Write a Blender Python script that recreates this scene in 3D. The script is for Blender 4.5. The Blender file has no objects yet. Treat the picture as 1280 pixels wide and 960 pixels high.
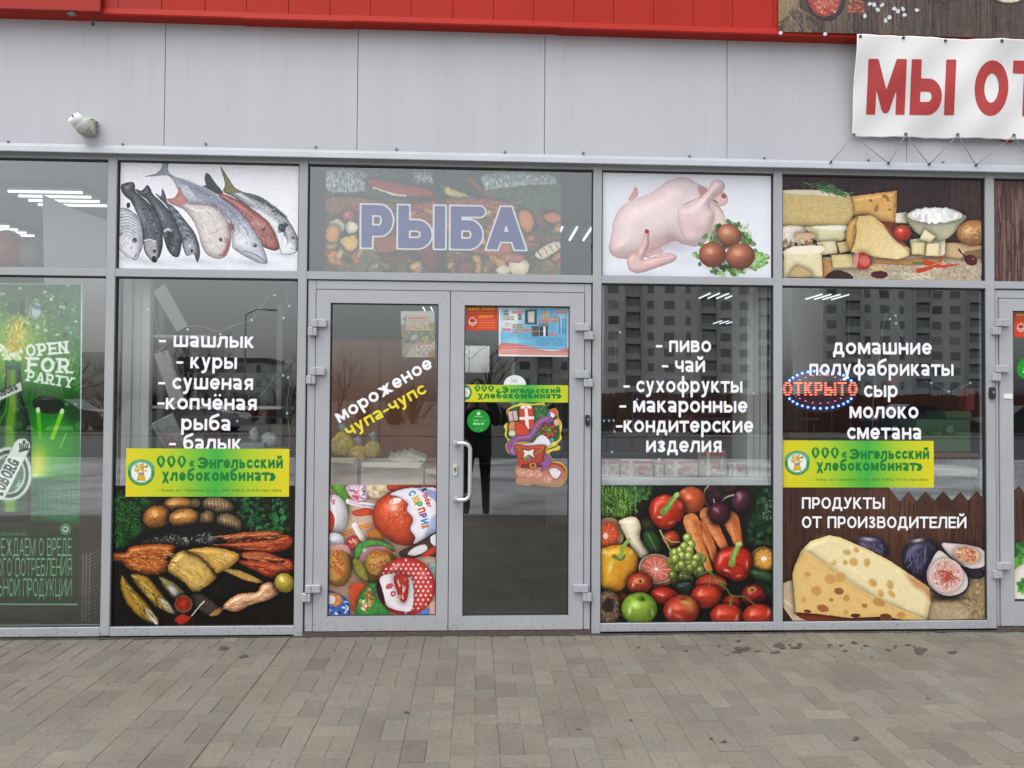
import bpy, math, random
import numpy as np
from mathutils import Vector, Matrix

S = bpy.context.scene
COL = S.collection
R = math.radians

# ------------------------------------------------------------------ camera, sky, sun, exposure
CAM_Y, CAM_Z, FOCAL = -4.7, 1.4187, 960.0
YAW, PITCH, ROLL = 4.81772875e-02, 2.04370287e-02, 6.42865908e-03
_cy, _sy, _cp, _sp = math.cos(YAW), math.sin(YAW), math.cos(PITCH), math.sin(PITCH)
FWD = np.array([_sy * _cp, _cy * _cp, _sp])
_r0 = np.array([_cy, -_sy, 0.0])
_u0 = np.cross(_r0, FWD)
RGT = math.cos(ROLL) * _r0 + math.sin(ROLL) * _u0
UPV = -math.sin(ROLL) * _r0 + math.cos(ROLL) * _u0
CPOS = np.array([0.0, CAM_Y, CAM_Z])

cam_d = bpy.data.cameras.new('camera')
cam_d.sensor_width = 36.0
cam_d.lens = 36.0 * FOCAL / 1280.0
cam_d.clip_start, cam_d.clip_end = 0.02, 2000.0
cam = bpy.data.objects.new('camera', cam_d)
COL.objects.link(cam)
cam.matrix_world = Matrix(((RGT[0], UPV[0], -FWD[0], CPOS[0]), (RGT[1], UPV[1], -FWD[1], CPOS[1]),
                           (RGT[2], UPV[2], -FWD[2], CPOS[2]), (0, 0, 0, 1)))
S.camera = cam

SUN_ELEV, SUN_AZ = R(66), R(235)          # high on the left behind the photographer, thick cloud
world = bpy.data.worlds.new('World')
S.world = world
world.use_nodes = True
wn = world.node_tree
wn.nodes.clear()
sky = wn.nodes.new('ShaderNodeTexSky')
sky.sky_type = 'NISHITA'
sky.sun_disc = False
sky.sun_elevation = SUN_ELEV
sky.sun_rotation = SUN_AZ
sky.air_density, sky.dust_density, sky.ozone_density = 1.0, 4.0, 1.0
hsv = wn.nodes.new('ShaderNodeHueSaturation')
hsv.inputs['Saturation'].default_value = 0.22
bg = wn.nodes.new('ShaderNodeBackground')
bg.inputs['Strength'].default_value = 0.15
wo = wn.nodes.new('ShaderNodeOutputWorld')
wn.links.new(sky.outputs[0], hsv.inputs['Color'])
wn.links.new(hsv.outputs[0], bg.inputs['Color'])
wn.links.new(bg.outputs[0], wo.inputs['Surface'])

sun_d = bpy.data.lights.new('sun', 'SUN')
sun_d.energy = 0.9
sun_d.angle = R(85)
sun_d.color = (1.0, 0.985, 0.965)
sun = bpy.data.objects.new('sun', sun_d)
COL.objects.link(sun)
_d = Vector((math.sin(SUN_AZ) * math.cos(SUN_ELEV), math.cos(SUN_AZ) * math.cos(SUN_ELEV), math.sin(SUN_ELEV)))
sun.rotation_euler = _d.to_track_quat('Z', 'Y').to_euler()
sun.location = _d * 60

S.view_settings.view_transform = 'Standard'
S.view_settings.look = 'None'
S.view_settings.gamma = 1.0
S.view_settings.use_curve_mapping = False
S.view_settings.exposure = 1.02
S.render.engine = 'CYCLES'
S.cycles.use_denoising = True
S.cycles.max_bounces = 8
S.cycles.transparent_max_bounces = 16
S.cycles.sample_clamp_indirect = 6.0
S.cycles.caustics_reflective = False
S.cycles.caustics_refractive = False

K_ALB = 0.86      # printed colours: sRGB as read off the print -> albedo


# ------------------------------------------------------------------ geometry of the view (measured once, see the facade plane y = 0)
def W(x, y, dep=0.0):
    """the point of the plane Y = dep that the photograph's pixel (x, y) shows"""
    d = FWD + RGT * ((x - 640.0) / FOCAL) - UPV * ((y - 480.0) / FOCAL)
    t = (dep - CAM_Y) / d[1]
    return CPOS + d * t


def G(x, y, z=0.0):
    d = FWD + RGT * ((x - 640.0) / FOCAL) - UPV * ((y - 480.0) / FOCAL)
    return CPOS + d * ((z - CAM_Z) / d[2])


def project(P):
    v = np.asarray(P) - CPOS
    z = v @ FWD
    return 640.0 + FOCAL * (v @ RGT) / z, 480.0 - FOCAL * (v @ UPV) / z


# ------------------------------------------------------------------ materials
def lin(c):
    c = np.asarray(c, dtype=float)
    return np.where(c <= 0.04045, c / 12.92, ((np.maximum(c, 0) + 0.055) / 1.055) ** 2.4)


def hexc(h):
    if isinstance(h, (tuple, list, np.ndarray)):
        return np.asarray(h, dtype=float)
    return np.array([int(h[i:i + 2], 16) / 255.0 for i in (0, 2, 4)])


MATS = {}


def mat(name, rgb, rough=0.5, metal=0.0, spec=0.5, noise=0.0, nscale=8.0, bump=0.0, bscale=40.0, emit=None, estr=0.0, streak=False, coat=0.0, splash=False):
    """a principled surface with procedural mottling and fine relief"""
    if name in MATS:
        return MATS[name]
    m = bpy.data.materials.new(name)
    m.use_nodes = True
    nt = m.node_tree
    b = nt.nodes['Principled BSDF']
    b.inputs['Base Color'].default_value = (*rgb, 1)
    b.inputs['Roughness'].default_value = rough
    b.inputs['Metallic'].default_value = metal
    b.inputs['Specular IOR Level'].default_value = spec
    b.inputs['Coat Weight'].default_value = coat
    if noise or bump:
        tc = nt.nodes.new('ShaderNodeTexCoord')
        mp = nt.nodes.new('ShaderNodeMapping')
        if streak:
            mp.inputs['Scale'].default_value = (1.0, 1.0, 0.12)
        nt.links.new(tc.outputs['Object'], mp.inputs['Vector'])
    if noise:
        n = nt.nodes.new('ShaderNodeTexNoise')
        n.inputs['Scale'].default_value = nscale
        n.inputs['Detail'].default_value = 6
        n.inputs['Roughness'].default_value = 0.62
        nt.links.new(mp.outputs[0], n.inputs['Vector'])
        rmp = nt.nodes.new('ShaderNodeMapRange')
        rmp.inputs['From Min'].default_value = 0.3
        rmp.inputs['From Max'].default_value = 0.7
        rmp.inputs['To Min'].default_value = 1.0 - noise
        rmp.inputs['To Max'].default_value = 1.0 + noise
        nt.links.new(n.outputs['Fac'], rmp.inputs['Value'])
        if streak:
            mp2 = nt.nodes.new('ShaderNodeMapping')
            mp2.inputs['Scale'].default_value = (1.0, 1.0, 0.05)
            nt.links.new(tc.outputs['Object'], mp2.inputs['Vector'])
            n3 = nt.nodes.new('ShaderNodeTexNoise')
            n3.inputs['Scale'].default_value = 26.0
            n3.inputs['Detail'].default_value = 4
            nt.links.new(mp2.outputs[0], n3.inputs['Vector'])
            r3 = nt.nodes.new('ShaderNodeMapRange')
            for k_, v_ in zip(('From Min', 'From Max', 'To Min', 'To Max'), (0.55, 0.8, 1.0, 0.93)):
                r3.inputs[k_].default_value = v_
            nt.links.new(n3.outputs['Fac'], r3.inputs['Value'])
            ml = nt.nodes.new('ShaderNodeMath'); ml.operation = 'MULTIPLY'
            nt.links.new(rmp.outputs[0], ml.inputs[0]); nt.links.new(r3.outputs[0], ml.inputs[1])
            rmp = ml
        mx = nt.nodes.new('ShaderNodeVectorMath')
        mx.operation = 'SCALE'
        mx.inputs[0].default_value = rgb
        nt.links.new(rmp.outputs[0], mx.inputs['Scale'])
        nt.links.new(mx.outputs[0], b.inputs['Base Color'])
    if splash:                                # mud specks dried on low down
        ge = nt.nodes.new('ShaderNodeNewGeometry')
        sx_ = nt.nodes.new('ShaderNodeSeparateXYZ')
        nt.links.new(ge.outputs['Position'], sx_.inputs[0])
        hm_ = nt.nodes.new('ShaderNodeMapRange')
        for k_, v_ in zip(('From Min', 'From Max', 'To Min', 'To Max'), (0.0, 0.30, 0.13, -0.12)):
            hm_.inputs[k_].default_value = v_
        nt.links.new(sx_.outputs['Z'], hm_.inputs['Value'])
        n4 = nt.nodes.new('ShaderNodeTexNoise')
        n4.inputs['Scale'].default_value = 55.0
        n4.inputs['Detail'].default_value = 5
        nt.links.new(ge.outputs['Position'], n4.inputs['Vector'])
        ad_ = nt.nodes.new('ShaderNodeMath'); ad_.operation = 'ADD'
        nt.links.new(n4.outputs['Fac'], ad_.inputs[0]); nt.links.new(hm_.outputs[0], ad_.inputs[1])
        th = nt.nodes.new('ShaderNodeMapRange')
        for k_, v_ in zip(('From Min', 'From Max', 'To Min', 'To Max'), (0.66, 0.80, 0.0, 0.5)):
            th.inputs[k_].default_value = v_
        nt.links.new(ad_.outputs[0], th.inputs['Value'])
        mr = nt.nodes.new('ShaderNodeMix'); mr.data_type = 'RGBA'
        mr.inputs[7].default_value = (0.13, 0.11, 0.09, 1)
        nt.links.new(th.outputs[0], mr.inputs[0])
        nt.links.new(b.inputs['Base Color'].links[0].from_socket, mr.inputs[6])
        nt.links.new(mr.outputs[2], b.inputs['Base Color'])
    if bump:
        n2 = nt.nodes.new('ShaderNodeTexNoise')
        n2.inputs['Scale'].default_value = bscale
        n2.inputs['Detail'].default_value = 4
        nt.links.new(tc.outputs['Object'], n2.inputs['Vector'])
        bp = nt.nodes.new('ShaderNodeBump')
        bp.inputs['Strength'].default_value = bump
        bp.inputs['Distance'].default_value = 0.01
        nt.links.new(n2.outputs['Fac'], bp.inputs['Height'])
        nt.links.new(bp.outputs[0], b.inputs['Normal'])
    if emit is not None:
        b.inputs['Emission Color'].default_value = (*emit, 1)
        b.inputs['Emission Strength'].default_value = estr
    MATS[name] = m
    return m


def attr_mat(name, rough=0.4, spec=0.4, noise=0.0, bump=0.0):
    """reads the printed picture (or per-piece colour) stored on the mesh"""
    if name in MATS:
        return MATS[name]
    m = bpy.data.materials.new(name)
    m.use_nodes = True
    nt = m.node_tree
    b = nt.nodes['Principled BSDF']
    a = nt.nodes.new('ShaderNodeAttribute')
    a.attribute_name = 'print'
    b.inputs['Roughness'].default_value = rough
    b.inputs['Specular IOR Level'].default_value = spec
    nt.links.new(a.outputs['Color'], b.inputs['Base Color'])
    if bump:
        tc = nt.nodes.new('ShaderNodeTexCoord')
        n2 = nt.nodes.new('ShaderNodeTexNoise')
        n2.inputs['Scale'].default_value = 5.0
        n2.inputs['Detail'].default_value = 3
        nt.links.new(tc.outputs['Object'], n2.inputs['Vector'])
        bp = nt.nodes.new('ShaderNodeBump')
        bp.inputs['Strength'].default_value = bump
        bp.inputs['Distance'].default_value = 0.02
        nt.links.new(n2.outputs['Fac'], bp.inputs['Height'])
        nt.links.new(bp.outputs[0], b.inputs['Normal'])
    MATS[name] = m
    return m


def glass_mat(name, tint=(0.84, 0.87, 0.86), ior=2.05, wav=0.0):
    """double glazing: lets the shop show through, mirrors the street by Fresnel"""
    if name in MATS:
        return MATS[name]
    m = bpy.data.materials.new(name)
    m.use_nodes = True
    nt = m.node_tree
    nt.nodes.clear()
    out = nt.nodes.new('ShaderNodeOutputMaterial')
    tr = nt.nodes.new('ShaderNodeBsdfTransparent')
    tr.inputs['Color'].default_value = (*tint, 1)
    gl = nt.nodes.new('ShaderNodeBsdfGlossy')
    gl.inputs['Roughness'].default_value = 0.0
    gl.inputs['Color'].default_value = (0.95, 0.98, 0.98, 1)
    fr = nt.nodes.new('ShaderNodeFresnel')
    fr.inputs['IOR'].default_value = ior
    geo = nt.nodes.new('ShaderNodeNewGeometry')
    sw = nt.nodes.new('ShaderNodeMapRange')           # same mirror strength from the inside
    sw.inputs['To Min'].default_value = ior
    sw.inputs['To Max'].default_value = 1.0 / ior
    nt.links.new(geo.outputs['Backfacing'], sw.inputs['Value'])
    nt.links.new(sw.outputs[0], fr.inputs['IOR'])
    mix = nt.nodes.new('ShaderNodeMixShader')
    nt.links.new(fr.outputs[0], mix.inputs['Fac'])
    nt.links.new(tr.outputs[0], mix.inputs[1])
    nt.links.new(gl.outputs[0], mix.inputs[2])
    nt.links.new(mix.outputs[0], out.inputs['Surface'])
    if wav:
        tc = nt.nodes.new('ShaderNodeTexCoord')
        n2 = nt.nodes.new('ShaderNodeTexNoise')
        n2.inputs['Scale'].default_value = 2.2
        n2.inputs['Detail'].default_value = 1
        nt.links.new(tc.outputs['Object'], n2.inputs['Vector'])
        bp = nt.nodes.new('ShaderNodeBump')
        bp.inputs['Strength'].default_value = wav
        bp.inputs['Distance'].default_value = 0.01
        nt.links.new(n2.outputs['Fac'], bp.inputs['Height'])
        nt.links.new(bp.outputs[0], gl.inputs['Normal'])
    MATS[name] = m
    return m


# ------------------------------------------------------------------ objects and meshes
def tag(o, label=None, cat=None, group=None, kind=None):
    if label:
        o['label'] = label
    if cat:
        o['category'] = cat
    if group:
        o['group'] = group
    if kind:
        o['kind'] = kind
    return o


ORG = {}          # where each object's own zero lies in the world


def empty(name, loc=(0, 0, 0), label=None, cat=None, group=None):
    o = bpy.data.objects.new(name, None)
    o.empty_display_size = 0.1
    o.location = loc
    COL.objects.link(o)
    ORG[o.name] = Vector(loc)
    return tag(o, label, cat, group)


class MB:
    """collects shapes in world space; build() links them as one mesh object"""

    def __init__(self):
        self.v, self.f, self.mi, self.sm, self.c = [], [], [], [], []
        self.m = 0
        self.col = None

    def add(self, verts, faces, smooth=False):
        o = len(self.v)
        self.v += [tuple(map(float, p)) for p in verts]
        for f in faces:
            self.f.append(tuple(i + o for i in f))
            self.mi.append(self.m)
            self.sm.append(smooth)
            self.c.append(self.col)
        return self

    def box(self, x0, x1, y0, y1, z0, z1, b=0.0):
        if x0 > x1: x0, x1 = x1, x0
        if y0 > y1: y0, y1 = y1, y0
        if z0 > z1: z0, z1 = z1, z0
        if b <= 0:
            p = [(x, y, z) for z in (z0, z1) for y in (y0, y1) for x in (x0, x1)]
            return self.add(p, [(0, 2, 3, 1), (4, 5, 7, 6), (0, 1, 5, 4), (2, 6, 7, 3), (0, 4, 6, 2), (1, 3, 7, 5)])
        b = min(b, 0.45 * (x1 - x0), 0.45 * (y1 - y0), 0.45 * (z1 - z0))
        # bevelled box: 24 vertices
        idx = {}
        vs, fs = [], []
        for sx in (0, 1):
            for sy in (0, 1):
                for sz in (0, 1):
                    X, Y, Z = (x0, x1)[sx], (y0, y1)[sy], (z0, z1)[sz]
                    dx, dy, dz = (b, -b)[sx], (b, -b)[sy], (b, -b)[sz]
                    for a, p in enumerate(((X, Y + dy, Z + dz), (X + dx, Y, Z + dz), (X + dx, Y + dy, Z))):
                        idx[(sx, sy, sz, a)] = len(vs)
                        vs.append(p)
        for s in (0, 1):
            q = [idx[(s, 0, 0, 0)], idx[(s, 1, 0, 0)], idx[(s, 1, 1, 0)], idx[(s, 0, 1, 0)]]
            fs.append(q if s else q[::-1])
            q = [idx[(0, s, 0, 1)], idx[(1, s, 0, 1)], idx[(1, s, 1, 1)], idx[(0, s, 1, 1)]]
            fs.append(q[::-1] if s else q)
            q = [idx[(0, 0, s, 2)], idx[(1, 0, s, 2)], idx[(1, 1, s, 2)], idx[(0, 1, s, 2)]]
            fs.append(q if s else q[::-1])
        for s in (0, 1):
            for t in (0, 1):
                fs.append([idx[(s, t, 0, 0)], idx[(s, t, 1, 0)], idx[(s, t, 1, 1)], idx[(s, t, 0, 1)]])
                fs.append([idx[(s, 0, t, 0)], idx[(s, 1, t, 0)], idx[(s, 1, t, 2)], idx[(s, 0, t, 2)]])
                fs.append([idx[(0, s, t, 1)], idx[(1, s, t, 1)], idx[(1, s, t, 2)], idx[(0, s, t, 2)]])
        for sx in (0, 1):
            for sy in (0, 1):
                for sz in (0, 1):
                    fs.append([idx[(sx, sy, sz, a)] for a in range(3)])
        return self.add(vs, fs)

    def prism(self, poly, y0, y1):
        """outline in (x, z) pulled from y0 to y1"""
        n = len(poly)
        vs = [(p[0], y0, p[1]) for p in poly] + [(p[0], y1, p[1]) for p in poly]
        fs = [tuple(range(n))[::-1], tuple(range(n, 2 * n))]
        fs += [(i, (i + 1) % n, n + (i + 1) % n, n + i) for i in range(n)]
        return self.add(vs, fs)

    def extrude_x(self, prof, x0, x1):
        """profile in (y, z) pulled along x"""
        n = len(prof)
        vs = [(x0, p[0], p[1]) for p in prof] + [(x1, p[0], p[1]) for p in prof]
        fs = [tuple(range(n)), tuple(range(n, 2 * n))[::-1]]
        fs += [(i, n + i, n + (i + 1) % n, (i + 1) % n) for i in range(n)]
        return self.add(vs, fs)

    def tube(self, pts, r, n=8, r1=None, cap=True):
        pts = [Vector(p) for p in pts]
        rr = [r if r1 is None else r + (r1 - r) * i / max(1, len(pts) - 1) for i in range(len(pts))]
        vs, fs = [], []
        prev = None
        for i, p in enumerate(pts):
            t = (pts[min(i + 1, len(pts) - 1)] - pts[max(i - 1, 0)])
            if t.length < 1e-9:
                t = Vector((0, 0, 1))
            t.normalize()
            if prev is None:
                a = t.orthogonal().normalized()
            else:
                a = prev - t * prev.dot(t)
                if a.length < 1e-6:
                    a = t.orthogonal()
                a.normalize()
            prev = a
            c = t.cross(a)
            for k in range(n):
                w = 2 * math.pi * k / n
                vs.append(p + (a * math.cos(w) + c * math.sin(w)) * rr[i])
        for i in range(len(pts) - 1):
            for k in range(n):
                fs.append((i * n + k, i * n + (k + 1) % n, (i + 1) * n + (k + 1) % n, (i + 1) * n + k))
        self.add(vs, fs, True)
        if cap:
            o = len(self.v) - len(vs)
            for ring in (list(range(n))[::-1], list(range((len(pts) - 1) * n, len(pts) * n))):
                self.f.append(tuple(o + k for k in ring))
                self.mi.append(self.m); self.sm.append(False); self.c.append(self.col)
        return self

    def ball(self, c, rx, ry=None, rz=None, n=12, m=8, rot=None, wob=0.0, rnd=None):
        ry = rx if ry is None else ry
        rz = rx if rz is None else rz
        vs, fs = [], []
        for j in range(m + 1):
            ph = math.pi * j / m
            for i in range(n):
                th = 2 * math.pi * i / n
                k = 1.0 + (rnd.uniform(-wob, wob) if wob and rnd else 0.0)
                v = Vector((rx * math.sin(ph) * math.cos(th) * k, ry * math.sin(ph) * math.sin(th) * k, rz * math.cos(ph) * k))
                if rot is not None:
                    v = rot @ v
                vs.append(v + Vector(c))
        for j in range(m):
            for i in range(n):
                fs.append((j * n + i, (j + 1) * n + i, (j + 1) * n + (i + 1) % n, j * n + (i + 1) % n))
        return self.add(vs, fs, True)

    def build(self, name, mats, parent=None):
        me = bpy.data.meshes.new(name)
        if parent is not None:
            org = ORG[parent.name]
        else:
            a = np.array(self.v)
            org = Vector(((a[:, 0].min() + a[:, 0].max()) / 2, (a[:, 1].min() + a[:, 1].max()) / 2, a[:, 2].min()))
        me.from_pydata([tuple(Vector(p) - org) for p in self.v], [], self.f)
        me.polygons.foreach_set('material_index', self.mi)
        me.polygons.foreach_set('use_smooth', self.sm)
        if not isinstance(mats, (list, tuple)):
            mats = [mats]
        for mm in mats:
            me.materials.append(mm)
        if any(c is not None for c in self.c):
            at = me.color_attributes.new('print', 'FLOAT_COLOR', 'CORNER')
            buf = []
            for f, c in zip(self.f, self.c):
                cc = (0.5, 0.5, 0.5) if c is None else c
                buf += [cc[0], cc[1], cc[2], 1.0] * len(f)
            at.data.foreach_set('color', buf)
        me.update()
        o = bpy.data.objects.new(name, me)
        COL.objects.link(o)
        return place(o, parent, org)


def place(o, parent, org):
    if parent is not None:
        o.parent = parent
    else:
        o.location = org
    ORG[o.name] = Vector(org)
    return o
# ------------------------------------------------------------------ lettering: strokes -> distance field -> clean sheet
def arc(cx, cy, rx, ry, a0, a1, n=18):
    t = np.radians(np.linspace(a0, a1, n))
    return np.stack([cx + rx * np.cos(t), cy + ry * np.sin(t)], 1)


def pl(*p):
    return np.array(p, dtype=float)


def cat(*a):
    return np.concatenate(a)


LOWER_AS_CAPS = 'пншлкхтмгжцчязэюьыийвдсеоё'


def glyph(ch, w, H):
    """advance, strokes, ymin, ymax for one letter; H is the height of the letter, w the pen"""
    h = w / 2
    T = H - h
    if ch in 'indrhups':                    # the few small Latin letters that occur
        if ch == 'i':
            return 0.3, [pl((0.15, -1), (0.15, 1)), pl((0.15, 1.3), (0.15, 1.3))], 0, 1.5
        if ch in 'nh':
            return 0.9, [pl((h, -1), (h, 3)), cat(pl((h, 0.6)), arc(0.45, 0.6, 0.45 - h, 0.4 - h, 180, 0, 14), pl((0.9 - h, -1)))], 0, 1 if ch == 'n' else 1.4
        if ch == 'u':
            return 0.9, [cat(pl((h, 3), (h, 0.4)), arc(0.45, 0.4, 0.45 - h, 0.4 - h, 180, 360, 14), pl((0.9 - h, 3)))], 0, 1
        if ch in 'dp':
            return 0.96, [arc(0.48, 0.5, 0.48 - h, 0.5 - h, 0, 360, 24), pl((0.96 - h, -1), (0.96 - h, 3)) if ch == 'd' else pl((h, -2), (h, 1))], 0 if ch == 'd' else -0.42, 1.4 if ch == 'd' else 1
        if ch == 'r':
            return 0.6, [pl((h, -1), (h, 3)), cat(pl((h, 0.55)), arc(0.52, 0.5, 0.5 - h, 0.5 - h, 160, 80, 8))], 0, 1
        return 0.76, [cat(arc(0.4, 0.74, 0.36 - h, 0.26 - h * .9, 30, 250, 12), arc(0.36, 0.26, 0.38 - h, 0.26 - h * .9, 70, -150, 12))], 0, 1
    k = 1.0 if H <= 1.01 else 1.14          # capitals are a little wider
    m = H / 2
    yl, yh = 0.0, H
    c = ch
    up = ch.upper()
    low = H <= 1.01
    if ch == ' ':
        return 0.42, [], 0, 0
    if ch == '-':
        return 0.55, [pl((0.04, 0.5), (0.51, 0.5))], 0.5 - 0.42 * w, 0.5 + 0.42 * w
    if ch in '.,':
        return 0.36, [pl((0.18, h * 0.7), (0.18, h * 0.7 - (0.2 if ch == ',' else 0)))], -0.3, 0.5
    if ch == ':':
        return 0.36, [pl((0.18, h), (0.18, h)), pl((0.18, 0.8), (0.18, 0.8))], 0, 1
    if ch in '()':
        a = arc(0.62, 0.55, 0.45, 0.85, 130, 230) if ch == '(' else arc(-0.2, 0.55, 0.45, 0.85, -50, 50)
        return 0.45, [a], -0.35, 1.4
    if ch in '«»':
        z = 0.3 if ch == '»' else 0.0
        s = 1 if ch == '«' else -1
        o = [pl((z + 0.32 if s > 0 else 0.08, 0.78), (z + 0.06 if s > 0 else 0.34, 0.45), (z + 0.32 if s > 0 else 0.08, 0.12)),
             pl((z + 0.62 if s > 0 else 0.38, 0.78), (z + 0.36 if s > 0 else 0.64, 0.45), (z + 0.62 if s > 0 else 0.38, 0.12))]
        return 0.78, o, 0, 1
    if up in 'ОO' or ch == '0':
        wd = (1.0 * k if low else 1.12) if ch != '0' else 0.92
        return wd, [arc(wd / 2, m, wd / 2 - h, m - h, 0, 360, 30)], 0, H
    if up in 'СC':
        return 0.84 * k, [arc(0.5 * k, m, 0.5 * k - h, m - h, 52, 308, 26)], 0, H
    if up in 'ЕЁE' and low:
        s = [arc(0.48, m, 0.48 - h, m - h, 0, 312, 26), pl((h, m * 0.98), (0.94 - h, m * 0.98))]
        if up == 'Ё':
            s += [pl((0.25, 1.28), (0.25, 1.28)), pl((0.68, 1.28), (0.68, 1.28))]
            yh = 1.5
        return 0.96, s, 0, yh
    if up in 'ЕЁE':
        return 0.86, [pl((h, -1), (h, 3)), pl((h, T), (0.82, T)), pl((h, m), (0.76, m)), pl((h, h), (0.82, h))], 0, H
    if up in 'АA' and low:
        return 0.88, [arc(0.38, 0.29, 0.38 - h, 0.29 - h, 0, 360, 22),
                      cat(pl((0.1, 0.86), (0.22, 1 - h * 0.9)), arc(0.45, 0.66, 0.37 - h, 0.34 - h, 100, 0, 12), pl((0.82 - h, -0.4)))], 0, 1
    if up in 'АA':
        return 1.12, [pl((h * 0.6, -0.1), (0.56, H - h * 0.2), (1.12 - h * 0.6, -0.1)), pl((0.26, H * 0.3), (0.86, H * 0.3))], 0, H
    if up == 'П':
        return 0.92 * k, [pl((h, -1), (h, T), (0.92 * k - h, T), (0.92 * k - h, -1))], 0, H
    if up in 'НH':
        return 0.94 * k, [pl((h, -1), (h, 3)), pl((0.94 * k - h, -1), (0.94 * k - h, 3)), pl((h, m), (0.94 * k - h, m))], 0, H
    if up in 'ИЙ':
        s = [pl((h, -1), (h, 3)), pl((0.98 * k - h, -1), (0.98 * k - h, 3)), pl((h, h * 0.9), (0.98 * k - h, H - h * 0.9))]
        if up == 'Й':
            s = [pl((h, -1), (h, T)), pl((0.98 * k - h, -1), (0.98 * k - h, T)), s[2]]
            s.append(arc(0.49 * k, H + 0.34, 0.21, 0.18, 200, 340, 10))
            return 0.98 * k, s, 0, H + 0.5
        return 0.98 * k, s, 0, H
    if up == 'N':
        return 1.06, [pl((h, -1), (h, 3)), pl((1.06 - h, -1), (1.06 - h, 3)), pl((h, T), (1.06 - h, h))], 0, H
    if up == 'Ш':
        return 1.36 * k, [pl((h, 3), (h, h), (1.36 * k - h, h), (1.36 * k - h, 3)), pl((0.68 * k, 3), (0.68 * k, h))], 0, H
    if up == 'Ц':
        return 1.02 * k, [pl((h, 3), (h, h), (0.92 * k - h, h), (0.92 * k - h, 3)), pl((0.9 * k - h, h), (1.02 * k - h, h), (1.02 * k - h, -0.26))], -0.26, H
    if up == 'Л':
        return 0.96 * k, [cat(pl((0.0, h), (0.13 * k, h * 1.1)), pl((0.22 * k, m * 0.8), (0.29 * k, T), (0.96 * k - h, T), (0.96 * k - h, -1)))], 0, H
    if up == 'Д':
        return 1.04 * k, [pl((0.16 * k, h), (0.26 * k, m), (0.3 * k, T), (0.88 * k - h, T), (0.88 * k - h, h)),
                          pl((h * 0.8, -0.5), (h * 0.8, h), (1.04 * k - h * 0.8, h), (1.04 * k - h * 0.8, -0.5))], -0.26, H
    if up in 'КK':
        return 0.9 * k, [pl((h, -1), (h, 3)), pl((h, m), (0.3 * k, m), (0.78 * k, H + 0.1)), pl((0.34 * k, m), (0.84 * k, -0.1))], 0, H
    if up in 'ХX':
        return 0.92 * k, [pl((0.1, H + 0.06), (0.82 * k, -0.06)), pl((0.82 * k, H + 0.06), (0.1, -0.06))], 0, H
    if up in 'УY' and low:
        return 0.9, [pl((0.1, 1.1), (0.46, 0.08)), cat(pl((0.8, 1.1), (0.4, -0.14)), arc(0.14, -0.12, 0.26, 0.3 - h, -15, -95, 8))], -0.42, 1
    if up == 'У':
        return 1.0, [pl((0.1, H + 0.1), (0.52, m * 0.75)), cat(pl((0.92, H + 0.1), (0.46, 0.32)), arc(0.2, 0.34, 0.28, 0.34 - h, -15, -110, 8))], 0, H
    if ch == 'Y':
        return 1.06, [pl((0.06, H + 0.1), (0.53, m), (1.0, H + 0.1)), pl((0.53, m), (0.53, -1))], 0, H
    if up in 'РP' and low:
        return 0.98, [pl((h, -2), (h, 2)), arc(0.5, 0.5, 0.48 - h, 0.5 - h, 0, 360, 26)], -0.42, 1
    if up in 'РP':
        b = H * 0.4
        return 0.94, [pl((h, -1), (h, 3)), cat(pl((h, T)), arc(0.54, b + (T - b) / 2, 0.4 - h, (T - b) / 2, 90, -90, 14), pl((h, b)))], 0, H
    if ch == 'R':
        b = H * 0.42
        return 1.02, [pl((h, -1), (h, 3)), cat(pl((h, T)), arc(0.54, b + (T - b) / 2, 0.4 - h, (T - b) / 2, 90, -90, 14), pl((h, b))), pl((0.5, b), (0.94, -0.1))], 0, H
    if ch == 'F':
        return 0.84, [pl((h, -1), (h, 3)), pl((h, T), (0.84, T)), pl((h, m), (0.72, m))], 0, H
    if up in 'ЬЫB':
        b = H * 0.58 if low else H * 0.56
        e = cat(pl((h, b - h * 0.2)), arc(0.5 * k, (b + h * 0.8) / 2, 0.38 * k - h, (b - h * 1.2) / 2, 90, -90, 14), pl((h, h)))
        s = [pl((h, -1), (h, 3)), e]
        if up == 'Ы':
            s.append(pl((1.24 * k - h, -1), (1.24 * k - h, 3)))
            return 1.24 * k, s, 0, H
        if ch == 'B':
            s.append(cat(pl((h, T)), arc(0.5, (T + b) / 2, 0.32 - h, (T - b) / 2, 90, -90, 12), pl((h, b))))
        return 0.88 * k, s, 0, H
    if up == 'Б' and low:
        return 0.98, [arc(0.5, 0.46, 0.48 - h, 0.46 - h, 0, 360, 24),
                      cat(pl((h, 0.46), (h * 1.05, 0.7)), arc(0.5, 0.78, 0.5 - h, 0.44, 175, 105, 8), pl((0.84, 1.36)))], 0, 1.5
    if up == 'Б':
        b = H * 0.58
        return 0.96, [pl((h, -1), (h, 3)), pl((h, T), (0.88, T)),
                      cat(pl((h, b - h * 0.2)), arc(0.54, (b + h * 0.8) / 2, 0.42 - h, (b - h * 1.2) / 2, 90, -90, 14), pl((h, h)))], 0, H
    if up == 'В':
        b = H * 0.53
        return 0.9 * k, [pl((h, -1), (h, 3)), cat(pl((h, T)), arc(0.5 * k, (T + b) / 2, 0.34 * k - h, (T - b) / 2, 90, -90, 12), pl((h, b))),
                         cat(pl((h, b)), arc(0.52 * k, (b + h) / 2, 0.38 * k - h, (b - h) / 2, 90, -90, 12), pl((h, h)))], 0, H
    if up in 'ТT':
        return 0.86 * k, [pl((0, T), (0.86 * k, T)), pl((0.43 * k, T), (0.43 * k, -1))], 0, H
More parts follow.
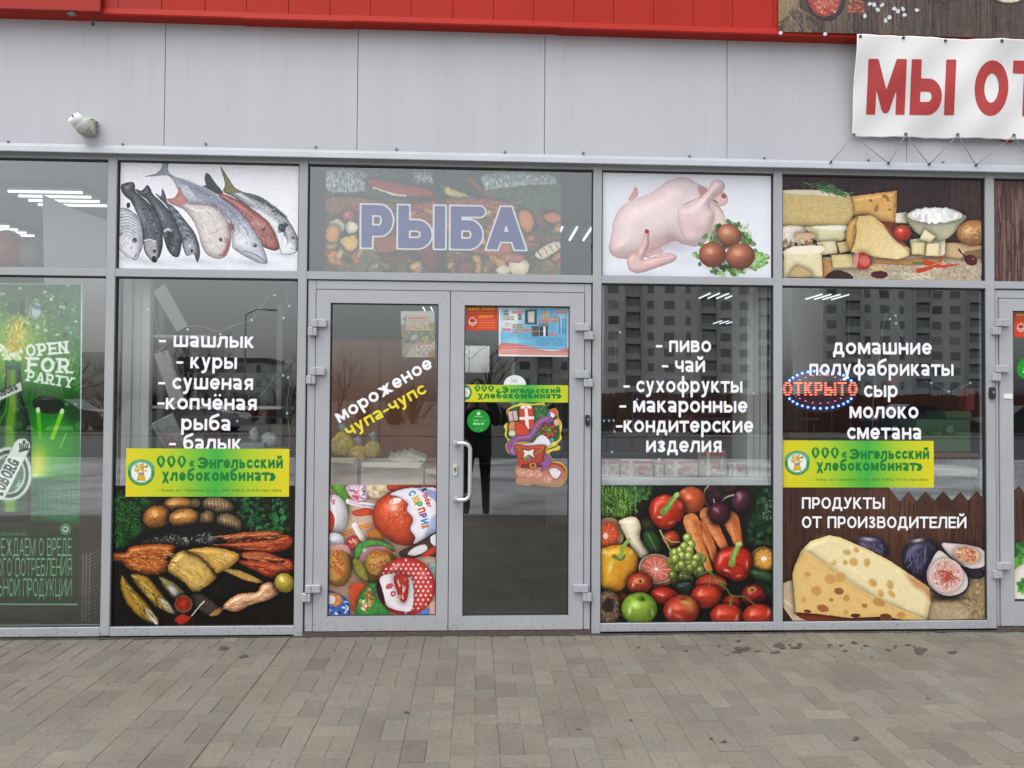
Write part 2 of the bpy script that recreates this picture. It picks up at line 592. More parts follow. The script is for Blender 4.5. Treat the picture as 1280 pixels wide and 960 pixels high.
    if up in 'МM':
        z = 1.18 * k
        return z, [pl((h, -1), (h, 3)), pl((z - h, -1), (z - h, 3)), pl((h, H + 0.05), (z / 2, h * 1.2), (z - h, H + 0.05))], 0, H
    if up == 'Г':
        return 0.72 * k, [pl((h, -1), (h, T), (0.72 * k, T))], 0, H
    if up == 'G':
        return 1.08, [cat(arc(0.54, m, 0.54 - h, m - h, 48, 340, 26)), pl((0.6, m * 0.92), (1.06 - h, m * 0.92), (1.06 - h, 0.2))], 0, H
    if up == 'U':
        return 1.0, [cat(pl((h, 3), (h, 0.5)), arc(0.5, 0.5, 0.5 - h, 0.5 - h, 180, 360, 14), pl((1 - h, 3)))], 0, H
    if up == 'Я':
        b = H * 0.42
        z = 0.88 * k
        return z, [pl((z - h, -1), (z - h, 3)), cat(pl((z - h, T)), arc(0.4 * k, (T + b) / 2, 0.36 * k - h, (T - b) / 2, 90, 270, 12), pl((z - h, b))),
                   pl((0.42 * k, b), (0.12, -0.08))], 0, H
    if up == 'Ч':
        z = 0.88 * k
        return z, [pl((z - h, -1), (z - h, 3)), cat(pl((h, 3), (h, m * 1.3)), arc(0.42 * k, m * 1.3, 0.42 * k - h, m * 0.5, 180, 280, 8), pl((z - h, m * 0.9)))], 0, H
    if up == 'З' or ch == '3':
        z = 0.82
        return z, [cat(arc(0.38, H * 0.75, 0.36 - h, H * 0.25 - h, 150, -60, 12), pl((0.3, H * 0.52))),
                   cat(pl((0.3, H * 0.52)), arc(0.38, H * 0.27, 0.4 - h, H * 0.27 - h, 75, -150, 14))], 0, H
    if up == 'Ж':
        z = 1.36 * k
        return z, [pl((z / 2, -1), (z / 2, 3)), pl((0.1, H + 0.08), (z / 2, m), (0.08, -0.08)), pl((z - 0.1, H + 0.08), (z / 2, m), (z - 0.08, -0.08))], 0, H
    if up == 'Ф':
        return 1.26, [pl((0.63, -2), (0.63, 3)), arc(0.63, m, 0.63 - h, m - h, 0, 360, 30)], -0.42 if low else -0.08, 1.42 if low else H + 0.08
    if up == 'Э':
        return 0.92 * k, [arc(0.4 * k, m, 0.5 * k - h, m - h, 130, -130, 26), pl((0.36 * k, m), (0.84 * k, m))], 0, H
    if up == 'Ю':
        return 1.36, [pl((h, -1), (h, 3)), pl((h, m), (0.5, m)), arc(0.88, m, 0.46 - h, m - h, 0, 360, 24)], 0, H
    # digits
    if ch == '1':
        return 0.6, [pl((0.06, H * 0.78), (0.36, T), (0.36, -1))], 0, H
    if ch == '2':
        return 0.84, [cat(arc(0.4, H * 0.7, 0.4 - h, H * 0.3 - h, 160, -30, 12), pl((h, h), (0.82, h)))], 0, H
    if ch == '4':
        return 0.86, [pl((0.6, -1), (0.6, T), (0.08, H * 0.3), (0.86, H * 0.3))], 0, H
    if ch == '5':
        return 0.84, [cat(pl((0.76, T), (0.18, T), (0.14, H * 0.55)), arc(0.4, H * 0.32, 0.42 - h, H * 0.32 - h, 110, -150, 14))], 0, H
    if ch == '6' or ch == '9':
        s = [arc(0.42, H * 0.3, 0.42 - h, H * 0.3 - h, 0, 360, 20), cat(pl((h, H * 0.3)), arc(0.55, H * 0.45, 0.55 - h, H * 0.55 - h, 180, 75, 10))]
        if ch == '9':
            s = [pl((0.84, H)) - q for q in s]
        return 0.84, s, 0, H
    if ch == '7':
        return 0.8, [pl((0.02, T), (0.72, T), (0.3, -0.1))], 0, H
    if ch == '8':
        return 0.84, [arc(0.42, H * 0.27, 0.42 - h, H * 0.27 - h, 0, 360, 20), arc(0.42, H * 0.75, 0.38 - h, H * 0.25 - h, 0, 360, 20)], 0, H
    if ch == '!':
        return 0.3, [pl((0.15, 3), (0.15, H * 0.36)), pl((0.15, h), (0.15, h))], 0, H
    return 0.8, [pl((h, -1), (h, 3))], 0, H


SMALL = 'indrhupseaабвгдеёжзийклмнопрстуфхцчшщъыьэюя'


def seg_dist(X, Y, pts):
    d = np.full(X.shape, 1e9)
    for (ax, ay), (bx, by) in zip(pts[:-1], pts[1:]):
        ex, ey = bx - ax, by - ay
        L = ex * ex + ey * ey
        t = 0 if L < 1e-12 else np.clip(((X - ax) * ex + (Y - ay) * ey) / L, 0, 1)
        q = (X - ax - t * ex) ** 2 + (Y - ay - t * ey) ** 2
        d = np.minimum(d, q)
    return np.sqrt(d)


def layout(text, w=0.27, cap=1.36, gap=0.17, serif=0.0):
    """list of (x offset, advance, strokes, ymin, ymax) and the total length"""
    out, x = [], 0.0
    for ch in text:
        H = 1.0 if ch in SMALL else cap
        adv, st, y0, y1 = glyph(ch, w, H)
        if serif and st:
            ww = max(serif, 0.0)
            for p in list(st):
                for e, nb in ((p[0], p[1]), (p[-1], p[-2])):
                    if abs(e[1]) > H or e[1] < 0:                # stems run past the letter: foot or head serif
                        yy = w * 0.3 if e[1] < nb[1] else H - w * 0.3
                        st.append(pl((e[0] - ww, yy), (e[0] + ww, yy)))
        out.append((x, adv, st, y0, y1))
        x += adv + gap
    return out, x - gap


def glyph_sdf(X, Y, st, w, y0, y1, grow=0.0):
    d = np.full(X.shape, 1e9)
    for s in st:
        d = np.minimum(d, seg_dist(X, Y, s if len(s) > 1 else cat(s, s)))
    d = d - w / 2 - grow
    return np.maximum(d, np.maximum(y0 - grow - Y, Y - y1 - grow))


def march(F, X, Y):
    """the area F < 0 of a grid as one sheet: vertices (n, 2) and faces"""
    ny, nx = F.shape
    V, idx, faces = [], {}, []

    def corner(i, j):
        k = ('c', i, j)
        if k not in idx:
            idx[k] = len(V)
            V.append((X[i, j], Y[i, j]))
        return idx[k]

    def edge(i, j, i2, j2):
        k = (i, j, i2, j2)
        if k not in idx:
            a, b = F[i, j], F[i2, j2]
            t = a / (a - b)
            idx[k] = len(V)
            V.append((X[i, j] + t * (X[i2, j2] - X[i, j]), Y[i, j] + t * (Y[i2, j2] - Y[i, j])))
        return idx[k]

    I = F < 0
    any4 = I[:-1, :-1] | I[:-1, 1:] | I[1:, :-1] | I[1:, 1:]
    for i, j in zip(*np.nonzero(any4)):
        cs = ((i, j), (i, j + 1), (i + 1, j + 1), (i + 1, j))
        ins = [I[c] for c in cs]
        poly = []
        for a in range(4):
            c, n = cs[a], cs[(a + 1) % 4]
            if ins[a]:
                poly.append(corner(*c))
            if ins[a] != ins[(a + 1) % 4]:
                p, q = (c, n) if c < n else (n, c)
                poly.append(edge(p[0], p[1], q[0], q[1]))
        if len(poly) >= 3:
            faces.append(poly)
    return V, faces


_GC = {}


def text_sheet(text, w=0.27, cap=1.36, gap=0.17, step=0.04, grow=0.0, serif=0.0):
    """vertices in letter units, faces, and the length of the line"""
    lay, tot = layout(text, w, cap, gap, serif)
    V, Fs = [], []
    for ch, (x, adv, st, y0, y1) in zip(text, lay):
        if not st:
            continue
        key = (ch, w, cap, step, grow, serif)
        if key not in _GC:
            p = 0.06 + grow + serif
            gx = np.arange(-p, adv + p + step, step)
            gy = np.arange(y0 - p, y1 + p + step, step)
            X, Y = np.meshgrid(gx, gy)
            _GC[key] = march(glyph_sdf(X, Y, st, w, y0, y1, grow), X, Y)
        v, f = _GC[key]
        o = len(V)
        V += [(a + x, b) for a, b in v]
        Fs += [[q + o for q in g] for g in f]
    return V, Fs, tot


def put_text(mb, text, pl0, pr0, xh, dep, w=0.27, cap=1.36, gap=0.17, step=0.04, grow=0.0, serif=0.0, lift=None, fit=True):
    """a line on the plane Y = dep: baseline from pixel pl0 to pixel pr0, letter height xh (pixels per unit)"""
    V, F, tot = text_sheet(text, w, cap, gap, step, grow, serif)
    A, B = W(*pl0, dep), W(*pr0, dep)
    du = (B - A) / tot
    n = np.array([-du[2], 0, du[0]])
    n /= np.linalg.norm(n)
    sc = xh * np.linalg.norm(B - A) / math.hypot(pr0[0] - pl0[0], pr0[1] - pl0[1])
    mb.add([A + du * a + n * (b * sc) for a, b in V], F)
    return mb
# ------------------------------------------------------------------ printed pictures: a small painter, then a sheet whose vertices carry the print
def _noise(h, w, cell, seed):
    rs = np.random.RandomState(seed)
    gy, gx = int(h / cell) + 3, int(w / cell) + 3
    g = rs.rand(gy, gx)
    y = np.arange(h) / cell
    x = np.arange(w) / cell
    yi, xi = y.astype(int), x.astype(int)
    fy, fx = (y - yi)[:, None], (x - xi)[None, :]
    fy, fx = fy * fy * (3 - 2 * fy), fx * fx * (3 - 2 * fx)
    a = g[np.ix_(yi, xi)]; b = g[np.ix_(yi, xi + 1)]; c = g[np.ix_(yi + 1, xi)]; d = g[np.ix_(yi + 1, xi + 1)]
    return (a * (1 - fx) + b * fx) * (1 - fy) + (c * (1 - fx) + d * fx) * fy


def smooth_loop(p, n=5):
    p = np.asarray(p, float)
    a, b, c = np.roll(p, 1, 0), p, np.roll(p, -1, 0)
    d = np.roll(p, -2, 0)
    out = []
    for t in np.linspace(0, 1, n, endpoint=False):
        out.append(0.5 * ((2 * b) + (c - a) * t + (2 * a - 5 * b + 4 * c - d) * t * t + (3 * b - a - 3 * c + d) * t ** 3))
    return np.stack(out, 1).reshape(-1, 2)


def smooth_line(p, n=6):
    p = np.asarray(p, float)
    if len(p) < 3:
        return p
    q = np.concatenate([[2 * p[0] - p[1]], p, [2 * p[-1] - p[-2]]])
    out = []
    for i in range(1, len(q) - 2):
        a, b, c, d = q[i - 1], q[i], q[i + 1], q[i + 2]
        for t in np.linspace(0, 1, n, endpoint=False):
            out.append(0.5 * ((2 * b) + (c - a) * t + (2 * a - 5 * b + 4 * c - d) * t * t + (3 * b - a - 3 * c + d) * t ** 3))
    out.append(p[-1])
    return np.array(out)


class Art:
    """canvas in its own units: off = photograph pixel of the corner, sc = units per photograph pixel"""

    def __init__(self, off, sc, box, bgc, res=2.0):
        self.off, self.sc = off, sc
        self.x0, self.y0, x1, y1 = box
        self.st = sc / res
        self.w = int((x1 - self.x0) / self.st) + 2
        self.h = int((y1 - self.y0) / self.st) + 2
        self.C = np.zeros((self.h, self.w, 3)) + hexc(bgc)
        self.gx = self.x0 + np.arange(self.w) * self.st
        self.gy = self.y0 + np.arange(self.h) * self.st
        self.rs = random.Random(int(abs(box[2] * 7 + box[3])))
        self.seed = int(abs(box[2] + box[3] * 3)) % 10000
        self.ao = 0.0
        self.aow = 1.0

    def win(self, x0, y0, x1, y1):
        a = max(0, int((x0 - self.x0) / self.st) - 1); b = min(self.w, int((x1 - self.x0) / self.st) + 3)
        c = max(0, int((y0 - self.y0) / self.st) - 1); d = min(self.h, int((y1 - self.y0) / self.st) + 3)
        if b <= a or d <= c:
            return None
        X, Y = np.meshgrid(self.gx[a:b], self.gy[c:d])
        return (slice(c, d), slice(a, b)), X, Y

    def mix(self, sl, m, col):
        self.C[sl] = self.C[sl] * (1 - m[..., None]) + col * m[..., None]

    def sd_poly(self, X, Y, p):
        d = np.full(X.shape, 1e18)
        ins = np.zeros(X.shape, bool)
        q = np.roll(p, -1, 0)
        for (ax, ay), (bx, by) in zip(p, q):
            ex, ey = bx - ax, by - ay
            L = ex * ex + ey * ey
            if L < 1e-12:
                continue
            t = np.clip(((X - ax) * ex + (Y - ay) * ey) / L, 0, 1)
            d = np.minimum(d, (X - ax - t * ex) ** 2 + (Y - ay - t * ey) ** 2)
            if ay != by:
                ins ^= ((ay > Y) != (by > Y)) & (X < (bx - ax) * (Y - ay) / (by - ay) + ax)
        d = np.sqrt(d)
        return np.where(ins, -d, d)

    def poly(self, pts, col, edge=None, ew=12.0, sm=True, soft=1.0, grad=None, nz=0.0, nc=4.0, a=1.0, stretch=None, lit=0.0, shine=1.0):
        p = smooth_loop(pts) if sm else np.asarray(pts, float)
        e = soft * self.st + 1
        ao = self.ao if edge is not None and a > .95 and min(np.ptp(p[:, 0]), np.ptp(p[:, 1])) > 4.4 * self.aow else 0
        if ao:
            e += self.aow * 2.4
        wn = self.win(p[:, 0].min() - e, p[:, 1].min() - e, p[:, 0].max() + e, p[:, 1].max() + e)
        if wn is None:
            return self
        sl, X, Y = wn
        d = self.sd_poly(X, Y, p)
        if ao:                                   # the printed photograph's own contact shadow round a pictured thing
            self.C[sl] *= (1 - ao * np.exp(-(np.maximum(d, 0) / self.aow) ** 1.3))[..., None]
        m = np.clip(0.5 - d / (soft * self.st), 0, 1) * a
        base = np.zeros(X.shape + (3,)) + hexc(col)
        if grad:
            c2, gx0, gy0, gx1, gy1 = grad
            ux, uy = gx1 - gx0, gy1 - gy0
            t = np.clip(((X - gx0) * ux + (Y - gy0) * uy) / (ux * ux + uy * uy), 0, 1)[..., None]
            base = base * (1 - t) + hexc(c2) * t
        if edge is not None:
            t = np.clip(-d / ew, 0, 1)
            t = np.sqrt(1 - (1 - t) ** 2)
            base = hexc(edge) * (1 - t[..., None]) + base * t[..., None]
            if lit:                              # the shine the pictured thing has in the printed photograph
                gy_, gx_ = np.gradient(d)
                for _ in range(3):
                    for ax in (0, 1):
                        gx_ = (np.roll(gx_, 1, ax) + 2 * gx_ + np.roll(gx_, -1, ax)) / 4
                        gy_ = (np.roll(gy_, 1, ax) + 2 * gy_ + np.roll(gy_, -1, ax)) / 4
                s_ = 1 - np.clip(-d / (ew * 1.35), 0, 1)
                nl = np.maximum(np.sqrt(gx_ ** 2 + gy_ ** 2), self.st * .5)
                nx, ny = gx_ / nl * s_, gy_ / nl * s_
                nz_ = np.sqrt(np.clip(1 - nx * nx - ny * ny, 0.02, 1))
                lam = np.clip(-.42 * nx - .62 * ny + .66 * nz_, 0, 1)
                sp = np.clip(-.25 * nx - .36 * ny + .90 * nz_, 0, 1) ** 30 * np.clip(s_ * 3, 0, 1)
                base = base * (1 - .5 * lit + .72 * lit * lam)[..., None] + (lit * .42 * shine * sp)[..., None]
        if nz:
            self.seed += 1
            n = _noise(X.shape[0], X.shape[1], nc, self.seed) * 0.6 + _noise(X.shape[0], X.shape[1], max(1.3, nc / 2.5), self.seed + 500) * 0.4
            base = base * (1 + .62 * nz * (n[..., None] - 0.5) * 2)
        self.mix(sl, m, np.clip(base, 0, 1))
        return self

    def ell(self, cx, cy, rx, ry, rot=0, col='ffffff', edge=None, n=28, **kw):
        t = np.linspace(0, 2 * math.pi, n, endpoint=False)
        c, s = math.cos(R(rot)), math.sin(R(rot))
        x, y = rx * np.cos(t), ry * np.sin(t)
        p = np.stack([cx + x * c - y * s, cy + x * s + y * c], 1)
        if 'ew' not in kw:
            kw['ew'] = min(rx, ry) * 0.95
        return self.poly(p, col, edge=edge, sm=False, **kw)

    def glow(self, cx, cy, rx, ry, rot=0, col='ffffff', a=0.8, p=1.0):
        rr = max(rx, ry) * 2.2
        wn = self.win(cx - rr, cy - rr, cx + rr, cy + rr)
        if wn is None:
            return self
        sl, X, Y = wn
        c, s = math.cos(R(rot)), math.sin(R(rot))
        u = ((X - cx) * c + (Y - cy) * s) / rx
        v = (-(X - cx) * s + (Y - cy) * c) / ry
        self.mix(sl, a * np.exp(-((u * u + v * v) ** p) * 1.4), hexc(col))
        return self

    def line(self, pts, w, col, w1=None, sm=True, a=1.0, soft=1.0):
        p = smooth_line(pts) if sm else np.asarray(pts, float)
        e = max(w, w1 or w) + self.st * 2
        wn = self.win(p[:, 0].min() - e, p[:, 1].min() - e, p[:, 0].max() + e, p[:, 1].max() + e)
        if wn is None:
            return self
        sl, X, Y = wn
        if w1 is None:
            d = seg_dist(X, Y, p) - w / 2
        else:
            d = np.full(X.shape, 1e9)
            N = len(p) - 1
            for i in range(N):
                ww = w + (w1 - w) * (i + 0.5) / N
                d = np.minimum(d, seg_dist(X, Y, p[i:i + 2]) - ww / 2)
        self.mix(sl, np.clip(0.5 - d / (soft * self.st), 0, 1) * a, hexc(col))
        return self

    def scatter(self, n, where, fn):
        """calls fn(x, y, rnd) for n random points inside the outline 'where'"""
        p = np.asarray(where, float)
        x0, y0, x1, y1 = p[:, 0].min(), p[:, 1].min(), p[:, 0].max(), p[:, 1].max()
        k = 0
        tries = 0
        while k < n and tries < n * 20:
            tries += 1
            x, y = self.rs.uniform(x0, x1), self.rs.uniform(y0, y1)
            if self.sd_poly(np.array([[x]]), np.array([[y]]), p)[0, 0] < 0:
                fn(x, y, self.rs)
                k += 1
        return self

    def leaves(self, n, where, size, cols, asp=0.45, ang=None):
        def f(x, y, r):
            s = size * r.uniform(0.6, 1.3)
            t = r.uniform(0, 180) if ang is None else r.gauss(ang[0], ang[1])
            self.ell(x, y, s, s * asp * r.uniform(0.7, 1.3), t, r.choice(cols), n=8, a=r.uniform(0.6, 1.0))
        return self.scatter(n, where, f)

    def fur(self, n, where, L, w, cols, ang):
        def f(x, y, r):
            t = R(r.gauss(*ang))
            l = L * r.uniform(0.5, 1.2)
            self.line([(x, y), (x + l * math.cos(t), y + l * math.sin(t))], w, r.choice(cols), sm=False, a=r.uniform(0.5, 1))
        return self.scatter(n, where, f)

    def text(self, s, x, y, ux, col, up=None, w=0.27, cap=1.36, gap=0.17, rot=0, a=1.0, serif=0.0):
        """letters of unit height ux with the baseline starting at (x, y); up squeezes or stretches the height"""
        up = ux if up is None else up
        lay, tot = layout(s, w, cap, gap, serif)
        c, sn = math.cos(R(rot)), math.sin(R(rot))
        rad = tot * ux + 2 * up
        for (gx, adv, st, y0, y1) in lay:
            if not st:
                continue
            bx, by = x + gx * ux * c, y + gx * ux * sn
            rr = max((adv + .5) * ux, 2.2 * up)
            wn = self.win(bx - rr, by - rr, bx + rr, by + rr)
            if wn is None:
                continue
            sl, X, Y = wn
            u = ((X - x) * c + (Y - y) * sn) / ux - gx
            v = -(-(X - x) * sn + (Y - y) * c) / up
            d = glyph_sdf(u, v, st, w, y0, y1)
            self.mix(sl, np.clip(0.5 - d * min(ux, up) / self.st, 0, 1) * a, hexc(col))
        return self

    def grain(self, amt=0.03, cell=3.0):
        n = _noise(self.h, self.w, cell * 2.2, self.seed + 77)[..., None] * 0.6 + _noise(self.h, self.w, 1.4, self.seed + 78)[..., None] * 0.4
        self.C = np.clip(self.C * (1 + .6 * amt * (n - 0.5) * 2), 0, 1)
        return self

    def photo(self, warp=1.0, cell=7.0, mott=0.10, sharp=0.5):
        """breaks the drawn look: small uneven outlines, mottling at several sizes, a crisp print"""
        h, w = self.h, self.w
        sd = self.seed + 900
        dy = (_noise(h, w, cell, sd) - .5) * 2 * warp + (_noise(h, w, cell / 2.6, sd + 1) - .5) * warp
        dx = (_noise(h, w, cell, sd + 2) - .5) * 2 * warp + (_noise(h, w, cell / 2.6, sd + 3) - .5) * warp
        y = np.clip(np.arange(h)[:, None] + dy, 0, h - 1.001)
        x = np.clip(np.arange(w)[None, :] + dx, 0, w - 1.001)
        i, j = y.astype(int), x.astype(int)
        fy, fx = (y - i)[..., None], (x - j)[..., None]
        C = self.C
        C = (C[i, j] * (1 - fx) + C[i, j + 1] * fx) * (1 - fy) + (C[i + 1, j] * (1 - fx) + C[i + 1, j + 1] * fx) * fy
        n = _noise(h, w, 13, sd + 4) * .35 + _noise(h, w, 5.5, sd + 5) * .35 + _noise(h, w, 2.4, sd + 6) * .3 - .5
        lum = C.mean(2, keepdims=True)
        C = C * (1 + 2.6 * mott * n[..., None] * np.clip(1.0 - lum, 0, 1))
        b = C.copy()
        for ax in (0, 1):
            b = (np.roll(b, 1, ax) + b * 2 + np.roll(b, -1, ax)) / 4
        self.C = np.clip(C + sharp * (C - b) * 1.6, 0, 1)
        return self

    def tone(self, con=1.0, sat=1.0, gam=1.0):
        g = self.C.mean(2, keepdims=True)
        c = np.clip(g + (self.C - g) * sat, 0, 1) ** gam
        self.C = np.clip(0.5 + (c - 0.5) * con, 0, 1)
        return self

    def sample(self, px, py):
        """colour (linear albedo) seen at photograph pixels"""
        u = ((px - self.off[0]) * self.sc - self.x0) / self.st
        v = ((py - self.off[1]) * self.sc - self.y0) / self.st
        u = np.clip(u, 0, self.w - 1.001); v = np.clip(v, 0, self.h - 1.001)
        i, j = v.astype(int), u.astype(int)
        fy, fx = (v - i)[:, None], (u - j)[:, None]
        C = self.C
        c = (C[i, j] * (1 - fx) + C[i, j + 1] * fx) * (1 - fy) + (C[i + 1, j] * (1 - fx) + C[i + 1, j + 1] * fx) * fy
        return lin(c) * K_ALB


def sheet(name, art, quad, dep, material, parent=None, res=2.0, gain=1.0, sag=None, back=0.0):
    """a flat print: quad = (x0, x1, z0, z1) on the plane Y = dep, its picture taken from art"""
    x0, x1, z0, z1 = quad
    ppm = FOCAL / (dep - CAM_Y)
    nx = max(2, int((x1 - x0) * ppm * res)); nz = max(2, int((z1 - z0) * ppm * res))
    xs, zs = np.linspace(x0, x1, nx), np.linspace(z0, z1, nz)
    X, Z = np.meshgrid(xs, zs)
    P = np.stack([X.ravel(), np.full(X.size, dep), Z.ravel()], 1)
    px, py = project(P)
    colr = art.sample(px, py) * gain
    if sag is not None:
        P[:, 1] += sag(P[:, 0], P[:, 2])
    i = np.arange((nz - 1) * (nx - 1))
    a = (i // (nx - 1)) * nx + i % (nx - 1)
    F = np.stack([a, a + 1, a + nx + 1, a + nx], 1)
    return raw_mesh(name, P, F, colr, material, parent)


def raw_mesh(name, P, F, colr, material, parent=None):
    org = ORG[parent.name] if parent is not None else Vector(((P[:, 0].min() + P[:, 0].max()) / 2, P[:, 1].mean(), P[:, 2].min()))
    me = bpy.data.meshes.new(name)
    n, k = len(P), len(F)
    me.vertices.add(n)
    me.vertices.foreach_set('co', (P - np.array(org)).astype(np.float32).ravel())
    me.loops.add(k * 4)
    me.loops.foreach_set('vertex_index', F.astype(np.int32).ravel())
    me.polygons.add(k)
    me.polygons.foreach_set('loop_start', (np.arange(k) * 4).astype(np.int32))
    at = me.color_attributes.new('print', 'FLOAT_COLOR', 'POINT')
    at.data.foreach_set('color', np.concatenate([colr, np.ones((n, 1))], 1).astype(np.float32).ravel())
    me.materials.append(material)
    me.update(calc_edges=True)
    me.validate()
    o = bpy.data.objects.new(name, me)
    COL.objects.link(o)
    return place(o, parent, org)


def cut_sheet(name, art, outline, dep, material, parent=None, res=2.0):
    """a print cut to an outline given in the art's own units"""
    p = np.asarray(outline, float)
    st = art.sc / res
    X, Y = np.meshgrid(np.arange(p[:, 0].min() - 2 * st, p[:, 0].max() + 3 * st, st), np.arange(p[:, 1].min() - 2 * st, p[:, 1].max() + 3 * st, st))
    V, F = march(art.sd_poly(X, Y, p), X, Y)
    V = np.array(V)
    px, py = art.off[0] + V[:, 0] / art.sc, art.off[1] + V[:, 1] / art.sc
    colr = art.sample(px, py)
    mb = MB()
    mb.add([W(a, b, dep) for a, b in zip(px, py)], F)
    o = mb.build(name, material, parent)
    at = o.data.color_attributes.new('print', 'FLOAT_COLOR', 'POINT')
    at.data.foreach_set('color', np.concatenate([colr, np.ones((len(V), 1))], 1).astype(np.float32).ravel())
    return o
# ------------------------------------------------------------------ colours of the place
ALU = mat('powder coated aluminium', (0.335, 0.347, 0.362), rough=0.42, spec=0.4, noise=0.05, nscale=3.0, bump=0.03, bscale=220, splash=True)
ALU2 = mat('grey door paint', (0.355, 0.365, 0.385), rough=0.4, spec=0.4, noise=0.05, nscale=4.0, bump=0.03, bscale=220, splash=True)
CLAD = mat('grey white cladding', (0.440, 0.450, 0.472), rough=0.5, spec=0.3, noise=0.07, nscale=2.2, bump=0.10, bscale=2.2, streak=True)
FLASH = mat('light grey flashing', (0.375, 0.392, 0.43), rough=0.45, noise=0.06, nscale=5, bump=0.02, bscale=14)
RED = mat('red painted steel', (0.37, 0.024, 0.015), rough=0.5, spec=0.12, noise=0.06, nscale=1.2, bump=0.04, bscale=2.5)
RED2 = mat('deep red painted steel', (0.33, 0.018, 0.010), rough=0.4, spec=0.2, noise=0.06, nscale=1.5, bump=0.04, bscale=2.5)
RUBBER = mat('black rubber gasket', (0.018, 0.019, 0.021), rough=0.6)
DARK = mat('dark gap', (0.012, 0.012, 0.012), rough=0.9)
SCREW = mat('zinc screw', (0.22, 0.22, 0.24), rough=0.4, metal=0.6)
GLASS = glass_mat('shop window glass', ior=2.42, wav=0.018)
GLASS2 = glass_mat('shop window glass, coated', tint=(0.80, 0.83, 0.82), ior=2.75, wav=0.03)  # mirroring raised on these panes to brighten the reflected blocks, no real coating
DGLASS = glass_mat('door glass', tint=(0.80, 0.83, 0.82), ior=2.3, wav=0.012)
PLWALL = mat('painted inside wall', (0.26, 0.26, 0.255), rough=0.8, noise=0.04, nscale=2)
CEIL = mat('white ceiling tiles', (0.40, 0.41, 0.42), rough=0.9, noise=0.03, nscale=4)
TILE = mat('grey floor tiles', (0.07, 0.066, 0.062), rough=0.4, noise=0.1, nscale=5)
WHITEP = mat('white plastic', (0.72, 0.73, 0.74), rough=0.4)
BLACKP = mat('black plastic', (0.02, 0.02, 0.022), rough=0.4)
STEEL = mat('brushed handle steel', (0.55, 0.56, 0.57), rough=0.38, metal=0.65)

MULL = [(-6.60, -6.546), (-5.50, -5.446), (-4.42, -4.366), (-3.318, -3.264), (-2.2134, -2.1594), (-1.0769, -1.0243), (0.7238, 0.7773), (1.8609, 1.9159), (3.2295, 3.2858), (5.02, 5.075), (6.12, 6.175), (7.22, 7.275)]
Z_SILL, Z_BAR0, Z_BAR1, Z_TOP, Z_FL = 0.0514, 2.143, 2.1903, 2.848, 2.870
GY = 0.026                       # outer face of the glass
FX0, FX1 = -6.6, 7.275          # ends of the shop front
GROUND_Z = -0.012

shop = empty('shop_building', (0, 0.3, 0), 'single storey shop with grey panel wall, red fascia and glazed aluminium front', 'shop')

# wall panels above the glazing
ZF = float(W(640, 42.5, -0.02)[2])
seams = [-7.1] + [float(W(x, 110, -0.02)[0]) for x in (206, 447, 681, 909, 1133)] + [4.1, 5.25, 6.4, 7.5]
seams = [seams[0], seams[1] - 3.5, seams[1] - 2.34, seams[1] - 1.17] + seams[1:]
for a, b in zip(seams[:-1], seams[1:]):
    MB().box(a + 0.0016, b - 0.0016, -0.02, 0.08, 2.89, ZF + 0.4, 0.002).build('wall_panel', CLAD, shop)
MB().box(seams[0], seams[-1], 0.0, 0.07, 2.895, ZF + 0.39).build('wall_backing', mat('grey joint strip', (0.10, 0.10, 0.105), .8), shop)

# drip flashing over the glazing, screws
fl = MB()
cuts = [-7.1, float(W(212, 190, -0.045)[0]), float(W(597, 200, -0.045)[0]), float(W(977, 205, -0.045)[0]), 7.5]
for i, (a, b) in enumerate(zip(cuts[:-1], cuts[1:])):
    e = 0.0012 * (i % 2)
    zz = 0.0015 * (i % 2)
    fl.extrude_x([(-0.0225 - e, 2.928 - zz), (-0.040 - e, 2.905), (-0.047 - e, Z_FL + 0.004), (-0.045 - e, Z_FL), (-0.03, Z_FL + 0.003), (-0.0205, 2.90)], a - (0.01 if i else 0), b)
flash = fl.build('drip_flashing', FLASH, shop)
for px, py in ((10, 177), (153, 180), (257, 179.5), (394.5, 183.3), (495.5, 186), (631, 189.5), (729, 191.2), (862, 195), (955.5, 197.6), (1085.6, 200), (1179, 203)):
    p = W(px, py, -0.024)
    b = MB()
    b.tube([(p[0], -0.018, p[2]), (p[0], -0.026, p[2])], 0.0075, 10)
    b.tube([(p[0], -0.026, p[2]), (p[0], -0.032, p[2])], 0.0045, 6)
    b.build('screw', SCREW, flash)

# red fascia
fy = -0.105
fx = [float(W(x, 20, fy)[0]) for x in (202, 256, 308, 360.5, 412.5, 463, 514, 566, 617, 667, 717.5, 767, 817, 866.5, 916)]
d = fx[1] - fx[0]
fx = [fx[0] - d * k for k in range(14, 0, -1)] + fx + [fx[-1] + d * k for k in range(1, 16)]
zf0 = ZF + 0.036
for i, (a, b) in enumerate(zip(fx[:-1], fx[1:])):
    k = (0.0, 0.002, 0.001)[i % 3]
    MB().box(a + 0.0012, b - 0.0012, fy - k, fy + 0.03, zf0, ZF + 1.15, 0.0015).build('fascia_panel', RED2 if b < float(W(205, 20, fy)[0]) else RED, shop)
MB().box(fx[0], fx[-1], fy + 0.012, -0.019, ZF + 0.02, ZF + 1.14).build('fascia_backing', RED2, shop)
laps = [fx[0]] + [float(W(x, 30, fy)[0]) for x in (302, 438, 700)] + [fx[-1]]
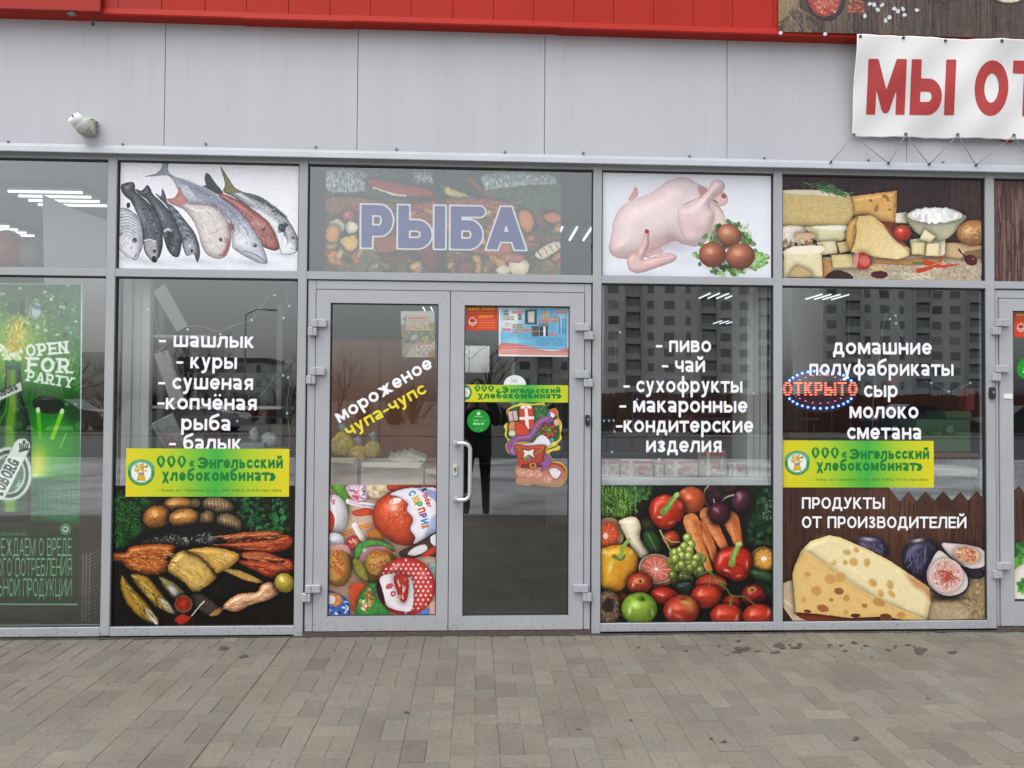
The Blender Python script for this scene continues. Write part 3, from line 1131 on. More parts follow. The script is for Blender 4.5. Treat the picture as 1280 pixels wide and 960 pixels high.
for i, (a, b) in enumerate(zip(laps[:-1], laps[1:])):
    e, z = 0.0016 * (i % 2), 0.004 * (i % 2)
    MB().extrude_x([(fy - 0.004 - e, zf0 + 0.006 - z), (fy - 0.010 - e, ZF + 0.008 - z), (fy - 0.006 - e, ZF - z), (-0.0205, ZF + 0.002 - z), (-0.0205, ZF + 0.008 - z), (fy + 0.0105, ZF + 0.012 - z), (fy + 0.0105, zf0 + 0.006 - z)],
                   a, b).build('fascia_trim', RED, shop)
bx1 = float(W(125.5, 8, -0.14)[0])
bx = MB().box(fx[0], bx1, -0.142, fy - 0.012, ZF + 0.002, ZF + 1.16, 0.003)
bx.build('fascia_box', RED2, shop)

# roof and the rest of the shell
MB().box(-7.1, 7.5, -0.06, 12.8, ZF + 1.16, ZF + 1.26).build('roof', mat('roof felt', (0.1, 0.1, 0.1), 0.9), shop)
sh = MB()
for a, b in ((-7.1, -6.603), (7.278, 7.5)):
    MB().box(a, b, 0.0, 12.7, -0.05, 2.885).build('outer_wall', CLAD, shop)
BACK = 12.5
MB().box(-6.59, -6.54, 0.12, BACK, 0.0, 3.12).build('inside_wall', PLWALL, shop)
MB().box(7.22, 7.27, 0.12, BACK, 0.0, 3.12).build('inside_wall', PLWALL, shop)
# back wall with a bright window opening onto the yard behind
wx0, wx1, wz0, wz1 = -0.42, 0.32, 2.02, 2.62
for a, b, c, d_ in ((-6.54, wx0, 0.0, 3.12), (wx1, 7.22, 0.0, 3.12), (wx0, wx1, 0.0, wz0), (wx0, wx1, wz1, 3.12)):
    MB().box(a, b, BACK - 0.1, BACK, c, d_).build('inside_wall', PLWALL, shop)
MB().box(-6.54, 7.22, 0.075, BACK - 0.1, 3.10, 3.16).build('ceiling', CEIL, shop)
MB().box(-6.54, 7.22, 0.152, BACK - 0.1, -0.06, -0.001).build('shop_floor', TILE, shop)
MB().box(-6.54, 7.22, 0.085, 0.11, 2.92, 3.1).build('lintel', PLWALL, shop)

# mullions, bars, sills
for i, (a, b) in enumerate(MULL):
    lo = (-0.004 if i in (5, 6) else 0.0)
    MB().box(a, b, 0.0, 0.075, GROUND_Z + 0.002 if i in (5, 6) else 0.001, Z_TOP + 0.06, 0.0025).build('mullion', ALU, shop)
bays = list(zip(MULL[:-1], MULL[1:]))
for k, ((_, a), (b, _)) in enumerate(bays):
    MB().box(a, b, 0.0015, 0.07, Z_BAR0, Z_BAR1, 0.002).build('transom_bar', ALU, shop)
    MB().box(a, b, 0.003, 0.07, Z_TOP, Z_TOP + 0.055, 0.002).build('head_bar', ALU, shop)


def pane(a, b, z0, z1, gm=None, nm='window_pane'):
    """glass bedded in a black gasket"""
    g = MB()
    t, s, bo = 0.0085, 0.006, 0.0025
    g.box(a, b, 0.012, 0.04, z1 - t, z1)
    g.box(a, b, 0.012, 0.04, z0, z0 + bo)
    g.box(a, a + s, 0.013, 0.04, z0 + bo, z1 - t)
    g.box(b - s, b, 0.013, 0.04, z0 + bo, z1 - t)
    w_ = g.build('window', RUBBER, shop)
    p = MB()
    p.add([(a + s * .5, GY, z0 + 0.002), (b - s * .5, GY, z0 + 0.002), (b - s * .5, GY, z1 - t * .5), (a + s * .5, GY, z1 - t * .5)], [(0, 1, 2, 3)])
    p.build(nm, gm or GLASS, w_)


for k, ((_, a), (b, _)) in enumerate(bays):
    pane(a, b, Z_BAR1, Z_TOP)
    if k in (5, 8):
        continue
    MB().box(a, b, 0.001, 0.07, 0.0005 if k > 4 else -0.002, Z_SILL, 0.0025).build('sill', ALU, shop)
    pane(a, b, Z_SILL, Z_BAR0, GLASS2 if k in (6, 7) else None)

# ------------------------------------------------------------------ doors
def hinge(par, px, py, s):
    """door hinge: an arm on the leaf, barrel below it on the frame (s = +1: leaf to the right)"""
    p = W(px, py, -0.004)
    x, z = p[0], p[2]
    h = MB()
    h.box(x - s * 0.030, x + s * 0.058, -0.020, 0.003, z - 0.024, z + 0.022, 0.003)
    h.box(x - s * 0.030, x + s * 0.004, -0.027, -0.019, z - 0.024, z + 0.022, 0.003)
    h.box(x - s * 0.052, x - s * 0.020, -0.026, 0.004, z - 0.077, z - 0.027, 0.003)
    h.box(x - s * 0.021, x + s * 0.001, -0.024, 0.004, z - 0.077, z - 0.027, 0.003)
    h.build('hinge', ALU2, par)


def door_leaf(x0, x1, z0, z1, gl):
    """one glazed aluminium leaf; gl = (x0, x1, z0, z1) of its glass"""
    f = MB()
    y0, y1 = 0.004, 0.062
    a, b, c, e = gl
    # four mitred profiles with a hairline between them
    def quad(p):
        f.prism(p, y0, y1)
    m = 0.0006
    quad([(x0, z0), (x1, z0), (b - m, c), (a + m, c)])
    quad([(x0, z1), (a + m, e), (b - m, e), (x1, z1)])
    quad([(x0, z0 + m), (a, c + m), (a, e - m), (x0, z1 - m)])
    quad([(x1, z0 + m), (x1, z1 - m), (b, e - m), (b, c + m)])
    lf = f.build('door_leaf', ALU2, shop)
    bead = MB()
    w_ = 0.0055
    bead.box(a - .001, b + .001, 0.010, 0.05, e - w_, e + .001); bead.box(a - .001, b + .001, 0.010, 0.05, c - .001, c + 0.003)
    bead.box(a - .001, a + w_, 0.0105, 0.05, c + 0.003, e - w_); bead.box(b - w_, b + .001, 0.0105, 0.05, c + 0.003, e - w_)
    bead.build('gasket', RUBBER, lf)
    MB().add([(a + .002, GY, c), (b - .002, GY, c), (b - .002, GY, e), (a + .002, GY, e)], [(0, 1, 2, 3)]).build('glass', DGLASS, lf)
    return lf


ZD0, ZD1 = 0.0165, 2.0800
fa, fb = MULL[5][1], MULL[6][0]
lx0, lx1, rx0, rx1 = -0.9650, -0.1555, -0.1510, 0.6705
g1 = (float(W(414, 379, 0.004)[0]) * .5 + float(W(408.2, 765, 0.004)[0]) * .5, float(W(549.2, 379, 0.004)[0]) * .5 + float(W(544, 765, 0.004)[0]) * .5, float(W(476, 770, 0.004)[2]), float(W(480, 379.2, 0.004)[2]))
g2 = (float(W(581.3, 381, 0.004)[0]) * .5 + float(W(577.2, 765, 0.004)[0]) * .5, float(W(712.8, 383, 0.004)[0]) * .5 + float(W(710, 765, 0.004)[0]) * .5, float(W(640, 769.6, 0.004)[2]), float(W(648, 382.2, 0.004)[2]))


def door_frame(a, b, x0, x1, right=True):
    f = MB()
    f.box(a + 0.008, x0 - 0.004, 0.010, 0.066, ZD0 - 0.003, Z_BAR0 - 0.006, 0.003)
    if right:
        f.box(x1 + 0.004, b - 0.008, 0.010, 0.066, ZD0 - 0.003, Z_BAR0 - 0.006, 0.003)
    f.box(x0 - 0.0035, x1 + (0.0035 if right else 0.04), 0.010, 0.066, ZD1 + 0.004, Z_BAR0 - 0.006, 0.003)
    o = f.build('door_frame', ALU2, shop)
    k = MB()
    k.box(a, b, 0.03, 0.058, Z_BAR0 - 0.007, Z_BAR0)
    k.box(a, a + 0.008, 0.03, 0.058, 0, Z_BAR0 - 0.008)
    k.box(b - 0.008, b, 0.03, 0.058, 0, Z_BAR0 - 0.008)
    k.box(x0 - 0.006, x0 + 0.004, 0.0635, 0.072, 0, ZD1)
    k.box(x1 - 0.004, x1 + 0.006, 0.0635, 0.072, 0, ZD1)
    k.box(x0, x1, 0.0635, 0.072, ZD1 - 0.004, ZD1 + 0.006)
    k.build('door_seal', RUBBER, o)
    return o


door_frame(fa, fb, lx0, rx1)
left_leaf = door_leaf(lx0, lx1, ZD0, ZD1, g1)
right_leaf = door_leaf(rx0, rx1, ZD0, ZD1, g2)
for px, py in ((396.5, 404), (394.5, 464), (388.5, 735.5)):
    hinge(left_leaf, px, py, 1)
for px, py in ((730.5, 409), (730.0, 468), (728.5, 735)):
    hinge(right_leaf, px, py, -1)
MB().box(lx1 - 0.003, rx0 + 0.003, 0.0645, 0.075, ZD0, ZD1).build('meeting_seal', RUBBER, right_leaf)
# pull handle and cylinder lock on the right leaf
hx, hz0, hz1 = float(W(570, 555, 0.0)[0]), float(W(569, 623.5, 0.0)[2]), float(W(571, 553.5, 0.0)[2])
hr, hd = 0.0125, -0.065
hx2 = float(W(587.5, 590, hd)[0])
def bend(c, u, v, r, n=6):
    return [c + u * r * math.cos(t) + v * r * math.sin(t) for t in np.linspace(0, math.pi / 2, n)]
e = Vector
pts = [e((hx, 0.004, hz1)), e((hx + 0.006, -0.03, hz1))]
pts += [e((hx + 0.02, hd + 0.012, hz1)), e((hx2 - 0.04, hd, hz1))]
pts += bend(e((hx2 - 0.04, hd, hz1 - 0.04)), e((0, 0, 1)), e((1, 0, 0)), 0.04)[1:]
pts += bend(e((hx2 - 0.04, hd, hz0 + 0.04)), e((1, 0, 0)), e((0, 0, -1)), 0.04)
pts += [e((hx + 0.02, hd + 0.012, hz0)), e((hx + 0.006, -0.03, hz0)), e((hx, 0.004, hz0))]
hb = MB().tube(pts, hr, 14)
for z in (hz0, hz1):
    hb.tube([(hx, 0.004, z), (hx, -0.004, z)], 0.019, 16)
hb.build('handle', STEEL, right_leaf)
p = W(569, 587, 0.0)
lk = MB()
lk.prism([(p[0] + 0.0125 * math.cos(t), p[2] + (0.024 if math.sin(t) > 0 else -0.024) + 0.0125 * math.sin(t)) for t in np.linspace(0, 2 * math.pi, 24, endpoint=False)], -0.004, 0.0045)
lo = lk.build('lock_plate', mat('cream lock plate', (0.55, 0.53, 0.47), 0.35), right_leaf)
ck = MB()
ck.tube([(p[0], 0.0, p[2] + 0.006), (p[0], -0.008, p[2] + 0.006)], 0.0075, 14)
ck.box(p[0] - 0.004, p[0] + 0.004, -0.0075, 0, p[2] - 0.016, p[2] + 0.004)
lx = ck.build('lock_cylinder', mat('brass lock', (0.2, 0.15, 0.09), 0.35, metal=0.7), right_leaf)

# the next shop's door at the right edge
dx0 = float(W(1249.5, 450, 0.004)[0])
door_frame(MULL[8][1], MULL[9][0], dx0, 4.98, True)
ga = float(W(1266, 420, 0.004)[0])
far_leaf = door_leaf(dx0, dx0 + 0.82, ZD0, ZD1, (ga, dx0 + 0.72, float(W(1268, 752, 0.004)[2]), float(W(1268, 388.5, 0.004)[2])))
far_leaf2 = door_leaf(dx0 + 0.826, 4.98, ZD0, ZD1, (dx0 + 0.92, 4.90, float(W(1268, 752, 0.004)[2]), float(W(1268, 388.5, 0.004)[2])))
for px, py in ((1249, 403.5), (1249, 461), (1250.5, 707)):
    hinge(far_leaf, px, py, 1)
MB().box(float(W(1255, 494, 0)[0]), float(W(1266, 494, 0)[0]), -0.001, 0.0055, float(W(1260, 498.5, 0)[2]), float(W(1260, 492.5, 0)[2]), 0.002).build('white_tab', WHITEP, far_leaf)
# brown threshold under the doors
THR = mat('dirty brown threshold', (0.085, 0.06, 0.05), 0.8, noise=0.3, nscale=30)
for a, b in ((fa, fb), (MULL[8][1], MULL[9][0])):
    MB().box(a, b, 0.0, 0.15, GROUND_Z - 0.01, 0.010).build('threshold', THR, shop)

# black door sensors on the posts
for px, py, lab in ((734.5, 525.5, 'black oval door reader on the grey post right of the double door'), (1239, 491.5, 'black oval door reader on the grey post at the right edge door')):
    t = empty('door_reader', W(px, py, 0.0), lab, 'reader', 'door readers on the posts')
    c = W(px, py, 0.0)
    hw, hh = (0.0145, 0.044) if px < 1000 else (0.0175, 0.049)
    yb = 0.009 if px < 1000 else -0.001
    o = [(c[0] + hw * math.copysign(abs(math.cos(a)) ** 0.6, math.cos(a)), c[2] + (hh - hw * .6) * math.copysign(abs(math.sin(a)) ** 0.7, math.sin(a))) for a in np.linspace(0, 2 * math.pi, 28, endpoint=False)]
    MB().prism(o, yb - 0.018, yb).build('casing', BLACKP, t)
    MB().tube([(c[0] + 0.003, yb - 0.021, c[2] + 0.006), (c[0] + 0.003, yb - 0.018, c[2] + 0.006)], 0.007, 14).build('button', mat('grey reader button', (0.25, 0.25, 0.26), 0.3), t)

# wall lamp on its junction box
c = W(108, 159, -0.06)
wl = empty('wall_spotlight', (c[0], -0.02, c[2]), 'small dirty white spotlight head on square junction box on the grey wall', 'spotlight')
DIRTY = mat('dirty cream plastic', (0.42, 0.41, 0.35), 0.5, noise=0.3, nscale=40)
b = MB()
b.box(c[0] - 0.046, c[0] + 0.05, -0.085, -0.02, c[2] - 0.04, c[2] + 0.048, 0.006)
jb = b.build('junction_box', DIRTY, wl)
for sx in (-0.036, 0.04):
    for sz in (-0.030, 0.038):
        MB().tube([(c[0] + sx, -0.084, c[2] + sz), (c[0] + sx, -0.088, c[2] + sz)], 0.004, 8).build('box_screw', DARK, jb)
gl_ = MB()
for zz in (-0.018, 0.012, 0.034):
    gl_.tube([(c[0] + 0.048, -0.045, c[2] + zz), (c[0] + 0.056, -0.045, c[2] + zz)], 0.009, 10)
gl_.build('cable_gland', mat('grey gland', (0.2, 0.2, 0.17), 0.6), jb)
h = MB()
q = Vector((c[0] - 0.006, -0.088, c[2] - 0.004))
ax = Vector((-0.45, -0.62, 0.52)).normalized()
h.ball(q + ax * 0.015, 0.047, n=20, m=14)
h.tube([q + ax * 0.012, q + ax * 0.045, q + ax * 0.07], 0.0465, 20, 0.036)
hd_ = h.build('lamp_head', mat('white lamp head', (0.68, 0.68, 0.66), 0.35), wl)
u = ax.cross(Vector((0.7, 0, 0.75))).normalized()
MB().tube([q + ax * 0.0705 - u * 0.026, q + ax * 0.0712 + u * 0.026], 0.0045, 8).build('lens_slot', DARK, hd_)

# cable clip under the red box
c = W(115.5, 22, -0.1)
k = empty('cable_hook', (c[0], -0.1, ZF), 'short black cable end hanging under the red fascia box', 'cable')
h = MB()
a = W(121, 18.5, -0.1); b_ = W(116, 29.5, -0.1)
h.tube([(a[0], -0.1, ZF), (a[0] - .005, -0.1, a[2] - .01), (b_[0], -0.1, b_[2] + 0.02), (b_[0], -0.1, b_[2])], 0.004, 8)
h.ball((b_[0], -0.1, b_[2] - .002), 0.011)
h.build('cable', BLACKP, k)
c = W(89, 18.5, -0.12)
h = MB().ball((c[0], -0.115, ZF - 0.002), 0.03, 0.018, 0.014, 14, 8)
tag(h.build('metal_disc', mat('tarnished metal cap', (0.2, 0.19, 0.17), 0.4, metal=0.5, noise=0.5, nscale=60), None), 'tarnished round metal disc tucked under the red fascia box', 'disc')
# ------------------------------------------------------------------ paving: herringbone concrete blocks
rp = random.Random(5)
PAVE = attr_mat('concrete pavers', rough=0.85, spec=0.25)
_nt = PAVE.node_tree
_b = _nt.nodes['Principled BSDF']
_a = [n for n in _nt.nodes if n.type == 'ATTRIBUTE'][0]
_tc = _nt.nodes.new('ShaderNodeNewGeometry')
def _noise_node(scale, detail=5, rough=0.6):
    n = _nt.nodes.new('ShaderNodeTexNoise')
    n.inputs['Scale'].default_value = scale
    n.inputs['Detail'].default_value = detail
    n.inputs['Roughness'].default_value = rough
    _nt.links.new(_tc.outputs['Position'], n.inputs['Vector'])
    return n
def _range(n, a, b, c, d):
    r = _nt.nodes.new('ShaderNodeMapRange')
    for k, v in zip(('From Min', 'From Max', 'To Min', 'To Max'), (a, b, c, d)):
        r.inputs[k].default_value = v
    _nt.links.new(n.outputs[0], r.inputs['Value'])
    return r
_r1 = _range(_noise_node(1.6), 0.33, 0.67, 0.87, 1.10)
_r2 = _range(_noise_node(60, 3), 0.3, 0.7, 0.86, 1.12)
_r3 = _range(_noise_node(7.0, 4), 0.60, 0.74, 1.0, 0.84)
_m = None
for r in (_r1, _r2, _r3):
    if _m is None:
        _m = r
    else:
        k = _nt.nodes.new('ShaderNodeMath'); k.operation = 'MULTIPLY'
        _nt.links.new(_m.outputs[0], k.inputs[0]); _nt.links.new(r.outputs[0], k.inputs[1])
        _m = k
_v = _nt.nodes.new('ShaderNodeVectorMath'); _v.operation = 'SCALE'
_nt.links.new(_a.outputs['Color'], _v.inputs[0]); _nt.links.new(_m.outputs[0], _v.inputs['Scale'])
_nt.links.new(_v.outputs[0], _b.inputs['Base Color'])
_bp = _nt.nodes.new('ShaderNodeBump'); _bp.inputs['Strength'].default_value = 0.25; _bp.inputs['Distance'].default_value = 0.004
_nt.links.new(_noise_node(160, 3).outputs['Fac'], _bp.inputs['Height']); _nt.links.new(_bp.outputs[0], _b.inputs['Normal'])

PX0, PX1, PY0, PY1 = -6.4, 6.6, -4.75, 0.02
pav = MB()
L, Wd, gap = 0.20, 0.10, 0.0022
seam_x = -1.09


def paver(x0, x1, y0, y1, near=False):
    cx, cy = (x0 + x1) / 2, (y0 + y1) / 2
    x0, x1, y0, y1 = max(x0, PX0), min(x1, PX1), max(y0, PY0), min(y1, PY1)
    if x1 - x0 < 0.015 or y1 - y0 < 0.015:
        return
    wear = 1.0 if cy > -0.28 + 0.12 * math.sin(cx * 3.1) else 0.0
    g = (0.0006 + 0.0013 * wear) * rp.uniform(0.5, 1.5)
    x0 += g; x1 -= g; y0 += g; y1 -= g
    z = GROUND_Z + rp.uniform(-0.0008, 0.0008)
    tx, ty = rp.gauss(0, 0.0005), rp.gauss(0, 0.0005)
    c = 0.0019 + .0008 * wear
    v = rp.gauss(1.0, 0.065)
    w = rp.uniform(-1, 1)
    base = (0.145, 0.133, 0.110)
    pav.col = (base[0] * v * (1 + 0.035 * w), base[1] * v, base[2] * v * (1 - 0.01 * w))
    top = [(x0 + c, y0 + c, z - tx - ty), (x1 - c, y0 + c, z + tx - ty), (x1 - c, y1 - c, z + tx + ty), (x0 + c, y1 - c, z - tx + ty)]
    rim = [(x0, y0, z - c * .6), (x1, y0, z - c * .6), (x1, y1, z - c * .6), (x0, y1, z - c * .6)]
    bot = [(p[0], p[1], z - 0.02) for p in rim]
    fs = [(0, 1, 2, 3)] + [(4 + i, 4 + (i + 1) % 4, (i + 1) % 4, i) for i in range(4)] + [(8 + i, 8 + (i + 1) % 4, 4 + (i + 1) % 4, 4 + i) for i in range(4)]
    pav.add(top + rim + bot, fs)


def basket(x0, x1, ox):
    """columns two blocks wide: a pair laid lengthwise, one across, and so on, shifted from column to column"""
    n0, n1 = int((x0 - ox) / L) - 1, int((x1 - ox) / L) + 1
    for i in range(n0, n1 + 1):
        X = ox + i * L
        y = PY1 + 0.05 + (0.0, 0.15, 0.05, 0.2)[i % 4]
        while y > PY0:
            a, b = max(X, x0), min(X + L, x1)
            m = X + Wd
            if b - a > 0.012:
                paver(a, min(m, b), y - L, y); paver(max(m, a), b, y - L, y)
                paver(a, b, y - L - Wd, y - L)
            y -= L + Wd


basket(PX0, seam_x - 0.0025, seam_x - 0.0025)
basket(seam_x + 0.0025, PX1, seam_x + 0.0025)
po = pav.build('pavement', PAVE)
tag(po, kind='structure')
GROUT = mat('sandy joint filler', (0.085, 0.077, 0.063), 0.95, noise=0.4, nscale=14)
MB().box(PX0, PX1, PY0, PY1, -0.16, GROUND_Z - 0.0030).build('pavement_bed', GROUT)
tag(bpy.data.objects['pavement_bed'], kind='structure')

# damp spots and crumbs near the right hand windows
DAMP = mat('damp dark spot', (0.052, 0.047, 0.040), 0.8, noise=0.5, nscale=40)
dm = MB()
rs_ = random.Random(3)
for px, py, a, b in ((928, 811, 9, 4.5), (975, 807, 9, 4), (995, 809, 7, 2.5), (970, 815, 7, 2), (1150, 813, 11, 4.5), (1190, 815, 6, 2.5), (1068, 803, 5, 2), (1082, 807, 4, 1.5), (923, 801, 4, 1.5), (889, 923, 3, 1.5), (905, 927, 4, 2), (1070, 923, 5, 3), (1000, 805, 4, 1.5),
                     (280, 810, 8, 2.5), (305, 820, 6, 2.5), (1135, 806, 4, 1.5), (1110, 812, 5, 1.2), (920, 815, 6, 1.6), (1037, 806, 3, 1.3), (723, 911, 3, 1), (508, 890, 4, 1.4)):
    n = 34
    ph = rs_.uniform(0, 6); a *= .8; b *= .8
    ring = []
    for i in range(n):
        t = 2 * math.pi * i / n
        k = 1 + 0.25 * math.sin(2 * t + ph) + 0.2 * math.sin(3 * t + 2 * ph) + 0.12 * math.sin(7 * t + ph) + rs_.uniform(-.14, .14)
        ring.append(G(px + a * k * math.cos(t), py + b * k * math.sin(t), GROUND_Z + 0.0035))
    dm.add(ring, [tuple(range(n))])
for _ in range(34):          # satellites and far specks
    px, py = (rs_.gauss(1040, 110), 804 + abs(rs_.gauss(0, 9))) if rs_.random() < .7 else (rs_.uniform(0, 1280), rs_.uniform(800, 955))
    a = rs_.uniform(.5, 1.8)
    ring = [G(px + a * 1.5 * math.cos(t) * rs_.uniform(.6, 1.3), py + a * .6 * math.sin(t) * rs_.uniform(.6, 1.3), GROUND_Z + .0034) for t in np.linspace(0, 2 * math.pi, 9, endpoint=False)]
    dm.add(ring, [tuple(range(9))])
tag(dm.build('damp_spots', DAMP), 'dark damp spots and dirt on the grey block paving', None, None, 'stuff')
cr = MB()
for _ in range(150):
    x, y = rs_.uniform(-3.2, 3.6), -abs(rs_.gauss(0, 0.5)) - 0.01
    r = rs_.uniform(0.0012, 0.004)
    cr.ball((x, y, GROUND_Z + r * 0.6), r, r * rs_.uniform(.6, 1.6), r * .7, 6, 4)
for _ in range(60):          # crumbs along the foot of the windows
    x, y = rs_.gauss(2.6, 0.12), -abs(rs_.gauss(0, 0.012)) - 0.004
    r = rs_.uniform(0.002, 0.006)
    cr.ball((x, y, GROUND_Z + r * 0.6), r, r * rs_.uniform(.6, 1.6), r * .7, 6, 4)
for _ in range(12):
    x, y = rs_.gauss(0.62, 0.02), -abs(rs_.gauss(0, 0.01)) - 0.004
    cr.ball((x, y, GROUND_Z + 0.003), 0.004, 0.003, 0.003, 6, 4)
tag(cr.build('gravel', mat('grit', (0.10, 0.09, 0.075), 0.9)), 'grit and crumbs scattered on the paving', None, None, 'stuff')

# grime gathered along the foot of the shop front
gr = MB()
top_, bot_ = [], []
xg = -6.3
while xg < 6.4:
    w_ = 0.012 + 0.016 * rs_.random() ** 2 + 0.012 * (1 + math.sin(xg * 2.3)) * .5
    top_.append((xg, -0.0005, GROUND_Z + .0031)); bot_.append((xg, -w_, GROUND_Z + .0030))
    xg += rs_.uniform(.012, .05)
n = len(top_)
gr.add(top_ + bot_, [(i, n + i, n + i + 1, i + 1) for i in range(n - 1)])
tag(gr.build('dirt_edge', mat('dark grime', (0.040, 0.035, 0.029), .95, noise=.5, nscale=30)), 'dark grime gathered along the foot of the shop front', None, None, 'stuff')
# ------------------------------------------------------------------ the printed pictures
def art_fish():
    A = Art((140, 195), 5.224, (20, 15, 1235, 765), 'e6e8ef')
    A.ao, A.aow = .0, 14
    A.poly([(20, 560), (300, 600), (700, 640), (1100, 640), (1235, 600), (1235, 765), (20, 765)], 'dfe2ec', a=.8, soft=30)
    for x, y, rx, ry in ((250, 690, 200, 26), (560, 690, 160, 24), (900, 700, 160, 26), (1130, 645, 90, 20), (120, 660, 90, 25)):
        A.glow(x, y, rx, ry, 6, 'b4b8c8', .6)
    A.poly([(38, 235), (52, 232), (55, 320), (40, 330)], '8d919c')
    # grey bream far right with a second dark tail
    A.poly([(590, 195), (612, 190), (606, 150), (615, 112), (640, 125), (665, 165), (725, 240), (690, 250), (640, 225)], '4c5058', '2a2c30', ew=12, nz=.15)
    A.poly([(708, 72), (735, 110), (765, 150), (800, 205), (870, 238), (960, 262), (1045, 320), (1120, 380), (1172, 450), (1212, 530), (1222, 590), (1195, 635), (1110, 642), (1085, 570), (1060, 480), (980, 400), (880, 330), (790, 265), (728, 232), (738, 180)],
           'b9bdc2', '4a4e54', ew=34, nz=.12, lit=.7)
    A.poly([(708, 72), (740, 112), (800, 205), (850, 236), (780, 240), (728, 232), (738, 180)], '8c8656', '5a5638', ew=14, nz=.2)
    A.poly([(900, 330), (1000, 375), (1080, 440), (1120, 520), (1195, 600), (1190, 632), (1110, 640), (1086, 560), (1050, 470), (970, 390)], 'e9eaee', a=.85, soft=6)
    A.poly([(860, 244), (960, 268), (1060, 330), (1140, 400), (1085, 385), (1000, 320), (900, 275)], '33373c', a=.7, soft=8, nz=.2)
    A.fur(160, [(880, 270), (960, 268), (1060, 340), (1180, 470), (1130, 470), (1000, 360)], 18, 2.5, ['6d7278', '2e3236', '9aa0a6'], (35, 15))
    A.poly([(1085, 455), (1120, 440), (1150, 450), (1130, 485), (1150, 560), (1120, 500), (1090, 500)], '23262a', a=.8, soft=3)
    A.ell(1183, 530, 17, 17, 0, 'c9c6b8', '6d6a60'); A.ell(1183, 530, 11, 11, 0, '15161a'); A.ell(1179, 525, 4, 4, 0, 'ffffff')
    A.line([(1165, 600), (1195, 612), (1216, 600)], 3, '55585e')
    # red gurnard
    A.poly([(688, 244), (760, 258), (840, 300), (930, 360), (1010, 420), (1060, 490), (1086, 560), (1092, 604), (1050, 617), (985, 590), (935, 520), (880, 430), (800, 345), (730, 290)], 'b8645c', '763a38', ew=30, nz=.2, lit=.4)
    A.line([(720, 262), (830, 320), (930, 400)], 8, 'd99a92', a=.6)
    A.glow(950, 440, 45, 28, 40, 'd9a79c', .7); A.glow(1040, 560, 30, 30, 0, 'd27b72', .6)
    A.ell(990, 481, 18, 16, 20, 'd9c2a8', '7a3834'); A.ell(990, 481, 12, 12, 0, '3a2526')
    # bonito
    A.poly([(212, 136), (280, 116), (318, 88), (334, 38), (369, 38), (366, 98), (405, 132), (480, 160), (600, 208), (700, 268), (800, 338), (880, 420), (940, 505), (985, 590), (1017, 688), (985, 706), (900, 672), (830, 632), (785, 590), (790, 480), (740, 390), (650, 320), (520, 312), (470, 282), (430, 222), (400, 160), (360, 126), (300, 128)],
           'c3c8d6', '7d86a0', ew=46, nz=.07, lit=.3)
    A.poly([(212, 136), (290, 112), (330, 70), (336, 40), (366, 42), (362, 98), (400, 140), (360, 126), (300, 128)], '8f93a4', '6c7088', ew=10, nz=.1)
    A.poly([(420, 150), (540, 185), (680, 260), (800, 345), (870, 430), (790, 400), (690, 310), (560, 240), (450, 190)], '76809c', a=.75, soft=14)
    for k in range(5):
        o = k * 17
        A.line([(500 + o * .6, 200 + o * .9), (620 + o * .4, 250 + o), (740, 330 + o), (840 - o * .1, 430 + o * .9)], 5, '55608a', a=.75)
    A.line([(560, 300), (690, 370), (790, 480)], 3, '8088a4', a=.8)
    A.poly([(770, 440), (800, 470), (790, 500), (760, 470)], '8a5a62', a=.7, soft=4)
    A.glow(850, 560, 60, 34, 40, 'e9ecf2', .8)
    A.ell(935, 582, 20, 17, 15, 'd4d2cc', '5a5c68'); A.ell(935, 582, 12, 12, 0, '20222a'); A.ell(931, 577, 4, 3, 0, 'ffffff')
    A.line([(855, 620), (930, 640), (1005, 690)], 5, '4a4e5e')
    A.line([(830, 440), (870, 470), (890, 520)], 8, '5e6884', a=.6)
    # grey mullets in the left half
    A.poly([(22, 345), (60, 338), (110, 348), (165, 392), (198, 450), (207, 520), (196, 600), (168, 668), (150, 682), (100, 660), (55, 620), (22, 590)], 'c6c9d2', '6a6d7a', ew=40, nz=.1, lit=.3)
    for k in range(9):
        y = 365 + k * 20
        A.line([(50, y), (100, y - 10), (150, y + 12), (190, y + 46)], 4, '5b5f6c', a=.65)
    A.poly([(40, 520), (120, 520), (150, 600), (150, 670), (100, 655), (40, 600)], 'e4e5ea', a=.7, soft=20)
    A.ell(148, 550, 17, 17, 0, '7d7f88', '33353c'); A.ell(150, 548, 7, 7, 0, '1a1b20'); A.poly([(35, 515), (60, 505), (62, 515), (40, 525)], 'b86a72')
    A.line([(140, 675), (160, 640)], 5, '5a4a50')
    A.poly([(57, 195), (75, 180), (128, 168), (150, 188), (150, 218), (162, 238), (222, 290), (290, 360), (325, 440), (332, 540), (325, 620), (290, 690), (265, 690), (215, 630), (203, 560), (190, 440), (150, 350), (120, 290), (85, 262), (62, 226)], '5f626d', '23252d', ew=42, nz=.22, nc=3, lit=.35)
    A.poly([(97, 310), (118, 306), (116, 335), (98, 338)], '2c2e36')
    A.fur(240, [(160, 290), (230, 320), (300, 420), (315, 540), (240, 540), (200, 420)], 10, 3, ['8b8e99', '3a3c46', '2a2c34'], (60, 20))
    A.glow(185, 380, 22, 90, -20, '9ea1ab', .6)
    A.poly([(215, 552), (280, 545), (300, 600), (290, 680), (262, 680), (220, 625)], 'a5a6ae', '565862', ew=24, nz=.2)
    A.line([(210, 552), (250, 546), (285, 560)], 8, 'd0d1d6'); A.ell(276, 622, 13, 13, 0, 'c7c6c2', '44464e'); A.ell(277, 622, 9, 9, 0, '17181c')
    A.poly([(262, 660), (285, 655), (290, 688), (265, 692)], '2a2226')
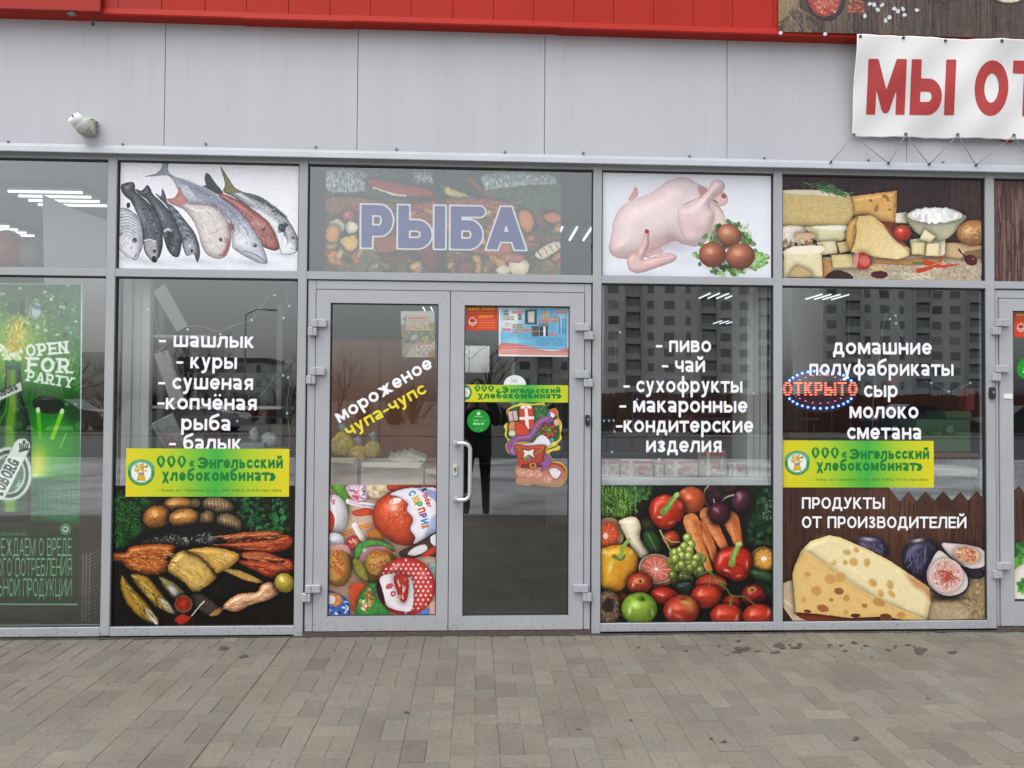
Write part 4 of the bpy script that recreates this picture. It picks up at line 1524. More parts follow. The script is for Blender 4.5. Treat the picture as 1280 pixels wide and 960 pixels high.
    A.poly([(152, 216), (195, 226), (228, 190), (250, 212), (270, 250), (330, 308), (392, 380), (442, 470), (456, 550), (442, 640), (420, 662), (375, 632), (345, 560), (320, 450), (290, 370), (250, 312), (212, 272), (180, 252)], '5a5e6e', '24262f', ew=36, nz=.2, nc=3, lit=.35)
    A.glow(320, 380, 16, 90, -28, '979bab', .6)
    A.line([(345, 490), (365, 478), (385, 490)], 16, 'd9dade', a=.8); A.ell(393, 582, 11, 11, 0, '9a9ba2', '30323a'); A.ell(394, 582, 7, 7, 0, '121318')
    A.poly([(360, 500), (395, 500), (400, 560), (370, 600)], '23252c', a=.6, soft=6)
    A.poly([(282, 244), (320, 262), (328, 212), (350, 258), (360, 300), (412, 340), (470, 410), (532, 490), (566, 570), (574, 650), (556, 694), (532, 640), (490, 652), (465, 602), (440, 500), (400, 412), (358, 330)], '6f7686', '2a2d38', ew=34, nz=.12, lit=.3)
    for k in range(13):
        x, y = 395 + k * 11, 340 + k * 20
        A.line([(x - 16, y + 10), (x + 6, y - 2), (x + 24, y + 14)], 5, '30343f' if k % 2 else 'aab0bc', a=.75)
    A.poly([(470, 560), (520, 550), (545, 600), (535, 640), (490, 645)], 'a9acb5', a=.8, soft=6); A.ell(520, 618, 13, 13, 0, 'd4d2cc', '50525a'); A.ell(521, 619, 9, 9, 0, '15161b')
    A.glow(510, 585, 14, 10, 0, 'f2f2f2', .8)
    # pink bream on top
    A.poly([(355, 282), (400, 276), (428, 240), (438, 198), (466, 250), (500, 300), (560, 310), (640, 320), (712, 360), (756, 430), (776, 510), (771, 590), (742, 655), (690, 672), (620, 642), (580, 570), (560, 490), (520, 410), (470, 350), (430, 332), (385, 312)], 'd8cbca', '94807f', ew=50, nz=.1, lit=.3)
    A.poly([(355, 282), (400, 276), (430, 240), (438, 200), (462, 250), (494, 298), (450, 320), (400, 315)], 'c8756f', 'a25a56', ew=14, nz=.15, a=.9)
    A.line([(500, 310), (600, 320), (700, 350), (760, 440), (800, 465)], 6, '9a6668', a=.8); A.line([(560, 330), (640, 380), (680, 470)], 4, 'a88a8c', a=.7)
    A.line([(570, 370), (585, 440), (600, 510)], 6, 'b9a09a', a=.7); A.line([(620, 512), (680, 495), (700, 470)], 5, 'a28083', a=.7)
    A.poly([(735, 530), (770, 560), (765, 610), (735, 650), (720, 640), (745, 590)], 'a8504e', a=.8, soft=5)
    A.poly([(768, 430), (800, 462), (780, 560), (770, 500)], '8c4c50', a=.5, soft=6)
    A.ell(710, 546, 16, 15, 0, 'e0d8c8', '8a5a58'); A.ell(710, 546, 11, 11, 0, '2a2024'); A.ell(706, 541, 4, 3, 0, 'ffffff'); A.line([(700, 645), (735, 655)], 7, 'a04a48')
    for where, cols, ang, n in (([(430, 160), (700, 280), (900, 450), (980, 600), (860, 600), (700, 380), (480, 250)], ['9aa4bc', 'd8dde8', '6c7894', 'eceff5'], 48, 260), ([(520, 320), (720, 380), (760, 560), (680, 650), (580, 540)], ['ede0de', 'b89c9c', 'c9a8a6', 'f4ecea'], 65, 240),
                                ([(40, 380), (180, 420), (190, 560), (120, 640), (40, 560)], ['8c8f9a', 'dfe1e6', '70737e'], 70, 130), ([(780, 280), (1000, 430), (1060, 590), (960, 540), (850, 380)], ['d8948c', '8c403c', 'e4b0a6'], 50, 150),
                                ([(860, 260), (1080, 350), (1190, 520), (1180, 610), (1110, 600), (1000, 400)], ['e2e4e8', '7c8288', 'c0c4c8'], 50, 170), ([(270, 330), (400, 420), (440, 560), (390, 620), (340, 500)], ['7c8090', '33363f', '999dab'], 62, 120), ([(380, 340), (520, 500), (560, 620), (480, 560), (420, 440)], ['8c93a2', '2c2f38', 'b4bac6'], 60, 120)):
        A.fur(n, where, 12, 2.4, cols, (ang, 30))
    A.photo(.6, 6, .20, 1.2).tone(1.10, .62)
    return A.grain(.03)


def art_ryba():
    A = Art((380, 200), 3.459, (85, 30, 1118, 510), '746850')
    A.ao, A.aow = .5, 10
    A.poly([(85, 30), (1118, 30), (1118, 170), (85, 170)], '515a48', sm=False, nz=.2, nc=6)
    def net(x0, y0, x1, y1, c1, c2):
        A.poly([(x0, y0), (x1, y0 + 5), (x1 - 10, y1), (x0 + 40, y1 + 10), (x0 - 10, y1 - 15)], c1, nz=.2, nc=3)
        A.fur(260, [(x0, y0), (x1, y0), (x1, y1), (x0, y1)], 14, 4, [c2, 'c9cdca', '767f7c', '59635c'], (80, 25))
    net(100, 46, 262, 128, 'a0a6a4', 'd8dad6'); net(480, 50, 570, 90, '6f7a70', 'bfc6c0'); net(790, 60, 1065, 132, 'a3aca9', 'd8dedb')
    A.poly([(800, 130), (1118, 110), (1118, 230), (960, 220), (820, 180)], '56654c', nz=.2, nc=8)
    A.poly([(560, 50), (720, 60), (790, 160), (700, 180), (600, 170)], '3e4a38', nz=.2)
    A.poly([(270, 82), (360, 92), (545, 128), (538, 162), (400, 150), (300, 115)], 'a4503c', '6c3a30', ew=14, nz=.15)
    A.line([(300, 120), (380, 145), (440, 156)], 8, 'd8ccc0')
    A.poly([(585, 102), (640, 125), (745, 168), (650, 168), (610, 140)], 'cabd80', '8c8a58', ew=10); A.line([(715, 80), (790, 150), (860, 200)], 18, 'a25a48', 6)
    A.poly([(430, 200), (560, 175), (760, 165), (890, 190), (930, 240), (880, 290), (760, 330), (560, 300), (450, 260)], 'a4634c', '6e4032', ew=26, nz=.3, nc=7)
    A.poly([(640, 330), (760, 300), (860, 330), (900, 400), (850, 420), (700, 390)], 'a8664c', '7c4836', ew=20, nz=.25)
    A.poly([(95, 165), (260, 165), (400, 200), (330, 235), (200, 225), (95, 235)], '8a643e', '5c4630', ew=16, nz=.25)
    cols = ['c48a48', 'a3622c', 'd0a25c', '6e4a2c', '8c5a2e', 'b9793a', '5a5638', 'c9a878', '463c2c']
    def leaf(x, y, r):
        s = r.uniform(16, 46); t = r.uniform(0, 180)
        c = r.choice(cols)
        A.ell(x, y, s, s * r.uniform(.35, .8), t, c, '4a3826', ew=s * .5, a=r.uniform(.7, 1), nz=.2, n=10)
    A.scatter(70, [(90, 240), (300, 260), (420, 330), (640, 380), (640, 500), (90, 500)], leaf)
    A.scatter(46, [(640, 400), (860, 420), (1110, 380), (1110, 500), (640, 500)], leaf)
    A.scatter(26, [(930, 200), (1110, 230), (1110, 400), (950, 360)], leaf)
    A.fur(150, [(430, 200), (890, 190), (930, 250), (760, 330), (450, 262)], 46, 5, ['c07c5c', '84503c', 'd0966c', '6c4434'], (6, 10)); A.scatter(22, [(430, 210), (900, 200), (930, 270), (640, 400), (450, 300)], leaf)
    A.poly([(380, 280), (560, 300), (600, 420), (560, 490), (470, 380)], '7c3a30', '4c2a26', ew=26, nz=.2); A.poly([(300, 330), (400, 330), (420, 380), (330, 400)], '97603e', '5a4030', ew=16)
    A.ell(192, 245, 27, 29, 0, 'b85a66', '7c3444'); A.glow(184, 236, 8, 8, 0, 'e6b4b8'); A.ell(204, 292, 29, 28, 0, 'ddd5c6', '9c927e'); A.ell(140, 290, 36, 34, 0, 'd8cdb4', '9a8a68')
    A.ell(125, 320, 34, 40, 10, 'cc9a54', '8a6436'); A.poly([(160, 340), (220, 325), (230, 370), (200, 395), (165, 370)], 'd2b068', '8c7038', ew=16)
    for x, y in ((255, 395), (275, 400), (300, 405), (320, 420)):
        A.line([(x, y), (x + 10, y + 60), (x + 50, y + 90)], 7, '6e7248')
    A.ell(960, 262, 32, 50, -20, 'c98a58', '8c5a38'); A.ell(1075, 250, 38, 22, 10, 'c07c50', '8c5636'); A.ell(930, 462, 46, 40, 0, 'ddd2ba', 'a08c70'); A.ell(862, 478, 32, 22, 0, 'd6cab0', '9c8a6c')
    A.ell(918, 425, 34, 20, 0, 'b86a68', '844448'); A.poly([(1000, 400), (1090, 350), (1110, 380), (1030, 430)], 'd0c2ae', '8a7c6c', ew=12)
    for k in range(4):
        A.line([(1010 + 26 * k, 395 - 12 * k), (1030 + 24 * k, 420 - 12 * k)], 4, '5a4c40')
    A.poly([(568, 30), (612, 30), (612, 510), (568, 510)], '2c2a26', sm=False, a=.45, soft=4)  # darker band of the sheen along the fold, painted into the picture
    A.poly([(790, 30), (1118, 30), (1118, 510), (790, 510)], 'c8ccd0', sm=False, a=.10, soft=3); A.poly([(85, 30), (420, 30), (420, 510), (85, 510)], 'c8c8c0', sm=False, a=.08, soft=40)  # pale veils of reflected sheen painted over both sides
    A.text('0.12.26', 250, 70, 12, 'd0d4d4', w=.2, a=.5)
    A.photo(1.8, 8, .18).tone(1.25, 1.0, 1.25)
    return A.grain(.06)


def art_chicken():
    A = Art((740, 200), 5.224, (55, 75, 1195, 775), 'e3e6ee')
    A.ao, A.aow = .0, 14
    A.glow(300, 745, 240, 30, 0, 'c9ccd8', .7); A.glow(560, 580, 160, 34, 0, 'b9bfd0', .8); A.glow(620, 650, 120, 60, 0, 'd0d5e2', .8); A.glow(900, 748, 240, 26, 0, 'c5cbd0', .6)
    A.poly([(236, 262), (262, 215), (282, 176), (298, 198), (296, 238), (262, 262)], 'dba79f', 'b98a86', ew=14)
    A.poly([(110, 560), (128, 480), (140, 400), (172, 330), (240, 275), (400, 205), (500, 135), (600, 113), (680, 148), (750, 190), (768, 215), (850, 330), (872, 390), (862, 440), (790, 480), (740, 535), (680, 566), (600, 552), (540, 530), (460, 562), (420, 590), (300, 640), (180, 642), (125, 612)],
           'e8d2d2', 'c3a0a2', ew=110, nz=.04, nc=14, lit=.3, shine=.25)
    A.poly([(480, 150), (600, 118), (690, 155), (750, 200), (720, 240), (640, 200), (520, 170)], 'd3c8d0', a=.5, soft=20); A.line([(240, 290), (400, 215), (560, 165), (660, 170)], 26, 'ecdcdc', a=.6, soft=18)
    A.poly([(695, 170), (752, 190), (735, 230), (705, 235)], 'b98486', a=.8, soft=5)
    # thigh and drumstick
    A.poly([(560, 330), (640, 290), (740, 215), (778, 150), (815, 124), (862, 150), (858, 200), (800, 240), (770, 300), (800, 360), (770, 450), (720, 520), (640, 540), (580, 470)], 'e9d0ce', 'cda8a8', ew=50, nz=.04, lit=.3, shine=.25)
    A.line([(600, 292), (660, 262), (720, 238)], 5, '96605c', 2); A.ell(640, 430, 70, 50, 20, 'd9b0b6', a=.6, soft=40); A.ell(705, 455, 26, 18, -30, 'c9989c', a=.6, soft=16)
    A.poly([(790, 250), (850, 210), (882, 236), (882, 282), (842, 300), (800, 285)], 'e0bdb4', 'b98478', ew=24); A.ell(862, 236, 18, 15, 20, 'a86a66', '7c4444'); A.line([(795, 262), (820, 280)], 9, '9a5c5a')
    A.poly([(800, 300), (840, 330), (872, 392), (850, 440), (790, 470), (800, 390)], 'e8d6c8', 'cdb0a2', ew=24, a=.8)
    A.poly([(460, 560), (500, 480), (560, 530), (600, 552), (540, 560)], 'a8868a', a=.5, soft=14); A.poly([(340, 560), (470, 490), (490, 560), (440, 590)], 'c9a2a2', a=.55, soft=16); A.glow(200, 420, 60, 110, 30, 'ecdada', .5); A.glow(170, 610, 60, 30, 0, 'd2a6a6', .5)
    A.glow(440, 330, 130, 60, -20, 'efdfe0', .6)
    # wing
    A.poly([(345, 465), (360, 452), (374, 466), (370, 560), (345, 620), (340, 650), (420, 625), (500, 606), (552, 630), (530, 664), (430, 702), (310, 738), (245, 716), (228, 664), (240, 630), (300, 590), (330, 530)], 'e2bdb8', 'b98e8c', ew=30, nz=.05, lit=.3, shine=.2)
    A.ell(359, 466, 14, 13, 0, 'b2403c', '8a2c2c'); A.line([(356, 480), (366, 540), (350, 610)], 5, 'c47c78'); A.ell(290, 610, 22, 26, 0, 'c9a29e', a=.7, soft=8); A.line([(345, 632), (420, 640), (500, 625)], 5, 'c08e88', a=.8)
    A.poly([(345, 590), (430, 572), (465, 605), (400, 622), (348, 634)], 'c9a0a0', 'a27c7e', ew=16, a=.8)
    # lettuce and eggs
    A.leaves(260, [(665, 580), (720, 520), (760, 450), (830, 420), (900, 395), (1000, 440), (1050, 520), (1060, 590), (1145, 630), (1130, 690), (1000, 745), (820, 755), (730, 715), (680, 650)], 19, ['4e7c3e', '6f9e50', '8fbb6c', '3a5e30', 'a8cc88', '557a48'], .6)
    A.leaves(60, [(1000, 590), (1145, 620), (1130, 690), (1040, 710)], 16, ['8fc068', 'b0d890', '74a452'], .7); A.fur(14, [(960, 440), (1010, 440), (1040, 500), (980, 480)], 34, 4, ['a6c884', '86ae60'], (-50, 20))
    A.poly([(790, 470), (830, 430), (830, 540), (780, 560)], '2e4424', a=.6, soft=10)
    A.glow(880, 560, 60, 24, 0, '2e2a1c', .9); A.glow(900, 695, 130, 26, 0, '2c3c20', .9)
    for cx, cy, rx, ry, rot, c in ((895, 490, 83, 72, 20, 'c07c54'), (787, 618, 90, 84, 0, 'b4685076'[:6]), (968, 628, 96, 86, -10, 'b96f50')):
        A.ell(cx, cy, rx, ry, rot, c, '7c4030', nz=.05, lit=.5, shine=.5); A.glow(cx - 14, cy - 26, 30, 22, 0, 'e2ac88', .75)
    A.photo(.6, 8, .06, 1.0).tone(1.04, .85)
    return A.grain(.02)


def planks(A, xs, y0, y1, cols, dark):
    r = A.rs
    for a, b in zip(xs[:-1], xs[1:]):
        A.poly([(a, y0), (b, y0), (b, y1), (a, y1)], r.choice(cols), sm=False, nz=.12, nc=9)
        A.fur(int((b - a) * (y1 - y0) / 900), [(a + 3, y0), (b - 3, y0), (b - 3, y1), (a + 3, y1)], (y1 - y0) * .3, 3, [dark, r.choice(cols), r.choice(cols)], (90, 1.2))
        A.line([(b, y0), (b, y1)], 5, dark, sm=False)


def art_cheese():
    A = Art((965, 205), 4.063, (45, 45, 1095, 600), '33262a')
    A.ao, A.aow = .32, 13
    planks(A, [45, 130, 215, 330, 440, 560, 680, 790, 900, 1000, 1095], 45, 420, ['3c2c2e', '44302f', '38282c', '4a3434'], '231a1e')
    A.poly([(45, 480), (400, 470), (1095, 430), (1095, 600), (45, 600)], 'b3a48a', sm=False, nz=.18, nc=3)
    A.leaves(300, [(350, 520), (700, 510), (1090, 470), (1090, 596), (350, 596)], 9, ['d2c5aa', '8f8068', 'c2b294', 'a49478'], .5)
    A.poly([(880, 400), (1000, 400), (1095, 420), (1095, 470), (950, 480), (860, 470)], 'c9ab7c', '8a6a44', ew=14, sm=False); A.poly([(980, 445), (1095, 425), (1095, 480), (960, 490)], '6d4a34', sm=False, a=.7, soft=4)
    A.poly([(480, 478), (700, 482), (870, 470), (860, 505), (700, 516), (510, 505)], 'b08050', '7a5434', ew=10, sm=False)
    # orange wedge
    A.poly([(392, 166), (636, 134), (633, 232), (622, 297), (555, 292), (480, 262), (412, 268)], 'dcaa62', 'b27c40', ew=26, sm=False, nz=.06, lit=.3)
    for x, y, a, b in ((500, 186, 10, 7), (530, 226, 9, 20), (576, 166, 18, 9), (590, 184, 10, 6), (624, 212, 6, 10), (598, 232, 8, 6)):
        A.ell(x, y, a, b, 20, 'b0763e', '7c4c26')
    A.poly([(628, 250), (685, 244), (685, 300), (626, 300)], 'e6dfca', 'b9ac90', ew=12, sm=False)
    # block
    A.poly([(45, 150), (75, 134), (350, 142), (398, 170), (411, 225), (406, 280), (368, 312), (45, 316)], 'cbb377', '9c8550', ew=26, nz=.08, nc=3)
    A.poly([(62, 150), (90, 130), (350, 138), (392, 162), (370, 172), (200, 160)], 'e0d5ba', 'b9a878', ew=10, a=.95); A.fur(60, [(80, 190), (380, 190), (380, 300), (60, 300)], 14, 2.5, ['a8915c', 'ddcc98'], (0, 20))
    A.line([(162, 94), (240, 115), (320, 128), (380, 160)], 7, '3e6a3e'); A.fur(90, [(170, 95), (300, 112), (385, 150), (370, 165), (250, 135)], 40, 5, ['4b7a48', '6a9660', '35583a'], (20, 22))
    # soft cheeses
    A.poly([(45, 322), (165, 318), (172, 350), (120, 400), (45, 420)], 'e6dfce', 'a8977c', ew=20, nz=.1); A.poly([(178, 318), (370, 318), (372, 345), (360, 388), (230, 392), (190, 350)], 'd8d0a4', 'a39a6c', ew=22); A.poly([(215, 316), (380, 312), (372, 334), (240, 332)], 'ece8da', a=.9, soft=3)
    A.poly([(120, 352), (205, 350), (222, 372), (160, 408), (128, 395)], 'c9ac86', '8c7050', ew=16); A.leaves(60, [(50, 390), (200, 385), (230, 420), (60, 450)], 12, ['cdb894', 'a48a68', 'e6d8bc', '8a7054'], .6)
    A.poly([(228, 395), (325, 390), (335, 455), (240, 462)], 'e2d6ac', 'b4a274', ew=14, sm=False); A.poly([(330, 398), (380, 392), (398, 440), (345, 455)], 'd0be88', 'a08c5c', ew=12, sm=False)
    A.poly([(300, 462), (410, 456), (418, 526), (310, 530)], 'd6c48c', 'a8925c', ew=16, sm=False, nz=.1); A.poly([(255, 480), (300, 500), (298, 560), (260, 575)], 'c08a58', '8a6038', ew=14)
    A.poly([(60, 452), (105, 418), (250, 414), (258, 572), (60, 576)], 'e4d8ae', 'b8a678', ew=22, sm=False, nz=.05); A.poly([(60, 455), (110, 420), (250, 416), (245, 450)], 'efe8d2', a=.9, soft=4); A.poly([(95, 545), (130, 515), (195, 545), (195, 572), (90, 572)], 'c0a878', '8c774c', ew=16)
    # long wedge
    A.poly([(376, 395), (378, 340), (392, 300), (420, 272), (440, 264), (470, 262), (462, 300), (440, 360), (420, 448), (400, 446)], 'c99f52', '94703a', ew=22, lit=.3, nz=.08)
    A.poly([(440, 264), (498, 261), (520, 270), (560, 302), (640, 372), (706, 436), (700, 455), (690, 468), (660, 478), (640, 486), (560, 476), (470, 460), (402, 446), (420, 400), (430, 350), (428, 300)], 'ecd9a4', 'cdb070', ew=16, sm=False, nz=.04, grad=('d9bb78', 660, 480, 440, 290))
    A.poly([(498, 261), (520, 270), (706, 436), (700, 456), (640, 400), (540, 310)], 'd2b06c', sm=False, a=.8, soft=3); A.fur(40, [(450, 300), (560, 340), (660, 450), (450, 440)], 16, 2.2, ['f4e6bc', 'd4ba80'], (30, 50))
    # tomato, bowl of curd, cubes, bread
    A.poly([(560, 300), (630, 300), (640, 360), (690, 420), (640, 400)], '8a3c2c', a=.8, soft=4)
    for (x0, x1, y0, y1) in ((700, 880, 378, 470),):
        A.poly([(700, 385), (760, 375), (880, 385), (880, 465), (840, 470), (710, 460)], 'e8e2c6', 'b9ac84', ew=14, sm=False)
    A.poly([(690, 250), (970, 255), (955, 310), (900, 372), (840, 388), (750, 360), (700, 310)], 'b5b294', '77745c', ew=24, nz=.14, nc=3)
    A.ell(828, 262, 142, 38, 0, 'd6d6cc', '8c8c84', ew=12); A.leaves(120, [(705, 260), (760, 235), (900, 236), (950, 265), (880, 290), (760, 288)], 17, ['f4f4f0', 'e2e3e0', 'cfd2d0', 'ffffff'], .7)
    A.line([(690, 255), (740, 228), (900, 226), (968, 258)], 3, 'b9bcb8', a=.8)
    A.poly([(748, 380), (775, 332), (832, 368), (800, 404)], 'e9dfb4', 'bca874', ew=12, sm=False); A.poly([(712, 398), (778, 398), (774, 460), (710, 456)], 'e2d49c', 'b09a62', ew=12, sm=False); A.poly([(785, 405), (850, 400), (848, 466), (782, 466)], 'e8dcac', 'b6a26e', ew=12, sm=False)
    A.ell(664, 350, 46, 42, 0, 'c8422e', '84241c', lit=.4); A.glow(650, 335, 10, 7, 0, 'f2b8a4'); A.line([(630, 318), (664, 325), (700, 315)], 5, '4a6a34')
    A.ell(460, 492, 46, 42, 20, 'c03c2e', '8a2420'); A.ell(470, 492, 30, 28, 20, 'cf6a58', 'a23c30', ew=10); A.poly([(415, 455), (440, 450), (432, 520), (416, 520)], 'd8b0a0', a=.7)
    A.ell(1022, 350, 86, 66, -8, 'bb8650', '7c4c2a', nz=.18, lit=.4); A.fur(60, [(960, 310), (1080, 310), (1080, 380), (960, 380)], 20, 3, ['d2a876', '8c5c34', 'e0c29a'], (-30, 30))
    A.line([(742, 542), (800, 528), (840, 505), (878, 458)], 24, 'c23c24', 6); A.line([(720, 502), (760, 505)], 14, '5a7a40'); A.line([(780, 500), (860, 520), (950, 508)], 28, 'c4442a', 6); A.glow(830, 508, 40, 4, -20, 'f0a888', .7)
    A.ell(1010, 488, 34, 26, 20, '5c1a1e', '2a0c10'); A.line([(990, 478), (960, 450), (948, 432)], 8, '2e1a1a'); A.glow(1022, 482, 10, 6, 0, 'c08a84', .7)
    A.ell(545, 562, 44, 20, 0, '54232e', '2a1218'); A.poly([(280, 560), (330, 538), (400, 560), (400, 590), (280, 590)], '3c2a24', '241a18', ew=12); A.poly([(495, 520), (550, 515), (575, 535), (520, 545)], 'd0b27c', '9c7c4c', ew=8)
    A.fur(40, [(600, 530), (760, 560), (780, 590), (640, 585)], 50, 5, ['d6cab2', 'b3a68c', 'e2d8c4'], (20, 12)); A.ell(1072, 575, 14, 12, 0, '6a4c6a')
    A.photo(.6, 6, .14, 1.1).tone(1.06, .92)
    return A.grain(.03)


def art_smoked():
    A = Art((130, 550), 3.84, (30, 210, 925, 900), '17130f')
    A.ao, A.aow = .75, 16
    planks(A, [30, 200, 380, 560, 740, 925], 210, 900, ['1a1613', '1e1915', '171310', '211b17'], '0b0908')
    A.fur(120, [(40, 700), (900, 700), (900, 890), (40, 890)], 40, 2, ['2e2824', '3a332e', '0a0807'], (80, 12))
    A.fur(700, [(45, 265), (140, 270), (260, 300), (200, 400), (130, 510), (45, 500)], 30, 3, ['1f5a26', '2f7a34', '123c18', '46933f', '0e2c12'], (40, 50))
    A.leaves(260, [(600, 275), (890, 278), (890, 440), (760, 440), (640, 400)], 13, ['1d4a2a', '2c6a3a', '12331c', '418a50', '0d2415'], .7)
    def bun(x, y, rx, ry, rot, c, e):
        A.ell(x, y, rx, ry, rot, c, e, nz=.2, lit=.5); A.glow(x - rx * .2, y - ry * .4, rx * .4, ry * .25, rot, 'e6bf80', .6)
    bun(355, 312, 72, 42, 0, 'bf8640', '5a3618'); bun(252, 370, 66, 56, -15, 'b87c3a', '573417'); bun(390, 378, 78, 50, 0, 'c68f4a', '60401c')
    for pts in (((325, 355), (365, 345), (400, 330)), ((225, 350), (245, 380), (290, 385)), ((340, 380), (400, 372), (450, 388))):
        A.line(pts, 4, '7c5224', a=.8)
    for x, y, rx, ry, rot in ((548, 316, 76, 42, 10), (498, 382, 40, 44, 0), (600, 398, 64, 44, 20), (440, 302, 24, 22, 0)):
        A.ell(x, y, rx, ry, rot, 'a08a66', '3a2e1e', lit=.4)
        for k in range(-4, 5):
            A.line([(x + k * rx * .2 - 8, y - ry * .8), (x + k * rx * .22, y), (x + k * rx * .2 - 5, y + ry * .8)], 4, '54432e', a=.7)
    A.poly([(148, 482), (250, 440), (380, 414), (500, 404), (628, 436), (565, 480), (450, 512), (362, 528), (340, 494), (160, 502)], '1b1b1d', '0c0c0d', ew=24, nz=.2)
    A.fur(110, [(180, 485), (320, 455), (430, 460), (400, 500), (200, 495)], 16, 3, ['8c8a80', '5c5a54', 'b4b0a0'], (110, 30)); A.fur(60, [(440, 450), (580, 445), (520, 490), (440, 490)], 20, 3, ['77767a', '4a4a4e', 'a2a0a0'], (20, 50))
    for pts, c in (([(560, 462), (680, 442), (820, 436), (866, 446), (855, 470), (700, 480), (600, 482)], 'b05a34'), ([(530, 505), (640, 490), (800, 478), (880, 455), (908, 485), (885, 520), (800, 540), (660, 524)], 'a84826'), ([(640, 545), (760, 536), (860, 570), (850, 590), (720, 580)], 'b25c38'), ([(636, 580), (740, 580), (850, 590), (880, 568), (910, 595), (895, 632), (820, 668), (710, 622)], 'a5432a')):
        A.poly(pts, c, '5a2012', ew=16, nz=.2, nc=3, lit=.5)
    for p in (((580, 470), (700, 458), (840, 452)), ((600, 505), (740, 500), (860, 490)), ((660, 560), (760, 562), (850, 580)), ((680, 595), (780, 605), (870, 620))):
        A.line(p, 5, 'd99468', a=.6)
    A.poly([(32, 542), (100, 540), (130, 512), (230, 498), (332, 504), (336, 540), (300, 575), (348, 600), (285, 640), (185, 648), (120, 622), (80, 584), (32, 580)], 'b5662e', '4e2010', ew=24, nz=.25, nc=3, lit=.4)
    A.line([(40, 560), (150, 570), (260, 560), (330, 545)], 5, '6a3014'); A.line([(130, 590), (220, 610), (320, 605)], 6, 'd99a5a', a=.6); A.line([(140, 530), (230, 516), (310, 522)], 7, 'dfa264', a=.6); A.fur(70, [(110, 530), (320, 520), (310, 620), (130, 620)], 16, 3, ['d08a48', '7a3c1a', 'e2b078'], (20, 25))
    A.poly([(306, 622), (345, 548), (400, 530), (470, 560), (520, 620), (540, 660), (480, 710), (432, 732), (380, 682)], 'cfab5c', '7c5e28', ew=28, nz=.12, lit=.4); A.poly([(400, 530), (520, 514), (642, 545), (630, 592), (545, 640), (520, 612), (460, 556)], 'd0a654', '80602a', ew=26, nz=.12, lit=.4)
    A.glow(420, 600, 60, 26, 30, 'e0c684', .6); A.glow(580, 560, 30, 16, 10, 'f0d9a0', .6)
    for pts, c in (([(88, 648), (130, 700), (200, 776), (266, 872), (240, 884), (170, 852), (108, 782), (78, 700)], 'a98632'), ([(128, 645), (205, 655), (272, 730), (352, 832), (300, 828), (230, 782), (160, 702)], 'a88838'), ([(262, 655), (340, 688), (402, 752), (382, 792), (312, 742)], '8f8458')):
        A.poly(pts, c, '251c0c', ew=20, nz=.16, lit=.55)
    A.line([(110, 700), (160, 770), (220, 840)], 7, 'd9c07a', a=.6); A.line([(180, 680), (240, 740), (300, 800)], 8, 'dcc688', a=.6)
    for x, y, t in ((225, 845, 50), (300, 795, 48), (340, 730, 45)):
        A.ell(x, y, 48, 18, t, 'c8c8c4', '4a4a48', a=.85, nz=.3, nc=2)
    A.ell(240, 866, 24, 8, 48, 'e8e6de', '8a8880'); A.line([(250, 760), (290, 725)], 5, '2c2416')
    A.poly([(575, 622), (640, 622), (720, 655), (768, 686), (700, 680), (620, 650)], 'bb9658', '5c4422', ew=12, nz=.15)
    A.poly([(410, 750), (470, 740), (540, 790), (560, 830), (500, 842), (440, 800)], '4a4038', '1c1814', ew=18, nz=.3); A.line([(420, 845), (455, 800), (480, 775)], 5, 'd6d2c8'); A.poly([(505, 840), (550, 805), (580, 800), (545, 842)], 'a8814c', '5c4424', ew=8)
    A.ell(381, 788, 44, 44, 0, '7a5444', '3c2418', ew=10); A.ell(381, 786, 34, 34, 0, 'a63420', '741c12', nz=.35, nc=2); A.poly([(340, 860), (365, 838), (405, 842), (415, 860), (375, 886), (350, 880)], 'a43222', '621810', ew=12, nz=.35, nc=2)
    A.poly([(574, 792), (640, 742), (732, 728), (760, 692), (820, 684), (848, 718), (802, 762), (705, 792), (642, 822), (590, 818)], 'd9a882', '82543a', ew=22, nz=.12, lit=.5); A.line([(610, 790), (690, 760), (780, 735)], 9, 'ecd2b8', a=.6); A.line([(600, 800), (700, 775), (760, 755)], 4, '9c6a4a')
    for where, ang, cols in (([(560, 462), (700, 445), (860, 445), (880, 470), (640, 490)], 176, ['c87848', '7c2c14', 'e0a070']), ([(540, 505), (880, 465), (900, 490), (800, 530), (660, 520)], 174, ['c46a3c', '70240f', 'dc8c5c']),
                             ([(645, 550), (850, 570), (840, 588), (700, 578)], 8, ['c8703e', '74280f', 'e09868']), ([(645, 590), (880, 585), (890, 625), (820, 655), (710, 615)], 10, ['c4603a', '6c200e', 'dc8458']),
                             ([(60, 550), (320, 520), (330, 600), (180, 640), (90, 590)], 12, ['d8904c', '5c2a10', 'e8b478', '8a4418']), ([(330, 620), (400, 545), (510, 620), (440, 715)], 35, ['dfc27c', '8c6a2c', 'c09a48']),
                             ([(420, 535), (620, 545), (540, 630)], 30, ['e2c480', '94702e', 'c49c4a']), ([(95, 680), (250, 860), (180, 840)], 52, ['d0b468', '3c2c0e', '7c6020']), ([(150, 660), (330, 820), (220, 760)], 50, ['d4b86c', '3c2c0e', '7c6020']),
                             ([(585, 795), (700, 745), (830, 705), (790, 755), (640, 810)], 160, ['ecc8a8', 'a06844', 'd89c74'])):
        A.fur(70, where, 34, 2.6, cols, (ang, 9))
    A.ell(866, 686, 50, 46, 30, 'c8b250', '7c6a22', lit=.5, nz=.08); A.glow(850, 665, 14, 10, 30, 'f0e6a0', .8)
    A.photo(1.0, 6, .22, 1.2).tone(1.10, .95, 1.08)
    return A.grain(.05)
